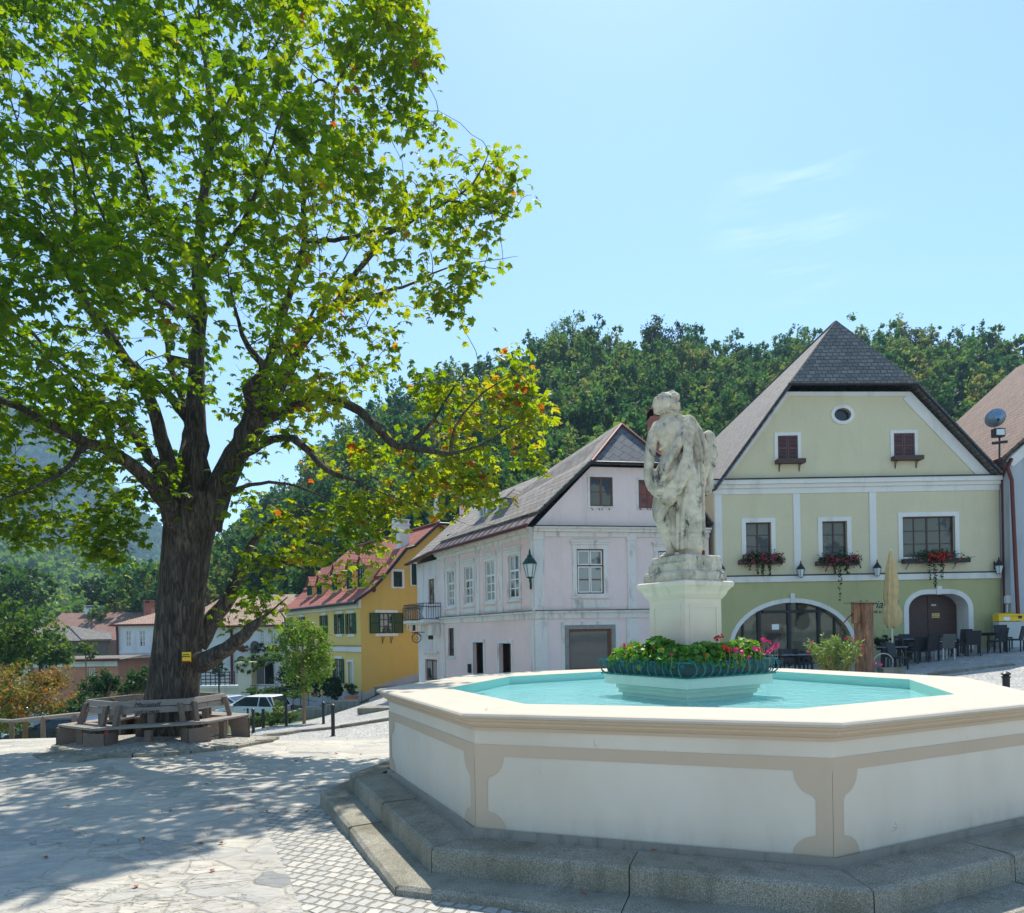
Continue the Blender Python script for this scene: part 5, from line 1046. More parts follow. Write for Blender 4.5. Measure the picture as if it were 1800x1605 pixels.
# ================================================================ houses on the left, lower down
def simple_house(name, label, x0, x1, yE, yR, Y, dep, wall, rm, zb, hip=(1, 1), wins=(), Zw=None, yw=None, over=.4, wm=None, gl='glass_curtain', wnx=2, wrows=(.33, .66)):
    a, c = at(x0, yE, Y), at(x1, yE, Y); zE = (a.z+c.z)/2; pl = Plane((a.x, Y), (c.x, Y)); t = thing(name, label, 'house', ((a.x+c.x)/2, Y+dep/2, zb))
    rs = [pl.rect(Zw, *q) for q in wins]; b = MB(); wallmesh(b, pl, [(0, zb), (pl.L, zb), (pl.L, zE), (0, zE)], [rc(q) for q in rs], .12)
    b.poly([pl.pt(0, zb), pl.pt(0, zE), pl.pt(0, zE, -dep), pl.pt(0, zb, -dep)]); b.poly([pl.pt(pl.L, zb), pl.pt(pl.L, zE), pl.pt(pl.L, zE, -dep), pl.pt(pl.L, zb, -dep)]); b.poly([pl.pt(0, zb, -dep), pl.pt(pl.L, zb, -dep), pl.pt(pl.L, zE, -dep), pl.pt(0, zE, -dep)]); b.build('wall', wall, t)
    for q in rs: window(t, pl, q, wm or M['white_paint'], M[gl], wnx, wrows, .08, .06)
    zR = at((x0+x1)/2, yR, Y+dep/2).z; h0, h1 = hip[0]*dep/2, hip[1]*dep/2; o = over; P = pl.pt; L = pl.L
    A, B_, C_, D_ = P(-o, zE-.1, o), P(L+o, zE-.1, o), P(L+o, zE-.1, -dep-o), P(-o, zE-.1, -dep-o); r0, r1 = P(h0-o*(h0 == 0), zR, -dep/2), P(L-h1+o*(h1 == 0), zR, -dep/2)
    roofobj('roof', [[A, B_, r1, r0], [B_, C_, r1], [C_, D_, r0, r1], [D_, A, r0]], rm, t, .12)
    b = MB(); b.tube([A, B_], .08, 5); b.build('gutter', M['gutter'], t)
    b = MB(); bx(b, pl, 0, L, zE-.35, zE-.05, -.01, .1); b.build('eave_band', M['white_trim'], t)
    return t, pl, zE, zR
t, pl, zE, zR = simple_house('white_house', 'white two-storey house with brown hipped roof left of the chestnut trunk', 205, 312, 1096, 1062, 60, 9, M['whitewash'], M['tile_old'], -6.2, (1, .6), ((797, 390, 830, 492), (883, 388, 920, 492), (795, 592, 825, 680), (883, 592, 915, 680)), Z4)
zs = pl.pz(Z4, 800, 530)[1]; b = MB(); bx(b, pl, 0, pl.L, zs-.1, zs+.06, -.01, .1); b.build('string_course', M['white_trim'], t)
c = at(262, 1070, 63); chimney('chimney', t, c, .7, .6, c.z-1.2, at(262, 1062, 63).z, M['brick'])
c = at(297, 1090, 60.5); 
b = MB(); b.tube([pl.pt(.1, zE-.2, .2), pl.pt(.1, zE-.8, .12), pl.pt(.1, -6, .12)], .1, 6); b.build('drainpipe', M['gutter'], t)
t, pl, zE, zR = simple_house('arcaded_house', 'white house with arcade and hanging flower baskets behind the chestnut trunk', 316, 560, 1098, 1046, 55, 11, M['whitewash'], M['tile_old'], -6, (.3, .6), ((122, 368, 150, 435), (156, 368, 184, 435), (518, 382, 553, 486), (612, 378, 664, 490), (148, 645, 176, 748)), Z6)
def arch_panel(par, pl, Zw, x0, y0, x1, y1, name='archway'):
    r = pl.rect(Zw, x0, y0, x1, y1); u0, z0, u1, z1 = r; cu = (u0+u1)/2; ru = (u1-u0)/2; rz = min(ru, (z1-z0)*.6); pts = [(u0, z0), (u1, z0)]+arc(cu, z1-rz, ru, rz, 0, 180, 10); b = MB()
    b.add([pl.pt(u, z, .012) for u, z in pts], [tuple(range(len(pts)))]); o = b.build(name, plain('painted_recess_shade', srgb(96, 94, 92), .9, var=.25), par)  # flat grey panel on the wall, shade of the opening put into its colour
    b = MB(); n = len(pts); pts = pts[1:]+pts[:1]
    for i in range(len(pts)-1):
        (ua, za), (ub, zb) = pts[i], pts[i+1]; f = lambda u, z: (cu+(u-cu)*1.12, z1-rz+(z-z1+rz)*1.12 if z > z1-rz else z)
        b.add([pl.pt(ua, za, .04), pl.pt(ub, zb, .04), pl.pt(*f(ub, zb), .04), pl.pt(*f(ua, za), .04)], [(0, 1, 2, 3)])
    b.build('arch_trim', M['white_trim'], o); return o
arch_panel(t, pl, Z6, 425, 458, 508, 575); arch_panel(t, pl, Z6, 296, 600, 386, 760); arch_panel(t, pl, Z6, 452, 610, 640, 860); arch_panel(t, pl, Z6, 560, 655, 640, 860)
b = MB(); b.tube([pl.pt(pl.pz(Z6, 262, 320)[0], zE-.1, .25), pl.pt(pl.pz(Z6, 250, 380)[0], zE-1, .12), pl.pt(pl.pz(Z6, 250, 380)[0], -6, .12)], .1, 6); b.build('drainpipe', M['gutter'], t)
t, pl, zE, zR = simple_house('long_house', 'long low house under a big grey-brown roof at the left edge', 40, 245, 1142, 1079, 72, 14, M['cream'], M['tile_brown'], -6.5, (0, 0), ())
c = at(165, 1078, 79); chimney('chimney', t, c, 1.7, .8, c.z-1, at(165, 1070, 79).z, M['whitewash'])
b = MB(); p0, p1 = at(48, 1126, 68), at(144, 1126, 68); q0, q1 = at(55, 1104, 71.5), at(120, 1101, 71.5); roofobj('lean_to_roof', [[p0, p1, q1, q0], [p1, at(196, 1125, 68), at(196, 1114, 71), q1]], M['slate'], t)
b = MB(); a = at(48, 1127, 68.4); c = at(190, 1125, 68.4); b.box(a.x, c.x, 68.4, 72, -6, a.z-.05); b.build('lean_to_wall', plain('dark_shed_wall', srgb(110, 96, 84), .9, var=.2), t)
t, pl, zE, zR = simple_house('terracotta_house', 'terracotta-pink building with flat white eaves among the bushes at left', 60, 207, 1158, 1153, 52, 6, M['terracotta'], M['slate'], -7, (0, 0), ((563, 630, 580, 706), (584, 628, 601, 706)), Z4, over=.25, wnx=1, wrows=())
b = MB(); zq = at(150, 1162, 52).z; bx(b, pl, 0, pl.L, zE-.62, zE-.36, -.01, .14); b.build('white_cornice', M['white_trim'], t)
# terrace wall with railing, gate pier
tw = thing('terrace_wall', 'cream terrace wall with a dark railing behind the parked cars', 'wall', at(390, 1225, 49)); p0, p1 = at(350, 1207, 49), at(424, 1210, 49)
b = MB(); b.box(p0.x, p1.x, 49, 49.5, -6, p0.z-.15); b.build('wall', M['cream'], tw); b = MB(); b.box(p0.x, p1.x+.1, 48.9, 49.6, p0.z-.148, p0.z+.05); b.build('coping', M['white_trim'], tw)
b = MB()
for z in (.25, .5, .75, 1.0): b.tube([(p0.x, 49.3, p0.z+z), (p1.x-.6, 49.3, p0.z+z)], .035, 4)
for i in range(8): x = p0.x+(p1.x-.6-p0.x)*i/7; b.tube([(x, 49.3, p0.z), (x, 49.3, p0.z+1.05)], .035, 4)
b.build('railing', M['black_iron'], tw)
b = MB(); c = at(435, 1200, 48.6); b.box(c.x-.48, c.x+.48, 48.1, 49.1, -6, at(435, 1166, 48.6).z); b.box(c.x-.56, c.x+.56, 48.0, 49.2, at(435, 1166, 48.6).z, at(435, 1163, 48.6).z); tag(b.build('gate_pier', M['cream']), 'cream masonry gate pier overgrown with ivy beside the terrace wall', 'pier')
# stone steps and low rubble wall below the yellow house
M['rubble'] = plaster('rubble_stone', srgb(150, 146, 136), srgb(84, 82, 74), .8, .2, .9, 6)
b = MB()
for i in range(16):
    x = 452+i*11; y = 1226+i*1.2; p = at(x, y, 40-i*.25); s = .35+.2*rng.random(); b.box(p.x-s, p.x+s, p.y-.25, p.y+.25, gz(p.x, p.y)-.4, gz(p.x, p.y)+.35+.25*rng.random())
tag(b.build('rubble_wall', M['rubble'], bevel=.05), 'low rubble stone wall with plants below the yellow house', 'wall')
hr = thing('garden_railing', 'thin dark handrail along the path below the yellow house', 'railing', at(500, 1235, 40)); b = MB(); P = [at(x, y, Y) for x, y, Y in ((440, 1205, 46), (480, 1206, 44), (515, 1212, 41), (556, 1220, 38.5))]
b.tube(P, .025, 5); b.tube([p-Vector((0, 0, .45)) for p in P], .018, 4)
for i in range(len(P)-1):
    for k in range(3): q = P[i].lerp(P[i+1], k/3); b.tube([q, (q.x, q.y, q.z-1.2)], .02, 4)
b.build('rails', M['black_iron'], hr)
# ================================================================ kerbs, tree bed
def kerb(pts, wd, h, n_per, label=None):
    b = MB(); P = [Vector((x, y, 0)) for x, y in pts]
    for i in range(len(P)-1):
        L = (P[i+1]-P[i]).length; n = max(1, int(L/n_per)); d = (P[i+1]-P[i]).normalized(); nn = Vector((-d.y, d.x, 0))
        for k in range(n):
            a, c = P[i]+d*(L*k/n+.012), P[i]+d*(L*(k+1)/n-.012); za, zc = gz(a.x, a.y), gz(c.x, c.y); j = rng.uniform(-.012, .012); hh = h+j
            vs = []
            for p, z in ((a, za), (c, zc)):
                for s_ in (0, wd): q = p+nn*(s_+j); vs += [(q.x, q.y, z-.15), (q.x, q.y, z+hh)]
            b.add(vs, [(0, 1, 5, 4), (2, 6, 7, 3), (1, 3, 7, 5), (0, 2, 3, 1), (4, 5, 7, 6)])
    return tag(b.build('kerb', M['granite'], bevel=.015), kind='structure')
TC = Vector((-7.5, 14.4))
bedp = [(-8.15, 12.25), (-7.15, 11.65), (-6.1, 11.85), (-5.35, 13.1), (-5.2, 14.6), (-5.6, 16.2), (-7.2, 17.1), (-9.2, 16.6), (-9.9, 15.0), (-9.1, 13.3), (-8.15, 12.25)]
kerb(bedp, .16, .07, .42)
kerb([(-8.75, 12.3), (-8.0, 11.5), (-7.2, 11.2)], .5, .035, .7)
b = MB(); c0 = len(b.v); ring = bedp[:-1]; lv = []
for s in (1, .6, .2): lv.append([(TC.x+(x-TC.x)*s, TC.y+(y-TC.y)*s) for x, y in ring])
vs = [(x, y, gz(x, y)+(.05 if k == 0 else .075+.03*k)) for k, L_ in enumerate(lv) for x, y in L_]; n = len(ring)
b.add(vs, [(i*n+k, i*n+(k+1) % n, (i+1)*n+(k+1) % n, (i+1)*n+k) for i in range(2) for k in range(n)]+[tuple(2*n+k for k in range(n))])
m = NM('bed_gravel'); p = m.co(); v = m.n('ShaderNodeTexVoronoi'); v.inputs['Scale'].default_value = 26; m.l(p, v.inputs[0]); cs = m.n('ShaderNodeSeparateColor'); m.l(v.outputs['Color'], cs.inputs[0]); m.bump(v.outputs['Distance'], .8, .03); M['gravel'] = m.fin(m.ramp(cs.outputs[0], [(0, srgb(110, 106, 98)), (.5, srgb(150, 146, 138)), (1, srgb(186, 182, 172))]), .9)
tag(b.build('tree_bed', M['gravel'], smooth=True), kind='structure')
# kerb of the far pavement and the sunlit/shaded kerb right of the fountain
kk = [onG(x, y).xy for x, y in ((428, 1303), (470, 1296), (530, 1288), (600, 1280), (650, 1273), (700, 1265))]; kerb([tuple(p) for p in kk], .14, .09, .8)
kk = [onG(x, y).xy for x, y in ((1640, 1188), (1700, 1181), (1740, 1175), (1786, 1171))]; kerb([tuple(p) for p in kk], .2, .07, .9)
for (x, y), lab in (((594, 1219), 'a'),):
    b = MB(); p = onG(655, 1222); 
    for i, (dx, dz) in enumerate(((0, 0), (.9, .12))): b.box(p.x-1+dx, p.x+.5+dx, p.y-.5, p.y+.5, gz(p.x+dx, p.y)-.3, gz(p.x+dx, p.y)+.1+dz)
    tag(b.build('stone_steps', M['granite'], bevel=.03), 'low stone doorstep slabs at the foot of the yellow gable wall', 'steps')
p = onG(668, 1250); b = MB(); b.box(p.x-.9, p.x+.7, p.y-.35, p.y+.35, p.z-.1, p.z+.16); tag(b.build('stone_slab', M['granite'], bevel=.03), 'pale stone slab on the street left of the fountain rim', 'slab')
# ================================================================ bench around the tree
def woodmat(name, c, sc=1.0, grain=(1, 14, 14)):
    m = NM(name); tc = m.n('ShaderNodeTexCoord'); mp = m.n('ShaderNodeMapping'); mp.inputs['Scale'].default_value = grain; m.l(tc.outputs['Object'], mp.inputs[0]); nz = m.noise(mp.outputs[0], 3*sc, 6, .6, .8)
    col = m.ramp(nz, [(.3, sc4(c, .62)), (.5, c), (.72, sc4(c, 1.3))]); col = m.mix(m.math('MULTIPLY', m.noise(m.co(), 1.5, 4), .5), col, sc4(c, .7)); m.bump(nz, .5, .006); return m.fin(col, .8)
M['bench_wood'] = woodmat('weathered_grey_wood', srgb(150, 140, 130), 1, (6, 6, 22)); M['bench_side'] = woodmat('weathered_brown_wood', srgb(124, 106, 92), 1, (5, 5, 25))
bn = thing('tree_bench', 'weathered six-sided wooden bench around the chestnut trunk', 'bench', (TC.x, TC.y, -2.15))
BC = Vector((-7.55, 14.4)); ang = [-99+60*k for k in range(6)]; zs = -1.69; tilt = lambda x, y: -.03*(y-14.4)+.012*(x+7.6)
H = lambda r, k: (BC.x+r*math.cos(R(ang[k % 6])), BC.y+r*math.sin(R(ang[k % 6])))
for k in range(6):
    for j in range(4):                                    # seat boards
        ra, rb_ = 1.24+.15*j+.01, 1.24+.15*(j+1)-.01; b = MB(); pts = [H(ra, k), H(rb_, k), H(rb_, k+1), H(ra, k+1)]; e = .012
        cx = sum(p[0] for p in pts)/4; cy = sum(p[1] for p in pts)/4; pts = [(p[0]+(cx-p[0])*e, p[1]+(cy-p[1])*e) for p in pts]
        b.add([(x, y, zs-.045+tilt(x, y)) for x, y in pts]+[(x, y, zs+tilt(x, y)) for x, y in pts], [(0, 3, 2, 1), (4, 5, 6, 7), (0, 1, 5, 4), (1, 2, 6, 5), (2, 3, 7, 6), (3, 0, 4, 7)]); b.build('seat_board', M['bench_wood'], bn, bevel=.006)
    for z0, z1 in ((.225, .345), (.36, .48)):              # backrest boards
        b = MB(); pts = [H(1.28, k), H(1.34, k), H(1.34, k+1), H(1.28, k+1)]
        b.add([(x, y, zs+z0+tilt(x, y)*.5) for x, y in pts]+[(BC.x+(x-BC.x)*.985, BC.y+(y-BC.y)*.985, zs+z1+tilt(x, y)*.5) for x, y in pts], [(0, 3, 2, 1), (4, 5, 6, 7), (0, 1, 5, 4), (1, 2, 6, 5), (2, 3, 7, 6), (3, 0, 4, 7)]); b.build('backrest_board', M['bench_wood'], bn, bevel=.005)
    # box support at each corner with a leaning upright
    a = R(ang[k]); ca, sa = math.cos(a), math.sin(a); f = lambda r, s, z: (BC.x+ca*r-sa*s, BC.y+sa*r+ca*s, z)
    g = gz(*f(1.75, 0, 0)[:2])-.05
    for sgn in (-1, 1): b = MB(); b.add([f(1.45, sgn*.2, g), f(1.78, sgn*.24, g), f(1.78, sgn*.24, zs-.05), f(1.4, sgn*.2, zs-.05), f(1.45, sgn*.16, g), f(1.78, sgn*.2, g), f(1.78, sgn*.2, zs-.05), f(1.4, sgn*.16, zs-.05)], [(0, 1, 2, 3), (7, 6, 5, 4), (0, 4, 5, 1), (1, 5, 6, 2), (3, 2, 6, 7), (0, 3, 7, 4)]); b.build('support_board', M['bench_side'], bn)
    b = MB(); b.add([f(1.78, -.2, g), f(1.78, .2, g), f(1.78, .2, zs-.05), f(1.78, -.2, zs-.05), f(1.81, -.22, g), f(1.81, .22, g), f(1.81, .22, zs-.05), f(1.81, -.22, zs-.05)], [(4, 5, 6, 7), (0, 1, 5, 4), (1, 2, 6, 5), (2, 3, 7, 6), (3, 0, 4, 7)]); b.build('support_board', M['bench_side'], bn)
    for off in (-.14, .14): b = MB(); b.add([f(r, off+s, z) for r, s, z in ((1.5, -.04, g), (1.6, -.04, g), (1.6, .04, g), (1.5, .04, g), (1.26, -.04, zs+.42), (1.34, -.04, zs+.42), (1.34, .04, zs+.42), (1.26, .04, zs+.42))], [(0, 1, 5, 4), (1, 2, 6, 5), (2, 3, 7, 6), (3, 0, 4, 7), (4, 5, 6, 7)]); b.build('upright', M['bench_side'], bn)
    xm, ym = [(H(1.7, k)[i]+H(1.7, k+1)[i])/2 for i in (0, 1)]; q = gz(xm, ym)-.05; b = MB(); b.box(xm-.06, xm+.06, ym-.05, ym+.05, q, zs-.045); b.build('leg', M['bench_side'], bn)
    xm, ym = [(H(1.26, k)[i]+H(1.26, k+1)[i])/2 for i in (0, 1)]; b = MB(); b.box(xm-.06, xm+.06, ym-.03, ym+.03, zs-.04, zs+.44); b.build('upright', M['bench_side'], bn)
a, c = Vector(H(1.345, 0)), Vector(H(1.345, 1)); bpl = Plane((a.x, a.y), (c.x, c.y)); text(bn, 'Mariandl', bpl, bpl.L*.45, zs+.375, .13, M['ink'], .012, .4); text(bn, 'CAFÉ & MEHR', bpl, bpl.L*.45, zs+.25, .075, M['ink'], .014)
# little sign on the trunk
# ================================================================ bollards
def bollard(loc, h, label, first=[None]):
    if first[0] is None:
        t = thing('bollard', label, 'bollard', (0, 0, 0), 'dark metal bollards on the square'); b = MB(); b.lathe([(.075, -.1), (.075, .02), (.055, .035), (.052, .86), (.065, .87), (.065, .9)], 14); b.build('post', M['black_iron'], t, smooth='auto')
        b = MB(); b.lathe([(.045, .9), (.045, .915), (.066, .935), (.07, .955), (.04, .985), (.001, 1.0)], 14); b.build('cap', M['black_iron'], t, smooth='auto'); first[0] = t; c = t
    else: c = copy_tree(first[0])
    return relabel(c, label, loc, s=(1, 1, h))
for x, y, Y, h, lab in ((585.7, 1295, None, .98, 'nearest dark bollard, standing alone left of the fountain'), (445.4, 1289, None, 1.0, 'bollard just right of the bench end, thickest of its row'), (436, 1280, None, .95, 'bollard half hidden behind the one beside the bench end'), (463, 1280, None, .85, 'thin short bollard between the bench and the small tree row'), (503.3, 1277, None, 1.0, 'bollard just left of the small tree trunk'), (568.7, 1273, None, 1.0, 'bollard right of the small tree trunk on the far kerb')):
    p = onG(x, y); bot = at(x, y, p.y).z; px_h = {585.7: 57.6, 445.4: 44.4, 436: 36, 463: 34, 503.3: 42.5, 568.7: 40}[x]; bollard(p, px_h/F*p.y, lab)
bollard((8.0, 10.98, gz(8, 10.98)), -at(1768, 1180, 10.98).z*-1-gz(8, 10.98), 'dark bollard showing its ribbed top over the right rim of the fountain')
# ================================================================ cars
M['car_white'] = plain('white_car_paint', srgb(232, 234, 236), .2, var=.01, bump=0); M['car_silver'] = plain('silver_car_paint', srgb(196, 204, 212), .22, .4, var=.02, bump=0); M['car_blue'] = plain('blue_car_paint', srgb(70, 120, 140), .25, .3, var=.02, bump=0); M['car_dark'] = plain('dark_car_paint', srgb(50, 58, 66), .25, .3, var=.02, bump=0)
M['tyre'] = plain('tyre_rubber', srgb(30, 30, 31), .9, var=.1); M['rim_metal'] = plain('wheel_metal', srgb(150, 152, 155), .3, .8, var=.05); M['car_glass'] = plain('car_window_glass', srgb(38, 52, 58), .05, var=.1, bump=0); M['headlamp'] = plain('headlamp_glass', srgb(220, 225, 228), .1, var=.02, bump=0); M['taillamp'] = plain('red_tail_lamp', srgb(170, 20, 20), .2, var=.05, bump=0); M['plastic_black'] = plain('black_plastic', srgb(28, 29, 31), .6, var=.1)
def car(label, loc, rz, body, L=4.2, Wd=1.72, H_=1.5, mpv=True, group='cars parked below the terrace wall'):
    t = thing('parked_car', label, 'car', (0, 0, 0), group); hw = Wd/2
    # side profile (x forward = nose) lower body
    bel = [(-L/2, .45), (-L/2+.02, .85), (-L/2+.1, .95), (0, .97), (L*.2, .95), (L*.32, .88), (L*.46, .72), (L/2, .55), (L/2, .3), (L*.44, .2), (-L*.46, .2)]
    b = MB(); sec = [(-1, .86), (-.96, 1), (.96, 1), (1, .86)]
    vs = []; n = len(bel)
    for y, k in ((-hw, .97), (-hw*.985, 1.0), (hw*.985, 1.0), (hw, .97)):
        for x, z in bel: vs.append((x*(k if abs(y) == hw else 1), y, .2+(z-.2)*(1 if abs(y) != hw else .97)))
    b.add(vs, [(i*n+k, i*n+(k+1) % n, (i+1)*n+(k+1) % n, (i+1)*n+k) for i in range(3) for k in range(n)]+[tuple(range(n)), tuple(3*n+k for k in range(n-1, -1, -1))])
    bo = b.build('body', body, t, bevel=.05)
    if mpv: tr, x0, x1, xa, xb = H_, -L*.47, L*.27, -L*.40, L*.02
    else: tr, x0, x1, xa, xb = H_-.08, -L*.44, L*.25, -L*.25, L*.05
    b = MB(); hr = hw*.80; zt = tr
    lo = [(x0, -hw*.95), (x1, -hw*.95), (x1, hw*.95), (x0, hw*.95)]; hi = [(xa, -hr), (xb, -hr), (xb, hr), (xa, hr)]
    b.add([(x, y, .94) for x, y in lo]+[(x, y, zt-.05) for x, y in hi], [(0, 1, 5, 4), (1, 2, 6, 5), (2, 3, 7, 6), (3, 0, 4, 7)]); b.build('windows', M['car_glass'], t)
    b = MB(); m = (xa+xb)/2; b.add([(xa-.04, -hr-.01, zt-.06), (xb+.06, -hr-.01, zt-.07), (xb+.06, hr+.01, zt-.07), (xa-.04, hr+.01, zt-.06), (xa+.1, -hr+.1, zt+.0), (xb-.15, -hr+.1, zt), (xb-.15, hr-.1, zt), (xa+.1, hr-.1, zt)], [(0, 1, 5, 4), (1, 2, 6, 5), (2, 3, 7, 6), (3, 0, 4, 7), (4, 5, 6, 7), (3, 2, 1, 0)]); b.build('roof', body, t, bevel=.03)
    for sgn in (-1, 1):
        b = MB()
        for (xl, xh) in ((x0, xa), (x1, xb), (x0+(x1-x0)*.36, m-.1), (x0+(x1-x0)*.36-.95 if mpv else x0+.5, xa+.3)): b.tube([(xl, sgn*hw*.955, .93), (xh, sgn*(hr+.012), zt-.05)], .035, 5)
        b.build('window_pillar', body, t)
        b = MB(); b.box(L*.17, L*.24, sgn*hw*1.0-(.0 if sgn > 0 else .16), sgn*hw+(.16 if sgn > 0 else 0), .93, 1.06); b.build('mirror', body, t, bevel=.03)
        b = MB(); b.box(L/2-.28, L/2-.03, sgn*hw*.72-.17, sgn*hw*.72+.17, .56, .74); b.build('headlight', M['headlamp'], t, bevel=.03)
        b = MB(); b.box(-L/2-.012, -L/2+.12, sgn*hw*.85-.1, sgn*hw*.85+.1, .62, .9); b.build('tail_light', M['taillamp'], t, bevel=.02)
        b = MB(); b.box(-L*.02, -L*.02+.16, sgn*(hw+.0)-.015, sgn*(hw)+.015, .76, .79); b.build('door_handle', M['plastic_black'], t)
        for wx in (-L*.31, L*.32):
            T = Matrix.Translation((wx, sgn*(hw-.1), .31)) @ Matrix.Rotation(R(90), 4, 'X'); b = MB(); b.lathe([(.2, -.1), (.29, -.11), (.31, -.08), (.31, .08), (.29, .11), (.2, .1)], 20, (0, 0, 0), False, 0, T); wo = b.build('wheel', M['tyre'], t, smooth='auto')
            b = MB(); b.lathe([(.0, -.085), (.2, -.1), (.2, .1), (.0, .085)], 10, (0, 0, 0), False, 0, T); b.build('rim', M['rim_metal'], wo)
            b = MB(); b.lathe([(.36, -.112), (.36, .112)], 20, (0, 0, 0), True, 0, T); b.build('wheel_arch', M['plastic_black'], t)
    b = MB(); b.box(L/2-.05, L/2+.012, -.45, .45, .3, .44); b.build('grille', M['plastic_black'], t); b = MB(); b.box(L/2+.012, L/2+.02, -.26, .26, .46, .57); b.build('number_plate', M['white_ink'], t)
    t.location = loc; t.rotation_euler = (0, 0, rz); return t
def gp(x, y, Y, dz=0): p = at(x, y, Y); return Vector((p.x, p.y, gz(p.x, p.y)+dz))
p = at(446, 1262, 40); car('white people carrier parked nose left behind the low shrubs', (p.x, p.y, -4.93), R(180-14), M['car_white'], 4.15, 1.72, 1.56)
p = at(392, 1262, 43.5); car('silver-grey hatchback parked behind the white people carrier', (p.x, p.y, -5.0), R(180-18), M['car_silver'], 4.0, 1.68, 1.42, False)
p = at(255, 1288, 29.5); car('dark car seen between the bench seat and its backrest', (p.x, p.y, p.z-.2), R(175), M['car_dark'], 4.1, 1.7, 1.45, False, 'cars parked below the edge of the square')
p = at(115, 1305, 28.5); car('dark grey car low behind the wooden rail at the left', (p.x, p.y, p.z-.25), R(184), M['car_dark'], 4.1, 1.7, 1.42, False, 'cars parked below the edge of the square')
p = at(8, 1296, 30); car('silver estate car cut by the left edge of the picture', (p.x, p.y, p.z), R(150), M['car_silver'], 4.3, 1.72, 1.45, False, 'cars parked below the edge of the square')
# wooden rail fence along the edge of the square
rf = thing('rail_fence', 'grey wooden rail fence along the lower left edge of the square', 'fence', onG(120, 1292)); P = [at(-60, 1262, 18.5), at(20, 1268, 18.2), at(75, 1262, 18.3), at(130, 1256, 18.8), at(180, 1253, 19.2), at(250, 1259, 19.5)]
for i in range(len(P)-1): b = MB(); b.tube([P[i], P[i+1]], .055, 7); b.build('rail', M['bench_wood'], rf)
for p in P: b = MB(); b.tube([p, (p.x, p.y, gz(p.x, p.y)-.2)], .06, 7); b.build('post', M['bench_side'], rf)
# ================================================================ street lamp by the terrace
p = at(384, 1160, 46); t = thing('street_lamp', 'black street lamp with white glass lantern beside the chestnut trunk', 'street lamp', (p.x, 46, gz(p.x, 46)))
b = MB(); b.lathe([(.12, 0), (.1, .5), (.05, .6), (.04, 1)], 8, (p.x, 46, gz(p.x, 46))); b.tube([(p.x, 46, gz(p.x, 46)), (p.x, 46, p.z-.1)], .05, 6); b.build('pole', M['black_iron'], t)
b = MB(); b.lathe([(.12, -.15), (.3, .35)], 6, p, False); b.build('glass', M['lamp_glass'], t); b = MB(); b.lathe([(.34, .35), (.3, .42), (.12, .6), (.03, .75)], 6, p); b.build('cap', M['pale_grey'], t)
# ================================================================ cafe: tables, chairs, parasol
M['wicker'] = plain('black_wicker', srgb(36, 37, 40), .6, var=.4, scale=60, bump=.6, bscale=90); M['table_top'] = plain('grey_table_top', srgb(112, 124, 132), .25, var=.08)
M['grey_sling'] = plain('grey_sling_fabric', srgb(86, 86, 82), .7, var=.15)
def chair_proto(label, arms=False, mat='wicker'):
    t = thing('cafe_chair', label, 'chair', (0, 0, 0), 'black chairs outside the green house'); m = M[mat]
    b = MB(); b.box(-.22, .22, -.22, .22, .40, .46); b.build('seat', m, t, bevel=.015)
    b = MB(); b.add([(-.22, -.22, .44), (.22, -.22, .44), (.23, -.31, .92), (-.23, -.31, .92), (-.22, -.17, .44), (.22, -.17, .44), (.23, -.27, .92), (-.23, -.27, .92)], [(0, 1, 2, 3), (4, 7, 6, 5), (0, 4, 5, 1), (1, 5, 6, 2), (2, 6, 7, 3), (3, 7, 4, 0)]); b.build('backrest', m, t, bevel=.01)
    for sx in (-1, 1):
        for sy in (-1, 1): b = MB(); b.box(sx*.2-.02, sx*.2+.02, sy*.2-.02+(-.03 if sy < 0 else 0), sy*.2+.02+(-.03 if sy < 0 else 0), 0, .41); b.build('leg', M['black_iron'] if mat == 'wicker' else M['pale_grey'], t)
    if arms:
        for sx in (-1, 1): b = MB(); b.tube([(sx*.25, -.26, .66), (sx*.26, .18, .66), (sx*.25, .2, .42)], .018, 5); b.build('armrest', M['pale_grey'], t)
    return t
chp = chair_proto('x'); chs = chair_proto('x', True, 'grey_sling')
ch_list = [ (1578, 1176, 23.2, 205, 'wicker chair nearest the folded parasol pole, turned away from the gateway'), (1560, 1168, 24.0, 150, 'black chair half hidden behind the wooden log post'),
 (1600, 1166, 24.4, 250, 'black chair between the parasol pole and the long table, facing left'), (1588, 1158, 25.6, 170, 'black chair behind the parasol pole close to the green wall'), (1612, 1163, 24.6, 355, 'black chair with its back to the camera at the near side of the long table'),
 (1632, 1164, 24.3, 8, 'second black chair at the near side of the long table'), (1660, 1160, 24.2, 0, 'grey sling chair with silver frame in front of the gateway'), (1686, 1155, 24.7, 70, 'black chair at the right end of the long table'), (1598, 1150, 26.0, 185, 'black chair at the far side of the long table by the gateway surround'), (1690, 1150, 25.6, 110, 'black chair just beside the right jamb of the gateway'),
 (1709, 1151, 24.4, -25, 'black high-backed chair left of the slatted table at the right'), (1752, 1149, 24.6, 25, 'black chair right of the slatted table in front of the post box'), (1764, 1142, 25.8, 165, 'black chair between the post box and the slatted table'), (1783, 1147, 24.6, 40, 'rightmost black chair beside the grey house wall')]
for i, (x, y, Y, rz, lab) in enumerate(ch_list):
    src = chs if 'sling' in lab else chp; c = src if (src is chs or i == 0) else copy_tree(chp); a = ray(x, YH)[0]*Y; relabel(c, lab, (a, Y, gz(a, Y)), R(rz))
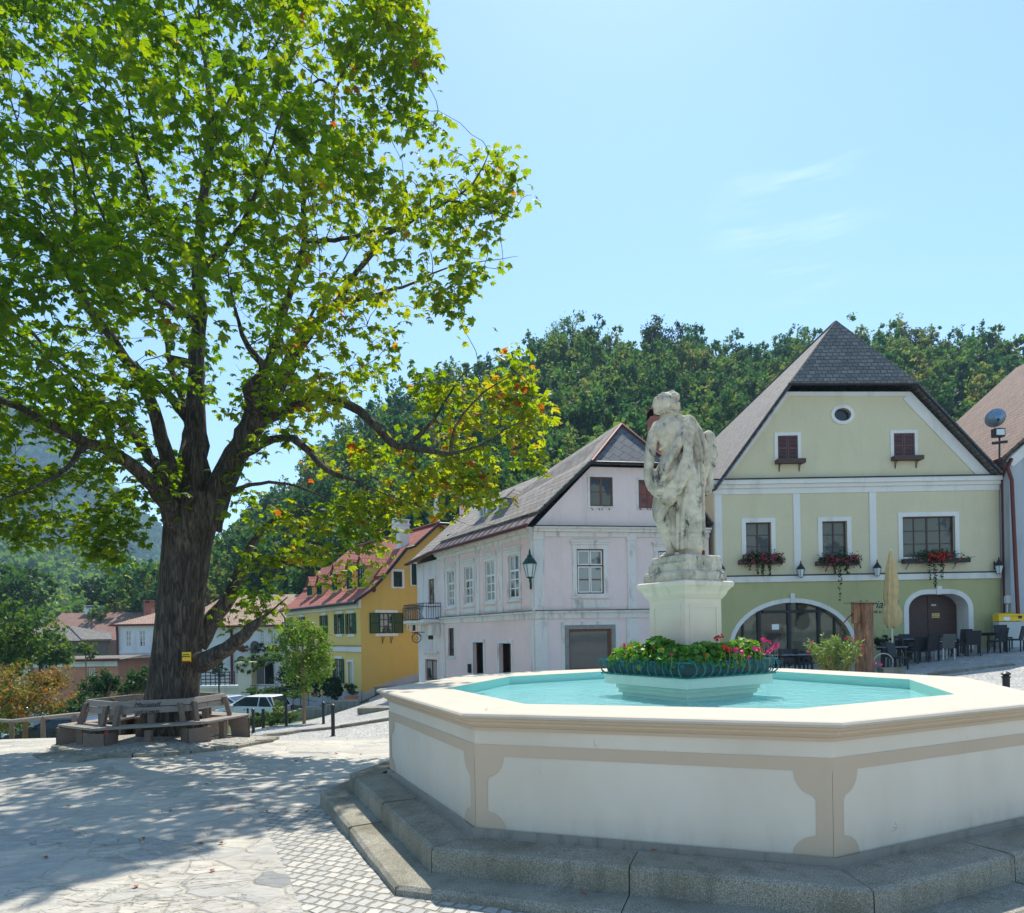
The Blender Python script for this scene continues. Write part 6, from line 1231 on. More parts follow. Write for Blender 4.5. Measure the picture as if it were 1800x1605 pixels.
def table(label, loc, rz, w_, d_, h_=.74, slat=False, topm='table_top'):
    t = thing('cafe_table', label, 'table', (0, 0, 0), None); b = MB()
    if slat:
        for k in range(7): x = -w_/2+w_*(k+.5)/7; b.box(x-w_/16, x+w_/16, -d_/2, d_/2, h_-.04, h_)
    else: b.box(-w_/2, w_/2, -d_/2, d_/2, h_-.035, h_)
    b.build('tabletop', M[topm] if not slat else M['black_iron'], t, bevel=.008)
    for sx in (-1, 1):
        for sy in (-1, 1): b = MB(); b.box(sx*(w_/2-.07)-.03, sx*(w_/2-.07)+.03, sy*(d_/2-.07)-.03, sy*(d_/2-.07)+.03, 0, h_-.035); b.build('leg', M['black_iron'], t)
    b = MB(); b.box(-w_/2+.05, w_/2-.05, -.02, .02, h_-.12, h_-.04); b.build('apron', M['black_iron'], t)
    t.location = loc; t.rotation_euler = (0, 0, rz); return t
for x, Y, w_, d_, sl, rz, lab in ((1630, 25.2, 1.9, .85, False, -6, 'long grey-topped table in front of the dark gateway'), (1730, 25.2, 1.1, .9, True, 4, 'dark slatted table at the right of the terrace'), (1560, 24.4, 1.0, .8, False, 10, 'grey-topped table seen between log post and parasol pole'), (1385, 23.6, 1.5, .8, False, 0, 'grey-topped table in front of the arched shop window'), (1330, 24.4, 1.2, .8, False, 5, 'small table beyond the geraniums under the arched window')):
    a = ray(x, YH)[0]*Y; z = gz(a, Y); 
    if x < 1400: z = at(x, 1150, Y).z-.74
    table(lab, (a, Y, z), R(rz), w_, d_, .74, sl)
for x, Y, rz, lab in ((1356, 23.4, 80, 'black chair left of the table beneath the arched window'), (1412, 23.5, -95, 'black chair right of the table beneath the arched window'), (1392, 24.6, 180, 'black chair behind the table beneath the arched window')):
    c = copy_tree(chp); a = ray(x, YH)[0]*Y; z = at(x, 1150, Y).z-.74; relabel(c, lab, (a, Y, z), R(rz))
M['canvas'] = plain('beige_canvas', srgb(206, 178, 126), .85, var=.1, scale=6, bump=.3, bscale=14, bdist=.02)
def folded_parasol(name, label, x, yt, ybot, Y, mat, wpx, base_z=None):
    zt, zb = at(x, yt, Y).z, at(x, ybot, Y).z; X = at(x, (yt+ybot)/2, Y).x; g = gz(X, Y) if base_z is None else base_z; t = thing(name, label, 'parasol', (X, Y, g)); H_ = zt-zb; r = wpx/2/F*Y
    b = MB(); b.tube([(X, Y, g), (X, Y, zt+.05)], .025, 8); b.build('pole', M['white_paint'], t, smooth=True)
    b = MB(); n = 28; prof = [(0, .12), (.03, .25), (.2, .62), (.45, .85), (.62, .86), (.68, .72), (.71, .7), (.74, .95), (.85, 1.12), (.95, 1.0), (1, .55)]; vs = []
    for i, (f_, k) in enumerate(prof):
        for j in range(n):
            a = 2*math.pi*j/n; fold = 1+.22*math.cos(8*a+i*.25)*(f_ > .1)+.08*math.sin(3*a+i*1.7)*(f_ > .6); vs.append((X+r*k*fold*math.cos(a)+.03*f_*math.sin(i), Y+r*k*fold*math.sin(a), zt-H_*f_+.03*math.cos(4*a)*(f_ > .7)))
    b.add(vs, [(i*n+j, i*n+(j+1) % n, (i+1)*n+(j+1) % n, (i+1)*n+j) for i in range(len(prof)-1) for j in range(n)]+[tuple(range(n))]); b.build('canopy', mat, t, smooth=True)
    return t
t = folded_parasol('folded_parasol', 'folded beige parasol with white pole beside the log post', 1567, 968, 1103, 23.6, M['canvas'], 24)
b = MB(); X = t.location.x; g = t.location.z; b.box(X-.3, X+.3, 23.3, 23.9, g, g+.07); b.build('base', M['granite'], t)
for x, yt, yb, Y, lab in ((693.5, 903, 945, 53, 'white folded parasol behind the red roof, leftmost of three'), (767, 873, 930, 50, 'tall white folded parasol behind the yellow gable peak'), (813, 874, 920, 50, 'white folded parasol behind the far end of the pink house roof')):
    folded_parasol('folded_parasol', lab, x, yt, yb, Y, M['white_paint'], 11, gz(at(x, yb, Y).x, Y))
# log post with spout
m = NM('rough_log'); n1 = m.noise(m.co((1, 1, .1)), 22, 7, .7, .6); col = m.ramp(n1, [(.34, srgb(70, 46, 34)), (.5, srgb(140, 98, 68)), (.66, srgb(178, 136, 100))]); col = m.mix(m.ramp(m.noise(m.co((1, 1, .5)), 3, 4), [(.48, (0, 0, 0, 1)), (.7, (.8, .8, .8, 1))]), col, srgb(104, 94, 84)); m.bump(n1, .9, .03); M['log'] = m.fin(col, .9); t = thing('log_fountain', 'squared rough log post with lid and water spout among oleanders', 'fountain post', onY(1517, 20.5)); X, Y = t.location.x, 20.5; zt = at(1517, 1060, Y).z
b = MB(); T = Matrix.Translation((X+.03, Y, 0)) @ Matrix.Rotation(R(28), 4, 'Z'); b.box(-.2, .2, -.2, .2, t.location.z-.1, zt, T); b.build('post', M['log'], t, bevel=.03)
b = MB(); T = Matrix.Translation((X-.22, Y-.05, 0)); b.box(-.11, .08, -.1, .1, zt-.62, zt, T); b.build('spout_housing', M['log'], t, bevel=.02)
b = MB(); b.box(X-.42, X+.32, Y-.32, Y+.32, zt, zt+.03); b.build('lid', M['granite'], t)
b = MB(); b.tube([(X-.3, Y-.05, zt-.32), (X-.5, Y-.15, zt-.42), (X-.7, Y-.2, zt-.62), (X-.82, Y-.22, zt-1.0)], .022, 6); b.tube([(X-.28, Y, zt-.5), (X-.26, Y-.08, zt-.3)], .016, 5); b.build('spout', M['gutter'], t)
b = MB(); T = Matrix.Translation((X+.75, Y-.2, 0)); b.box(-.35, .3, -.2, .2, at(1550, 1180, 20.3).z-.2, at(1550, 1174, 20.3).z, T); tag(b.build('stone_trough', M['granite'], bevel=.02), 'pale stone trough end right of the log post', 'trough')
b = MB(); c = at(1553, 1165, 20.5); b.tube([(c.x+.3*math.cos(a), 20.5, c.z+.28*math.sin(a)) for a in np.linspace(0, 3.3, 14)], .014, 5); tag(b.build('wire_hoop', M['pale_grey']), 'thin wire hoop beside the log post', 'hoop')
# ================================================================ planter round the pedestal
pr = thing('planter', 'dark green planter with curled teal iron railing round the pedestal', 'planter', (PC.x, PC.y, -.47))
b = MB(); SQ = sq(1.24); ringmesh(b, [(sq(1.2), -.47), (sq(1.24), -.31), (sq(1.2), -.305), (sq(.7), -.31), (sq(.6), -.47)]); b.build('box', plain('dark_green_box', srgb(22, 60, 62), .5, var=.2), pr)
b = MB()
for s_, z in ((1.3, -.462), (1.33, -.315)): 
    P = sq(s_); b.tube([(*p, z) for p in P]+[(*P[0], z)], .011, 5)
b.build('rail', M['teal_iron'], pr)
b = MB(); P = sq(1.3)
for i in range(4):
    a, c = Vector(P[i]), Vector(P[(i+1) % 4]); d = (c-a).normalized(); nn = Vector((d.y, -d.x)); n = 12
    for k in range(n):
        q = a+(c-a)*(k+.5)/n; f = lambda s, o, z: (q.x+d.x*s+nn.x*o, q.y+d.y*s+nn.y*o, z)
        b.tube([f(0, .0, -.465), f(.014, .055, -.425), f(.016, .07, -.38), f(.0, .05, -.32), f(-.014, .01, -.285), f(-.026, -.01, -.30)], [.008, .008, .007, .007, .006, .004], 5)
        b.tube([f(.04+.022*math.cos(t_)*(1-t_/9), .05, -.35+.022*math.sin(t_)*(1-t_/9)) for t_ in np.linspace(-1.5, 5, 8)], .005, 4)
b.build('baluster', M['teal_iron'], pr)
# ================================================================ vegetation
def leafmat(name, stops, trans=.45, rough=.5):
    m = NM(name); a = m.n('ShaderNodeAttribute'); a.attribute_name = 'tone'; col = m.ramp(a.outputs['Fac'], stops)
    m.l(col, m.b.inputs['Base Color']); m.b.inputs['Roughness'].default_value = rough; m.b.inputs['Specular IOR Level'].default_value = .35
    tr = m.n('ShaderNodeBsdfTranslucent'); hs = m.n('ShaderNodeHueSaturation'); hs.inputs['Saturation'].default_value = 1.15; hs.inputs['Value'].default_value = 1.9; hs.inputs['Hue'].default_value = .488; m.l(col, hs.inputs['Color']); m.l(hs.outputs[0], tr.inputs[0])
    mx = m.n('ShaderNodeMixShader'); mx.inputs[0].default_value = trans; m.l(m.b.outputs[0], mx.inputs[1]); m.l(tr.outputs[0], mx.inputs[2]); m.l(mx.outputs[0], m.out.inputs[0]); return m.m
M['leaf_chestnut'] = leafmat('chestnut_leaves', [(0, (.045, .11, .012, 1)), (.4, (.10, .18, .02, 1)), (.7, (.19, .25, .03, 1)), (.88, (.28, .28, .04, 1)), (.95, (.34, .20, .04, 1)), (1, (.30, .11, .03, 1))], .64)
M['leaf_forest'] = leafmat('forest_leaves', [(0, (.018, .06, .026, 1)), (.35, (.035, .10, .03, 1)), (.6, (.07, .145, .035, 1)), (.85, (.13, .19, .045, 1)), (1, (.19, .19, .055, 1))], .42, .7)
M['leaf_bush'] = leafmat('bush_leaves', [(0, (.015, .05, .015, 1)), (.4, (.035, .09, .02, 1)), (.8, (.09, .16, .03, 1)), (1, (.16, .2, .045, 1))], .4)
M['leaf_linden'] = leafmat('small_tree_leaves', [(0, (.05, .11, .015, 1)), (.5, (.10, .19, .025, 1)), (1, (.20, .27, .05, 1))], .45)
M['leaf_orange'] = leafmat('orange_green_leaves', [(0, (.05, .09, .02, 1)), (.4, (.13, .15, .03, 1)), (.75, (.25, .17, .05, 1)), (1, (.38, .15, .05, 1))], .4)
M['leaf_dark'] = leafmat('dark_leaves', [(0, (.008, .025, .01, 1)), (.5, (.018, .045, .016, 1)), (1, (.04, .07, .02, 1))], .3)
M['leaf_geranium'] = leafmat('geranium_leaves', [(0, (.04, .12, .02, 1)), (.5, (.09, .22, .03, 1)), (.85, (.19, .32, .045, 1)), (1, (.3, .3, .05, 1))], .35)
M['leaf_oleander'] = leafmat('oleander_leaves', [(0, (.07, .14, .04, 1)), (.6, (.15, .24, .06, 1)), (1, (.3, .36, .12, 1))], .35, .35)
M['petal_red'] = plain('red_petals', srgb(222, 30, 34), .5, var=.15, bump=0); M['petal_pink'] = plain('pink_petals', srgb(226, 44, 120), .5, var=.15, bump=0); M['petal_dusk'] = plain('dusky_red_petals', srgb(180, 50, 80), .6, var=.2, bump=0)
def barkmat():
    m = NM('chestnut_bark'); p = m.co((1, 1, .16)); n1 = m.noise(p, 13, 8, .66, 1.2); n2 = m.noise(p, 26, 5, .6, .3); n3 = m.noise(m.co(), 1.8, 4)
    col = m.ramp(n1, [(.38, srgb(26, 22, 19)), (.5, srgb(74, 64, 56)), (.64, srgb(120, 107, 94))]); col = m.mix(m.math('MULTIPLY', n3, .5), col, srgb(66, 62, 54))
    m.bump(m.math('ADD', n1, m.math('MULTIPLY', n2, .5)), 1.0, .05); return m.fin(col, .95)
M['bark'] = barkmat(); M['bark_small'] = plain('young_bark', srgb(150, 118, 84), .9, var=.2); M['twig'] = plain('twig_bark', srgb(58, 48, 40), .9, var=.2, bump=0)
def rot_frames(n, g, tilt=1.0, up=None):
    """n random orthonormal frames (X, Y, Z)"""
    z = g.normal(size=(n, 3)); 
    if up is not None: z = z*tilt+np.array(up)
    z /= np.linalg.norm(z, axis=1, keepdims=True); a = g.normal(size=(n, 3)); x = a-z*(a*z).sum(1, keepdims=True); x /= np.linalg.norm(x, axis=1, keepdims=True)
    return x, np.cross(z, x), z
def leafquads(P, size, g, up=None, tilt=1.0, asp=.5):
    n = len(P); x, y, z = rot_frames(n, g, tilt, up); s = np.asarray(size).reshape(-1, 1)*np.ones((n, 1))
    V = np.stack([P-x*s*.5, P+y*s*asp*.5-z*s*.12, P+x*s*.5, P-y*s*asp*.5-z*s*.12], 1).reshape(-1, 3)
    return V, np.arange(4*n).reshape(n, 4)
def crown_points(c, r, n, g, nl=16, shell=.55, clump=.22):
    """leaf positions in clumps gathered in lobes of an uneven crown"""
    L = g.normal(size=(nl, 3)); L /= np.linalg.norm(L, axis=1, keepdims=True); L *= g.uniform(shell, .85, (nl, 1)); L[0] = 0
    lr = g.uniform(.28, .5, nl); ncl = max(12, n//28); k = g.integers(0, nl, ncl); d = g.normal(size=(ncl, 3)); d /= np.linalg.norm(d, axis=1, keepdims=True)
    cc = L[k]+d*lr[k, None]*g.uniform(.6, 1.05, (ncl, 1)); j = g.integers(0, ncl, n); cl = g.uniform(.5, 1.3, ncl)
    P = cc[j]+g.normal(size=(n, 3))*clump*.42*cl[j, None]; tone = (g.uniform(-.25, .25, ncl))[j]
    return P*np.array(r)+np.array(c), tone
def leafy(name, label, cat, base, th, c, r, n, size, mat, seed, group=None, trunk=.08, tmat='bark_small', t0=.5, tv=.2, nl=16, limbs=6, clump=.22, up=None, shell=.55, asp=.55):
    g = np.random.default_rng(seed); t = thing(name, label, cat, base, group); P, tone = crown_points(c, r, n, g, nl, clump=clump, shell=shell)
    gzb = np.array(base)[2]; P[:, 2] = np.maximum(P[:, 2], gzb+.02)
    V, Q = leafquads(P, g.uniform(.7, 1.3, n)*size, g, up, asp=asp); fastmesh('crown', V, Q, M[mat], t, np.clip(t0+tone+g.normal(size=n)*tv*.5, 0, 1))
    if trunk:
        b = MB(); B_ = Vector(base); cv = Vector(c); k = cv-Vector((0, 0, r[2]*.55)); b.tube([B_-Vector((0, 0, .15)), B_.lerp(k, .5)+Vector((.02, 0, 0)), k, cv+Vector((0, 0, r[2]*.4))], [trunk*1.3, trunk, trunk*.8, trunk*.2], 8)
        for i in range(limbs):
            a = 6.28*i/limbs+.5; s = k.lerp(cv, .3*(i % 3)); b.tube([s, s+Vector((math.cos(a)*r[0]*.4, math.sin(a)*r[1]*.4, r[2]*.35)), s+Vector((math.cos(a)*r[0]*.75, math.sin(a)*r[1]*.75, r[2]*(.5+.3*(i % 2))))], [trunk*.5, trunk*.3, trunk*.1], 5)
        b.build('trunk', M[tmat], t, smooth=True)
    return t
# ---------------------------------------------------------------- the great chestnut
def chestnut():
    g = np.random.default_rng(21); D0 = 14.35
    def P3d(x, y, d): return np.array(at(x, y, D0+d))
    limbs = [  # (photo x, y, depth offset in m, radius in m)
     [(288, 1335, -.1, .95), (290, 1312, -.05, .78), (296, 1270, 0, .66), (306, 1200, 0, .60), (314, 1130, 0, .575), (322, 1050, 0, .56), (330, 960, 0, .58), (338, 905, 0, .66), (342, 870, 0, .55)],
     [(345, 910, .1, .46), (346, 850, .1, .38), (345, 760, .1, .30), (343, 690, .1, .26), (346, 620, .2, .235), (352, 560, .3, .21), (348, 470, .4, .20), (358, 330, .5, .17), (372, 240, .6, .14), (366, 150, .7, .11), (352, 60, .8, .07), (344, -60, .9, .04), (335, -110, 1, .02)],
     [(372, 245, .6, .10), (405, 180, .3, .09), (430, 130, .1, .08), (470, 100, -.2, .06), (520, 10, -.6, .04), (545, -60, -1, .02)],
     [(372, 240, .6, .09), (420, 235, 1.2, .06), (450, 170, 2.0, .04), (500, 100, 3, .025)],
     [(350, 445, .4, .13), (318, 438, 0, .12), (285, 405, -.4, .11), (262, 360, -.7, .09), (250, 310, -1, .07), (236, 250, -1.3, .05), (222, 160, -1.6, .035), (205, 60, -2, .025), (190, -60, -2.4, .02)],
     [(318, 905, -.1, .34), (300, 840, -.3, .23), (283, 770, -.5, .20), (262, 700, -.8, .18), (235, 650, -1, .17), (190, 590, -1.2, .17), (150, 535, -1.4, .17), (118, 482, -1.5, .17), (95, 440, -1.7, .10), (55, 395, -2, .08), (0, 362, -2.3, .06), (-70, 320, -2.6, .04)],
     [(118, 482, -1.5, .11), (128, 430, -1.3, .08), (133, 370, -1.1, .06), (128, 300, -1, .045), (110, 200, -.8, .03), (100, 90, -.6, .02)],
     [(330, 735, .1, .16), (300, 700, -.1, .15), (268, 668, -.3, .15), (235, 640, -.6, .15)],
     [(312, 930, -.3, .30), (285, 870, -.8, .25), (245, 830, -1.4, .21), (200, 797, -2, .18), (150, 775, -2.5, .17), (90, 748, -3, .15), (30, 715, -3.4, .12), (-60, 680, -3.9, .09), (-160, 640, -4.3, .05)],
     [(200, 790, -2, .09), (165, 720, -1.6, .07), (110, 660, -1.3, .06), (50, 600, -1, .05), (-10, 565, -.8, .04)],
     [(150, 780, -2.5, .08), (110, 830, -3.6, .06), (50, 860, -4.4, .045), (-30, 890, -5, .03)],
     [(362, 930, 0, .42), (385, 865, 0, .38), (415, 800, .1, .345), (455, 735, .1, .30), (490, 680, .2, .25), (520, 625, .3, .20), (552, 575, .4, .17), (588, 535, .4, .14), (628, 480, .3, .11), (665, 430, .2, .11), (702, 398, 0, .11), (740, 376, -.2, .085), (791, 352, -.4, .065), (828, 325, -.6, .05), (851, 288, -.7, .035), (860, 265, -.8, .012)],
     [(791, 352, -.4, .045), (840, 362, -.7, .04), (890, 378, -.9, .025), (902, 386, -1, .01)],
     [(588, 535, .4, .09), (650, 520, 1, .07), (720, 500, 1.6, .05), (790, 470, 2, .035), (880, 455, 2.2, .02), (912, 450, 2.3, .008)],
     [(455, 735, .1, .17), (440, 690, -.4, .2), (462, 655, -.7, .17), (448, 625, -.9, .12), (425, 590, -1.2, .09), (412, 540, -1.5, .06), (400, 470, -1.8, .04)],
     [(400, 830, .4, .26), (425, 760, .9, .2), (455, 690, 1.3, .17), (482, 600, 1.5, .15), (515, 500, 1.6, .14), (536, 424, 1.6, .13), (533, 358, 1.6, .11), (555, 296, 1.5, .10), (583, 234, 1.4, .085), (589, 162, 1.3, .07), (611, 115, 1.2, .06), (645, 65, 1.0, .045), (690, 28, .8, .03)],
     [(536, 424, 1.6, .08), (600, 420, 1.0, .075), (650, 408, .5, .07), (702, 398, 0, .08)],
     [(589, 162, 1.3, .05), (560, 140, 1.8, .045), (520, 175, 2.3, .04), (480, 190, 2.7, .025)],
     [(470, 735, .1, .16), (500, 722, -.2, .15), (540, 700, -.5, .15), (580, 700, -.8, .145), (612, 713, -1, .14), (652, 739, -1.2, .14), (694, 781, -1.4, .13), (716, 784, -1.5, .11), (745, 790, -1.6, .10), (792, 798, -1.8, .08), (850, 780, -2.1, .05), (905, 745, -2.4, .03), (945, 740, -2.6, .015)],
     [(716, 784, -1.5, .06), (760, 740, -1.2, .05), (792, 690, -1, .04), (822, 650, -.8, .03), (880, 625, -.6, .018)],
     [(792, 798, -1.8, .05), (800, 750, -2.2, .04), (850, 690, -2.6, .03), (920, 650, -3, .015)],
     [(425, 800, -.1, .15), (460, 782, -.5, .12), (498, 768, -.8, .12), (528, 780, -1, .12), (558, 813, -1.2, .11), (590, 835, -1.4, .10), (625, 845, -1.6, .05), (680, 870, -1.9, .03), (740, 890, -2.2, .015)],
     [(395, 870, -.3, .07), (430, 855, -.8, .06), (490, 848, -1.2, .05), (560, 870, -1.8, .03), (620, 910, -2.3, .018)],
     [(352, 1165, -.35, .30), (385, 1150, -.55, .24), (415, 1128, -.75, .21), (440, 1106, -.9, .2), (452, 1094, -1, .17), (470, 1080, -1.1, .05), (505, 1050, -1.4, .03)],
     [(345, 1130, .1, .34), (378, 1085, .3, .25), (405, 1045, .4, .22), (430, 990, .5, .17), (452, 940, .5, .11), (495, 905, .4, .06), (560, 900, .2, .035), (630, 925, 0, .018)],
     [(430, 990, .5, .07), (480, 985, 0, .05), (530, 1000, -.4, .03), (570, 1020, -.7, .015)],
     [(330, 900, .5, .3), (320, 830, 1.4, .2), (330, 740, 2.5, .16), (300, 640, 3.6, .12), (280, 520, 4.4, .08), (250, 380, 5, .05), (240, 250, 5.5, .03)],
     [(360, 900, .5, .28), (410, 820, 1.6, .2), (450, 720, 2.8, .15), (520, 600, 3.8, .1), (590, 480, 4.6, .06), (650, 380, 5.2, .03)],
     [(345, 560, .3, .12), (300, 540, -1.0, .1), (250, 500, -2.2, .08), (200, 420, -3.2, .06), (160, 330, -3.9, .04), (130, 220, -4.4, .025)],
     [(350, 470, .4, .12), (400, 430, -1, .09), (440, 360, -2.2, .07), (470, 280, -3.2, .05), (500, 180, -4, .03)],
     [(300, 850, .3, .2), (230, 760, 1.2, .15), (150, 680, 2.2, .11), (70, 600, 3, .08), (-20, 500, 3.6, .05), (-100, 400, 4, .03)],
     [(130, 440, -1.3, .06), (60, 300, .2, .05), (20, 180, 1.2, .035), (-20, 40, 2, .02)],
    ]
    # resample limbs into nodes
    nodes, par, rad = [], [], []; b = MB(); 
    for li, L in enumerate(limbs):
        pts = np.array([P3d(*q[:3]) for q in L]); r = np.array([q[3] for q in L]); n = len(pts)
        dense, rd = [], []
        for i in range(n-1):
            p0, p1, p2, p3 = pts[max(i-1, 0)], pts[i], pts[i+1], pts[min(i+2, n-1)]; k = max(2, int(np.linalg.norm(p2-p1)/.22))
            for j in range(k):
                t = j/k; dense.append(.5*((2*p1)+(-p0+p2)*t+(2*p0-5*p1+4*p2-p3)*t*t+(-p0+3*p1-3*p2+p3)*t**3)); rd.append(r[i]+(r[i+1]-r[i])*t)
        dense.append(pts[-1]); rd.append(r[-1]); dense = np.array(dense); rd = np.array(rd)
        if li: dense[1:-1] += g.normal(size=(len(dense)-2, 3))*np.minimum(rd[1:-1, None]*.13, .02)
        rd = rd*(.82 if li == 0 else .77)*np.linspace(1, 1 if li == 0 else .45, len(rd)); m = 14 if li == 0 else (12 if rd[0] > .2 else 8)
        if li == 0:            # trunk: fluted, flaring into the roots
            vs = []; N = 40
            for q, rr_ in zip(dense, rd):
                h = q[2]-dense[0][2]
                for k in range(N):
                    a = 2*math.pi*k/N; f = 1+.07*math.sin(5*a+h*.5)*max(.25, 1-h/2.2)+.05*math.sin(3*a+1+h*.8)+.14*max(0, 1-h/.8)*math.sin(7*a+2)+.02*math.sin(13*a+h*3)
                    vs.append((q[0]+rr_*f*math.cos(a), q[1]+rr_*f*math.sin(a), q[2]))
            nr = len(dense); b.add(vs, [(i*N+k, i*N+(k+1) % N, (i+1)*N+(k+1) % N, (i+1)*N+k) for i in range(nr-1) for k in range(N)])
        else: b.tube([tuple(q) for q in dense], list(rd), m)
        base = len(nodes)
        for i, q in enumerate(dense):
            nodes.append(q); par.append(base+i-1 if i else -1); rad.append(rd[i])
    t = thing('chestnut_tree', 'huge horse chestnut with wide crown growing through the round wooden bench', 'tree', (TC.x, TC.y, gz(TC.x, TC.y)))
    # knots: cut limb stubs
    for x, y, d, r, dx, dz in ((322, 636, .1, .10, -.25, .05), (95, 455, -1.6, .1, .05, .2)):
        q = P3d(x, y, d); b.tube([q+np.array([.3, 0, -.1]), q, q+np.array([dx, -.1, dz]), q+np.array([dx*1.2, -.1, dz*1.5])], [r, r*.95, r*.7, r*.25], 9)
    b.build('trunk', M['bark'], t, smooth=True)
    # crown sites inside the silhouette, spread in depth
    sil = [(-420, -150), (640, -130), (700, -50), (728, -5), (742, 40), (752, 70), (735, 95), (762, 82), (768, 108), (742, 128), (752, 158), (742, 190), (762, 200), (788, 150), (800, 125), (812, 165), (826, 180), (820, 215), (845, 245), (862, 232), (880, 258), (930, 262), (918, 300), (945, 345), (920, 372), (918, 400), (890, 405), (905, 425), (962, 432), (930, 475), (905, 492), (870, 480), (840, 500), (800, 540), (828, 560), (800, 590), (760, 600), (790, 635), (760, 665), (815, 660), (850, 625), (905, 605), (925, 640), (932, 690), (965, 720), (958, 745), (935, 770), (962, 830), (930, 850), (905, 835), (910, 880), (880, 905), (850, 870), (820, 900), (805, 940), (780, 925), (740, 900), (720, 880), (700, 905), (690, 940), (660, 945), (678, 985), (650, 1000), (640, 1040), (600, 1020), (590, 1040), (560, 1000), (545, 1035), (500, 1020), (510, 1060), (480, 1120), (458, 1100), (440, 1075), (400, 1120), (385, 1080), (400, 1000), (400, 930), (420, 860), (400, 840), (350, 850), (330, 910), (270, 930), (230, 960), (210, 1000), (190, 990), (205, 955), (170, 990), (130, 950), (60, 965), (0, 960), (-120, 980), (-420, 900)]
    S = np.array(sil, float)
    def inside(x, y):
        c = np.zeros(len(x), bool); n = len(S)
        for i in range(n):
            x1, y1 = S[i]; x2, y2 = S[(i+1) % n]; cond = ((y1 > y) != (y2 > y)); c ^= cond & (x < (x2-x1)*(y-y1)/(y2-y1+1e-9)+x1)
        return c
    def edged(x, y):
        d = np.full(len(x), 1e9); n = len(S)
        for i in range(n):
            a, c = S[i], S[(i+1) % n]; v = c-a; tt = np.clip(((x-a[0])*v[0]+(y-a[1])*v[1])/(v@v), 0, 1); d = np.minimum(d, np.hypot(x-a[0]-tt*v[0], y-a[1]-tt*v[1]))
        return d
    holes = [(300, 745, 50, 45), (365, 790, 40, 60), (450, 840, 40, 28), (250, 190, 26, 14), (225, 600, 26, 40), (110, 540, 50, 25), (690, 300, 30, 26), (620, 180, 16, 22), (820, 590, 60, 22), (640, 610, 45, 26), (500, 840, 60, 30), (730, 130, 14, 16), (190, 290, 30, 22), (410, 640, 18, 24), (60, 170, 22, 16), (560, 640, 30, 26), (760, 270, 22, 20), (640, 850, 60, 22), (610, 760, 60, 22), (850, 600, 40, 16), (60, 800, 60, 26), (150, 880, 60, 22), (270, 610, 40, 30), (520, 130, 12, 20), (560, 880, 40, 12), (420, 300, 16, 14), (600, 960, 26, 12), (300, 330, 14, 24), (455, 565, 14, 18), (700, 240, 22, 16), (770, 440, 24, 14), (680, 560, 50, 16)]
    sites = []; sx = []
    while len(sites) < 4300:
        x = g.uniform(-420, 970, 4000); y = g.uniform(-150, 1125, 4000); ok = inside(x, y); x, y = x[ok], y[ok]; e = edged(x, y)
        T = np.clip(.5+e/62, .4, 5.6); d = g.uniform(-1, 1, len(x)); d = np.sign(d)*np.abs(d)**.75*T
        d = np.where(x > 560, d*.75-.4, d)
        for hx, hy, rx, ry in holes: hk = ((x-hx)/rx)**2+((y-hy)/ry)**2 < 1; d = np.where(hk, 99, d)
        # keep the limbs in sight near the fork
        z = at(0, 0, 1).z; fork = ((x-350)/130)**2+((y-800)/200)**2 < 1; d = np.where(fork & (d < .5) & (g.random(len(x)) < .55), 99, d)
        trunkz = (np.abs(x-315) < 75) & (y > 900); d = np.where(trunkz & (d < 1.2), 99, d)
        low = (y > 850) & (d < 50) & (x > 380) ; d = np.where(low, d*.55-.6, d)
        keep = d < 50
        # clumpy density in 3-D
        pts = [P3d(a, b_, c) for a, b_, c in zip(x[keep][:500], y[keep][:500], d[keep][:500])]
        for q, xx in zip(pts, x[keep][:500]):
            nz = noise.noise(Vector(q)*.75)+.5*noise.noise(Vector(q)*1.9)
            if nz > (-.3 if (xx < 260 and q[2] < 5.5) else (.02 if xx > 380 else -.08))+g.normal()*.06: sites.append(q); sx.append(xx)
    sites = np.array(sites[:4300]); sx = np.array(sx[:4300])
    N0 = np.array(nodes); lim = np.array(rad) < .3; skel = N0[lim]; 
    dmin = np.sqrt(((sites[:, None, :]-skel[None, :, :])**2).sum(2)).min(1); order = np.argsort(dmin)
    A = np.zeros((len(N0)+len(sites)*3, 3)); A[:len(N0)] = N0; cnt = len(N0); okn = np.zeros(len(A), bool); okn[:cnt] = lim
    tw = MB(); ends = []; Rr = np.zeros(len(A)); Rr[:cnt] = rad; depth = np.zeros(len(A))
    for si in order:
        s = sites[si]; idx = np.where(okn[:cnt])[0]; d2 = np.sqrt(((A[idx]-s)**2).sum(1)); cost = d2+.12*depth[idx]; j = idx[np.argmin(cost)]; a = A[j]; L = np.linalg.norm(s-a)
        if L > 2.6: continue
        dr = s-a; mid = a+dr*.5+g.normal(size=3)*L*.09+np.array([0, 0, .09*L]); r0 = min(Rr[j]*.6, .008+.010*L); pts = [a, a*.25+mid*.5+s*.25-dr*.12, mid, s]; pts = [a, a+(mid-a)*.5+g.normal(size=3)*L*.03, mid, mid+(s-mid)*.5+g.normal(size=3)*L*.03, s]
        tw.tube([tuple(q) for q in pts], [max(r0, .008), max(r0*.85, .007), max(r0*.7, .006), .0055, .0045], 4, False)
        for q, rr_ in ((mid, r0*.7), (s, .008)): A[cnt] = q; Rr[cnt] = max(rr_, .01); okn[cnt] = True; depth[cnt] = depth[j]+1; cnt += 1
        ends.append((a, mid, s, sx[si]))
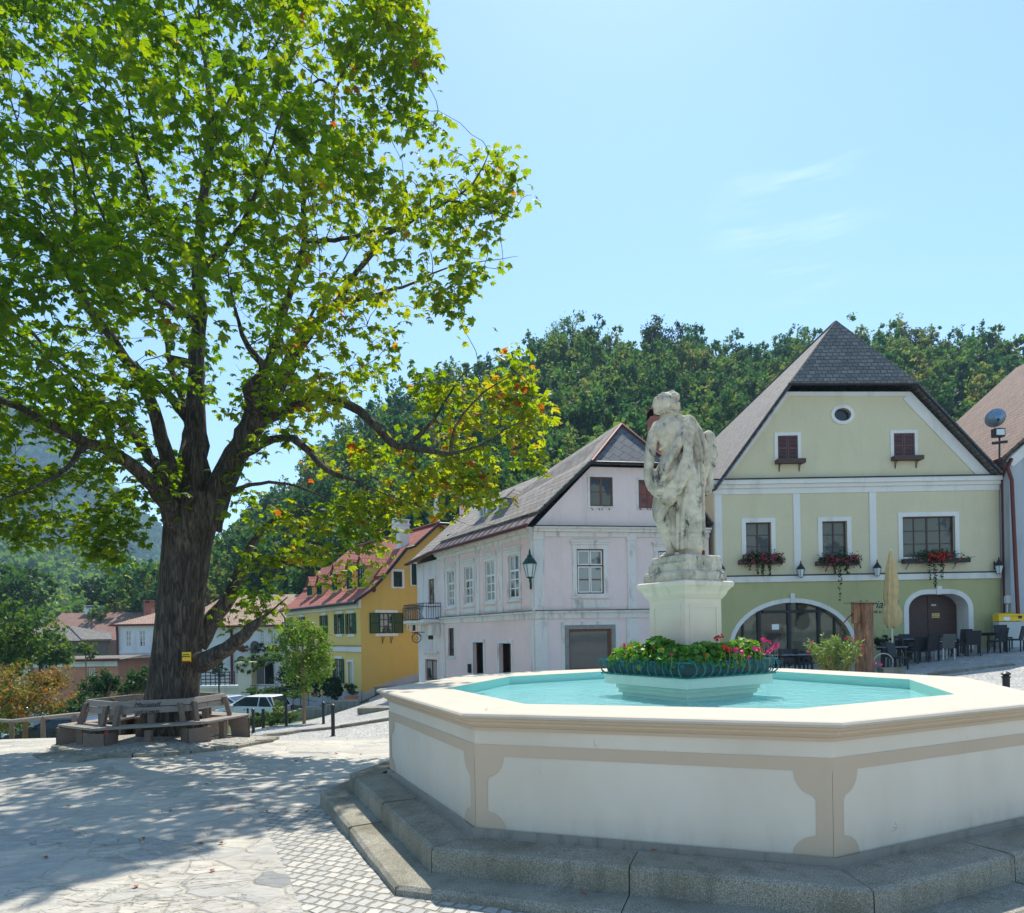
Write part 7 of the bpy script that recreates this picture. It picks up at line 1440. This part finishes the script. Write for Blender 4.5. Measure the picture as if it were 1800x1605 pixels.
    # bare twigs poking out of the crown edge
    for _ in range(160):
        a, m_, s, x_ = ends[g.integers(len(ends))]; v = (s-a)/max(np.linalg.norm(s-a), .1)*g.uniform(.3, .7)+g.normal(size=3)*.15; tw.tube([tuple(s), tuple(s+v*.5+g.normal(size=3)*.04), tuple(s+v+np.array([0, 0, .1]))], [.006, .004, .002], 3, False)
    tw.build('twigs', M['twig'], t)
    # palmate leaves: five to seven leaflets drooping from a stalk end
    LP, LD, LT = [], [], []
    for a, m_, s, x_ in ends:
        k = g.integers(6, 10); u = g.random(k)**.6; q = m_+(s-m_)*u[:, None]+g.normal(size=(k, 3))*np.array([.17, .17, .12]); LP.append(q)
        hgt_ = (s[2]+2)/16; base = .46+.24*noise.noise(Vector(s)*.5)+(.12 if x_ > 500 else -.03)+.07*(hgt_ < .45)*(x_ > 380); LT.append(np.full(k, base)+g.normal(size=k)*.10+(g.random(k) < (.055 if (x_ > 480 and hgt_ < .5) else .008 if x_ > 560 else .004))*g.uniform(.2, .45, k)); LD.append(q-a)
    LP = np.concatenate(LP); LT = np.concatenate(LT); LD = np.concatenate(LD); n = len(LP)
    z = g.normal(size=(n, 3))*.42+np.array([0, 0, 1.]); z /= np.linalg.norm(z, axis=1, keepdims=True)
    x = LD*np.array([1, 1, .2])+g.normal(size=(n, 3))*.35; x -= z*(x*z).sum(1, keepdims=True); x /= np.linalg.norm(x, axis=1, keepdims=True); y = np.cross(z, x)
    size = g.uniform(.085, .15, n); Vs, Fs, Ts = [], [], []; off = 0
    angs = np.radians([-92, -50, -16, 16, 50, 92]); lens = np.array([.7, .92, 1.05, 1.05, .92, .7])
    for a_, l_ in zip(angs, lens):
        dr = x*math.cos(a_)+y*math.sin(a_); sd_ = -x*math.sin(a_)+y*math.cos(a_); L = (size*l_*g.uniform(.85, 1.15, n))[:, None]; droop = g.uniform(.45, 1.1, (n, 1)); tip = LP+dr*L-z*L*droop*.75; mid = LP+dr*L*.66-z*L*droop*.28; wd = L*.25
        V = np.stack([LP, mid+sd_*wd-z*wd*.35, tip, mid-sd_*wd-z*wd*.35], 1).reshape(-1, 3); Vs.append(V); i = off+4*np.arange(n)
        Fs.append(np.stack([i, i+1, i+2], 1)); Fs.append(np.stack([i, i+2, i+3], 1)); tt = LT+g.normal(size=n)*.05; Ts += [tt, tt]; off += 4*n
    fastmesh('crown', np.concatenate(Vs), np.concatenate(Fs), M['leaf_chestnut'], t, np.clip(np.concatenate(Ts), 0, 1), 3)
    print('chestnut leaves', n)
    s_ = Plane((TC.x-.3, 13.72), (TC.x+.9, 13.72)); sg = thing('trunk_sign', 'small yellow and red notice nailed to the chestnut trunk', 'sign', at(329, 1155, 13.66)); p = at(329, 1155, 13.7)
    b = MB(); b.box(p.x-.085, p.x+.085, 13.66, 13.69, p.z-.1, p.z+.1); b.build('plate', M['post_yellow'], sg); b = MB(); b.box(p.x-.085, p.x+.085, 13.655, 13.66, p.z-.1, p.z-.075); b.build('red_strip', M['taillamp'], sg)
    pl = Plane((p.x-.1, 13.655), (p.x+.1, 13.655)); text(sg, 'NATUR-', pl, .1, p.z+.04, .035, M['ink'], .002); text(sg, 'DENKMAL', pl, .1, p.z, .035, M['ink'], .002)
chestnut()
# ---------------------------------------------------------------- forest on the hillside (one mass of many crowns)
def proto_tree(g, kind, n):
    if kind == 0: P, tn = crown_points((0, 0, 0), (1, 1, 1.15), n, g, 13, .5, .2)
    else:                                               # conifer
        h = g.random(n)**.8; a = g.random(n)*6.283; tier = np.floor(h*9)/9; r = (1.05-tier)*(.25+.75*g.random(n)**.5)*.72; P = np.stack([r*np.cos(a), r*np.sin(a), (h*2.2-1.3)-r*.35], 1); tn = g.normal(size=n)*.05-.1
    return P, tn
def forest(name, N, sampler, size, hrange, label=None, nleaf=1100, lsz=.13, mat='leaf_forest', conif=.12, seed=3, t0=.42):
    g = np.random.default_rng(seed); protos = []
    for k in range(7):
        kd = 1 if k >= 5 else 0; P, tn = proto_tree(g, kd, nleaf); V, Q = leafquads(P, g.uniform(.6, 1.4, nleaf)*lsz, g, asp=.75); protos.append((V, tn+g.normal(size=nleaf)*.08))
    X, Y, con = sampler(g, N); Z = hgt(X, Y); Vs, Ts = [], []
    for i in range(len(X)):
        k = g.integers(5, 7) if con[i] else g.integers(0, 5); V, tn = protos[k]; r = size*g.uniform(.65, 1.35); h = g.uniform(*hrange); a = g.random()*6.28; c, s = math.cos(a), math.sin(a)
        W_ = V*np.array([r, r, r*(1.0 if k < 5 else 1.1)*g.uniform(.9, 1.2)]); W_ = np.stack([W_[:, 0]*c-W_[:, 1]*s, W_[:, 0]*s+W_[:, 1]*c, W_[:, 2]], 1)+np.array([X[i], Y[i], Z[i]+h-r*.9])
        Vs.append(W_); base = t0-.18*con[i]+g.normal()*.2; Ts.append(base+tn)
    V = np.concatenate(Vs); n = len(V)//4; o = fastmesh(name, V, np.arange(4*n).reshape(n, 4), M[mat], None, np.clip(np.concatenate(Ts), 0, 1)); tag(o, label, 'woodland', None, 'stuff'); print(name, n); return o
def sampA(g, N):
    xs, ys = [], []
    while len(xs) < N:
        px = g.uniform(180, 2000); Y = 58+86*g.random()**.85; X = (px-900)/F*Y
        if px < 560 and Y < 75: continue
        if all((X-a)**2+(Y-b)**2 > 7.0 for a, b in zip(xs[-200:], ys[-200:])): xs.append(X); ys.append(Y)
    X, Y = np.array(xs), np.array(ys); px = 900+F*X/Y; con = (g.random(len(X)) < np.where(px > 1600, .3, .05)); return X, Y, con
forest('forest', 820, sampA, 3.5, (6.5, 12.5), 'dense wooded hillside of mixed trees rising behind the houses', 1250, .135, t0=.52)
def sampB(g, N):
    px = g.uniform(-250, 520, N); Y = g.uniform(150, 470, N); return (px-900)/F*Y, Y, g.random(N) < .06
forest('far_woodland', 1500, sampB, 6.5, (9, 14), 'sunny green woodland on the lower slope behind the left houses', 260, .34, 'leaf_linden', seed=5, t0=.55)
def sampC(g, N):
    px = g.uniform(-350, 330, N); Y = g.uniform(480, 960, N); return (px-900)/F*Y, Y, g.random(N) < .1
forest('mountain_forest', 3200, sampC, 12, (12, 18), 'hazy blue wooded mountain slope at the far left', 110, .5, 'leaf_forest', seed=6, t0=.4)
# a few trees one can tell apart on the ridge
for x, yt, Y, r, lab, sd_, kd in ((985, 553, 128, (4.6, 4, 6.5), 'tall loose tree at the left end of the wooded ridge', 31, 'leaf_forest'), (1160, 562, 132, (3.6, 3.5, 4.6), 'dark rounded tree standing above the ridge left of the green house roof', 32, 'leaf_dark'), (965, 640, 112, (3.6, 3.4, 5), 'yellowish tree below the tall ridge tree', 33, 'leaf_forest'), (1610, 575, 130, (4, 3.5, 5), 'dark tree on the ridge right of the green house gable peak', 34, 'leaf_dark')):
    p = at(x, yt, Y); g_ = gz(p.x, Y); leafy('ridge_tree', lab, 'tree', (p.x, Y, g_), 0, (p.x, Y, p.z-r[2]*.95), r, 2600, .5, kd, sd_, 'trees standing out on the ridge', .25, 'bark', .55)
# ruin on the ridge, mostly hidden by leaves
p = at(932, 655, 122); t = thing('hilltop_pavilion', 'small brown-roofed stone building peeping out of the ridge trees', 'building', (p.x, 122, gz(p.x, 122))); b = MB(); b.box(p.x-1.8, p.x+1.8, 121, 124, gz(p.x, 122)-1, p.z); b.build('wall', M['cream'], t); b = MB(); q = at(930, 637, 122).z; b.add([(p.x-2.4, 120.5, p.z), (p.x+2.4, 120.5, p.z), (p.x+2.4, 124.5, p.z), (p.x-2.4, 124.5, p.z), (p.x, 122.5, q)], [(0, 1, 4), (1, 2, 4), (2, 3, 4), (3, 0, 4)]); o = b.build('roof', M['tile_brown'], t); uvplane(o)
# ---------------------------------------------------------------- trees and bushes of the lower left
def lt(name, lab, cat, x, y0, y1, Y, rx, n, size, mat, sd_, yb=None, **kw):
    a, c = at(x, y0, Y), at(x, y1, Y); rz = (a.z-c.z)/2; g_ = gz(a.x, Y) if yb is None else at(x, yb, Y).z; return leafy(name, lab, cat, (a.x, Y, min(g_, c.z)), 0, (a.x, Y, (a.z+c.z)/2), (rx, rx*.9, rz), n, size, mat, sd_, **kw)
lt('small_tree', 'young bright green tree with thin straight trunk before the yellow house', 'tree', 531, 1073, 1213, 27.4, 1.12, 5200, .13, 'leaf_linden', 41, trunk=.06, yb=1276, nl=20, t0=.55)
lt('orange_shrub', 'small tree with orange and green leaves left of the bench', 'tree', 42, 1162, 1278, 22.5, 1.55, 5200, .11, 'leaf_orange', 42, yb=1290, t0=.55, tv=.5, trunk=.07)
lt('orange_shrub', 'yellow-green shrub cut by the left edge below the orange one', 'shrub', 0, 1205, 1290, 23.5, 1.0, 2600, .11, 'leaf_bush', 43, t0=.85, trunk=0)
lt('broadleaf_tree', 'broad green tree at the left edge in front of the long brown roof', 'tree', -6, 1060, 1200, 33, 2.3, 4200, .24, 'leaf_bush', 44, t0=.62, trunk=.12, tmat='bark')
lt('broadleaf_tree', 'green tree spreading over the flat white eaves of the terracotta building', 'tree', 70, 1108, 1170, 44, 2.1, 3000, .28, 'leaf_bush', 45, t0=.68, trunk=.12, tmat='bark')
lt('garden_bush', 'small pale green bush in front of the dark shed wall', 'shrub', 150, 1126, 1160, 50.5, .9, 900, .25, 'leaf_bush', 46, t0=.75, trunk=.06)
lt('garden_bush', 'dark dense bush between the terracotta building and the bench', 'shrub', 180, 1183, 1262, 33, 1.0, 3400, .15, 'leaf_bush', 47, t0=.18, trunk=.06)
lt('garden_bush', 'dark low hedge left of the dense bush behind the bench', 'shrub', 128, 1220, 1275, 31, 1.3, 3000, .15, 'leaf_bush', 48, t0=.2, trunk=.05)
lt('garden_bush', 'mid green bush against the white house, left of the chestnut trunk', 'shrub', 243, 1172, 1238, 35, .95, 2600, .15, 'leaf_bush', 49, t0=.42, trunk=.06)
lt('dark_tree', 'dark tree behind the long brown roof', 'tree', 205, 1010, 1085, 86, 4.6, 2600, .6, 'leaf_dark', 50, t0=.5, trunk=.3, tmat='bark', group='dark trees behind the left houses')
lt('dark_tree', 'dark tree behind the white house chimneys', 'tree', 262, 1000, 1075, 88, 4.2, 2600, .6, 'leaf_dark', 51, t0=.5, trunk=.3, tmat='bark', group='dark trees behind the left houses')
lt('dark_tree', 'broad bright tree rising at the far left behind the roofs', 'tree', 10, 1000, 1100, 80, 5.5, 3600, .6, 'leaf_bush', 52, t0=.42, trunk=.3, tmat='bark', group='dark trees behind the left houses')
for i, (x, y0, y1, Y, rx, t0, lab) in enumerate(((432, 1258, 1278, 27.5, .5, .5, 'low shrub just right of the bench end'), (455, 1252, 1276, 28.2, .5, .6, 'low rounded shrub under the white car, left half'), (486, 1236, 1272, 28.6, .55, .68, 'loose pale shrub hiding the rear wheel of the white car'), (508, 1250, 1272, 28.8, .45, .6, 'low shrub left of the young tree trunk'), (483, 1262, 1278, 26.5, .4, .75, 'small yellowish ground shrub by the far pavement'))):
    lt('low_shrub', lab, 'shrub', x, y0, y1, Y, rx, 1200, .09, 'leaf_bush', 60+i, t0=t0, trunk=.02, group='low shrubs along the car park edge')
lt('potted_plant', 'round dark plant in a terracotta pot at the corner of the yellow house', 'potted plant', 617, 1203, 1222, 37.5, .42, 1000, .12, 'leaf_bush', 70, t0=.3, trunk=0)
pt = C.objects['potted_plant']; p = at(617, 1222, 37.5); b = MB(); z0 = at(617, 1236, 37.5).z; b.lathe([(.28, 0), (.4, .2), (.42, .38), (.44, .4), (.4, .41)], 14, (p.x, 37.5, z0)); b.build('pot', M['terracotta'], pt)
for x, y0, y1, Y, rx, lab, sd_ in ((588, 1188, 1232, 39, .5, 'dark climbing shrub at the shuttered ground floor window of the yellow house', 71), (560, 1185, 1225, 42, 1.1, 'dark bushes along the street side of the yellow house', 72), (505, 1165, 1222, 46, 1.4, 'dark green shrub behind the young tree beside the archway', 73)):
    lt('dark_shrub', lab, 'shrub', x, y0, y1, Y, rx, 2200, .16, 'leaf_bush', sd_, t0=.15, trunk=0)
for x, y0, y1, Y, rx, t0, lab, sd_ in ((435, 1156, 1182, 48.4, .95, .5, 'ivy spilling over the cream gate pier', 80), (468, 1146, 1170, 50, 1.4, .32, 'leafy arch of ivy over the garden gateway', 81), (452, 1152, 1175, 49.5, .7, .4, 'ivy clump between the gate pier and the leafy arch', 82), (378, 1155, 1190, 52, .8, .1, 'dark ivy on the wall beside the arcaded house window', 83)):
    lt('ivy', lab, 'ivy', x, y0, y1, Y, rx, 1600, .16, 'leaf_bush', sd_, t0=t0, trunk=0)
for x, lab in ((427, 'reddish hanging basket left of the stair arch'), (458, 'dark hanging basket right of the stair arch'), (480, 'reddish hanging basket near the young tree crown')):
    t = lt('hanging_basket', lab, 'flower basket', x, 1133, 1148, 54.4, .62, 700, .16, 'leaf_orange' if 'reddish' in lab else 'leaf_dark', int(x), t0=.75, trunk=0, group='flower baskets on the arcaded house')
for x, y, Y, lab, sd_ in ((443, 1222, 43, 'red-brown flower pot on the steps by the gate pier', 90), (470, 1222, 41, 'low flower bed of red and green plants beside the steps', 91), (515, 1228, 38, 'trailing plants over the rubble wall', 92)):
    lt('garden_plants', lab, 'plants', x, y-14, y, Y, .6, 900, .12, 'leaf_bush', sd_, t0=.5, trunk=0)
# ---------------------------------------------------------------- flowers
def blooms(par, P, r, mat, g, name='flower'):
    for q in P: bloom1(par, np.array([q]), r, mat, g)
def bloom1(par, P, r, mat, g, name='flower'):
    """each bloom is a ball of small petals; all blooms of one colour form one part"""
    n = len(P); k = 14; d = g.normal(size=(n*k, 3)); d /= np.linalg.norm(d, axis=1, keepdims=True); Q = np.repeat(P, k, 0)+d*r; V, I = leafquads(Q, r*1.3, g, asp=.9); return fastmesh(name, V, I, mat, par)
def disc_leaves(P, size, g, up, tilt):
    n = len(P); x, y, z = rot_frames(n, g, tilt, up); s = np.asarray(size)[:, None]; k = 7; V = []
    for i in range(k): a = 2*math.pi*i/k; V.append(P+(x*math.cos(a)+y*math.sin(a))*s*(.82 if i == 0 else 1)+z*s*.16)
    V = np.stack([P-z*s*.1]+V, 1).reshape(-1, 3); F_ = []
    for i in range(k): F_.append(np.stack([8*np.arange(n), 8*np.arange(n)+1+i, 8*np.arange(n)+1+(i+1) % k], 1))
    return V, np.concatenate(F_)
gg = np.random.default_rng(12); c31, s31 = math.cos(PT), math.sin(PT)
def ringpt(i, u, o): P = sq(1.02); a, c = np.array(P[i]), np.array(P[(i+1) % 4]); q = a+(c-a)*u; d = (q-np.array([PC.x, PC.y])); d /= np.linalg.norm(d); return q+d*o
plants = [(0, .03, 'bushy geranium at the near corner of the planter, darkest leaves'), (0, .28, 'geranium right of the near corner with hanging leaves'), (0, .55, 'pale green geranium in the middle of the right planter side'), (0, .82, 'geranium with red and pink blooms near the right corner'), (3, .12, 'geranium at the left corner of the planter with small pink blooms'), (3, .38, 'loose pale geranium on the left planter side'), (3, .63, 'tall dark geranium left of the near corner'), (3, .85, 'geranium just left of the near corner'), (1, .15, 'geranium at the right corner with bright pink blooms'), (1, .6, 'geranium on the far right side behind the pedestal'), (2, .3, 'geranium on the far side behind the pedestal'), (2, .8, 'geranium at the far left side of the pedestal')]
hts = [.19, .21, .2, .24, .16, .19, .27, .19, .23, .2, .2, .2]
for i, (sd_, u, lab) in enumerate(plants):
    q = ringpt(sd_, u, 0); t = thing('geranium', lab, 'geranium', (q[0], q[1], -.35), 'geraniums round the statue pedestal'); n = 330; h = hts[i]
    a = gg.random(n)*6.283; rr_ = gg.random(n)**.5*.19; P = np.stack([q[0]+rr_*np.cos(a), q[1]+rr_*np.sin(a), -.33+h*(gg.random(n)**.7)*(1-.35*(rr_/.19)**2)-.05*(rr_ > .16)], 1); dd = P-np.array([q[0], q[1], -.4])
    up = dd/np.linalg.norm(dd, axis=1, keepdims=True); V, I = disc_leaves(P, gg.uniform(.018, .038, n), gg, up, .6); tb = .5+(.18 if sd_ == 0 and u > .4 or i in (4, 5) else -.08); fastmesh('foliage', V, I, M['leaf_geranium'], t, np.clip(np.tile(tb+gg.normal(size=n)*.24, 7), 0, 1), 3)
    st = MB()
    for k in range(10): p_ = P[gg.integers(n)]; st.tube([(q[0], q[1], -.42), tuple(p_)], .004, 3, False)
    st.build('stems', M['leaf_bush'] if False else M['bark_small'], t)
def fl(lst, mat, par_label):
    for x, y, Y, r in lst:
        p = at(x, y, Y); cand = [o for o in C.objects if o.get('category') == 'geranium']; par = min(cand, key=lambda o: (o.location-p).length); blooms(par, np.array([tuple(p)]), r, mat, gg)
        b = MB(); b.tube([tuple(p), (p.x+.01, p.y+.02, p.z-.14)], .003, 4); b.build('flower_stalk', M['bark_small'], par)
fl([(1260, 1122, 7.05, .024), (1267, 1119, 7.05, .022), (1274, 1138, 6.75, .022), (1282, 1142, 6.75, .02), (1240, 1152, 6.6, .015), (1180, 1150, 6.6, .012), (1148, 1142, 7.0, .012), (1296, 1131, 7.3, .013), (1120, 1138, 7.2, .014)], M['petal_red'], '')
fl([(1343, 1124, 7.1, .024), (1350, 1129, 7.1, .024), (1366, 1134, 7.1, .022), (1294, 1143, 6.75, .022), (1303, 1147, 6.75, .022), (1328, 1139, 6.85, .024), (1336, 1142, 6.85, .022), (1352, 1146, 6.9, .024), (1316, 1155, 6.75, .014), (1110, 1136, 7.3, .014), (1362, 1137, 7.3, .024), (1354, 1143, 7.25, .024), (1333, 1138, 7.2, .02), (1301, 1145, 7.0, .024), (1343, 1148, 7.2, .016), (1097, 1134, 7.4, .018), (1102, 1140, 7.4, .012)], M['petal_pink'], '')
# oleander in front of the log post
p = onY(1470, 19.2); t = thing('oleander', 'oleander bush with narrow pale leaves and pink flowers beside the log post', 'shrub', p); n = 2600
a0 = at(1425, 1128, 19.2); cx = at(1470, 1150, 19.2)
stems = MB(); Ps = []; Ds = []
for k in range(46):
    a = gg.random()*6.283; s = gg.random()**.6; tip = np.array([cx.x+.82*s*math.cos(a), 19.2+.55*s*math.sin(a), cx.z+.42*(1-.5*s*s)+.1*gg.normal()]); b0 = np.array([cx.x+.15*math.cos(a), 19.2+.12*math.sin(a), cx.z-.7]); mid = (b0+tip)/2+np.array([.12*math.cos(a), .1*math.sin(a), .05]); stems.tube([tuple(b0), tuple(mid), tuple(tip)], [.014, .01, .005], 4)
    u = gg.random(58)**.6; q = b0*((1-u)**2)[:, None]+2*mid*(u*(1-u))[:, None]+tip*(u**2)[:, None]; Ps.append(q); d = gg.normal(size=(58, 3))*.8+np.array([0, 0, .35])+(tip-b0)*.5; Ds.append(d/np.linalg.norm(d, axis=1, keepdims=True))
stems.build('stems', M['bark_small'], t); Ps = np.concatenate(Ps); Ds = np.concatenate(Ds); n = len(Ps); sdv = np.cross(Ds, gg.normal(size=(n, 3))); sdv /= np.linalg.norm(sdv, axis=1, keepdims=True); L = gg.uniform(.11, .19, (n, 1)); V = np.stack([Ps, Ps+Ds*L*.5+sdv*L*.09, Ps+Ds*L-np.array([0, 0, .02]), Ps+Ds*L*.5-sdv*L*.09], 1).reshape(-1, 3)
fastmesh('foliage', V, np.arange(4*n).reshape(n, 4), M['leaf_oleander'], t, np.clip(gg.random(n), 0, 1))
blooms(t, np.array([tuple(at(x, y, 19.1)) for x, y in ((1421, 1146), (1428, 1130), (1457, 1153), (1498, 1125), (1502, 1131), (1512, 1134), (1517, 1139), (1464, 1156), (1487, 1123), (1512, 1148), (1460, 1163), (1548, 1168), (1539, 1166))]), .035, M['petal_pink'], gg, 'flowers')
lt('potted_plant', 'small dark potted bush behind the log post by the green wall', 'potted plant', 1553, 1117, 1140, 25.6, .42, 900, .1, 'leaf_dark', 95, t0=.6, trunk=0)
# window boxes
for r, lab, tr, w0, w1 in ((W1, 'window box of red geraniums below the left window of the green house', (.55, .62), -.35, .38), (W2, 'window box with long trailing stems below the middle window of the green house', (.5, 1.5), -.33, .35), (W3, 'iron window box with red flowers below the wide window of the green house', (.8, 1.1), -.1, .3)):
    u0, z0, u1, z1 = r; c = GH.pt((u0+u1)/2, z0-.12, .2); t = thing('window_box', lab, 'window box', c, 'flower boxes on the green house'); b = MB(); bx(b, GH, u0+w0, u1-w0 if r is not W3 else u1+.42, z0-.27, z0-.1, .06, .3); b.build('box', M['black_iron'] if r is W3 else M['wood_dark'], t)
    b = MB()
    for u in (u0+.1, u1-.1): b.tube([GH.pt(u, z0-.27, .25), GH.pt(u, z0-.5, .02)], .015, 4); b.build('bracket', M['black_iron'], t) if u > u0+.1 else None
    n = 1100; uu = gg.uniform(u0-.25, u1+.35, n) if r is not W3 else gg.normal(size=n)*.42+(u0+u1)/2+.12; ed = np.abs(uu-(u0+u1)/2)/((u1-u0)/2+.35); zz_ = z0-.06+gg.normal(size=n)*.11-.14*ed**2+.06; oo_ = gg.uniform(.05, .5, n)
    P = np.stack([GH.p.x+uu, np.full(n, 27.0)-oo_, zz_], 1)
    m = 260; k0 = gg.choice([-.18, 0.02, .3], m); k1 = gg.random(m)**1.3; hang = np.where(np.abs(k0-.02) < .01, tr[1], tr[0]); Q = np.stack([np.full(m, GH.p.x+(u0+u1)/2)+k0+gg.normal(size=m)*.05*(1-k1*.6), 27-.34+gg.normal(size=m)*.04, z0-.15-hang*k1], 1); P = np.concatenate([P, Q]); V, I = leafquads(P, gg.uniform(.05, .1, len(P)), gg, asp=.8); fastmesh('foliage', V, I, M['leaf_dark'] if False else M['leaf_bush'], t, np.clip(.15+gg.normal(size=len(P))*.12, 0, 1))
    m = 34; U = gg.uniform(u0-.22, u1+.3, m) if r is not W3 else gg.normal(size=m)*.4+(u0+u1)/2+.12; blooms(t, np.stack([GH.p.x+U, 27-.45-gg.random(m)*.1, z0-.05+gg.normal(size=m)*.1], 1), .035, M['petal_dusk'] if r is not W3 else M['petal_red'], gg, 'flowers')
# fallen leaves on the paving
M['dead_leaf'] = plain('dead_leaf', srgb(150, 84, 44), .8, var=.3, bump=0)
lp = [(1150, 1497, -1.535), (1027, 1574, -1.72), (855, 1248, -.6), (540, 1430, None), (353, 1486, None), (388, 1484, None), (300, 1427, None), (363, 1381, None), (405, 1428, None), (440, 1392, None), (507, 1361, None), (334, 1359, None), (592, 1326, None), (634, 1328, None), (252, 1477, None), (374, 1532, None), (427, 1372, None), (551, 1295, None), (203, 1387, None), (470, 1429, None), (590, 1325, None), (120, 1420, None), (80, 1510, None), (240, 1560, None), (640, 1345, None), (520, 1340, None), (610, 1300, None)]
for i, (x, y, z) in enumerate(lp):
    p = onG(x, y) if z is None else atz(x, y, z); s = .034*(1 if i > 2 else .7); a = i*2.4; b = MB(); c, s_ = math.cos(a), math.sin(a); f = lambda u, v, h: (p.x+(u*c-v*s_)*s, p.y+(u*s_+v*c)*s, p.z+.008+h*s)
    b.add([f(-1, 0, 0), f(-.3, .5, .35), f(.4, .45, .3), f(1.1, 0, .15), f(.4, -.5, .4), f(-.3, -.45, .25), f(0, 0, 0)], [(0, 6, 1), (1, 6, 2), (2, 6, 3), (3, 6, 4), (4, 6, 5), (5, 6, 0)])
    tag(b.build('fallen_leaf', M['dead_leaf']), 'small dry brown chestnut leaf lying on the stones', 'leaf', 'fallen leaves on the paving')
# ---------------------------------------------------------------- the air: one even haze round everything
b = MB(); b.box(-1300, 1300, -1300, 1300, -9, 345); hz = b.build('haze', None or M['white_ink']); hz.data.materials.clear()
hm = bpy.data.materials.new('haze'); hm.use_nodes = True; ht = hm.node_tree; ht.nodes.remove(ht.nodes['Principled BSDF']); pv = ht.nodes.new('ShaderNodeVolumePrincipled')
pv.inputs['Color'].default_value = (.5, .74, 1, 1); pv.inputs['Density'].default_value = .00048; pv.inputs['Anisotropy'].default_value = 0; ht.links.new(pv.outputs[0], ht.nodes['Material Output'].inputs['Volume'])
hz.data.materials.append(hm); tag(hz, kind='stuff', label='thin summer haze in the air')
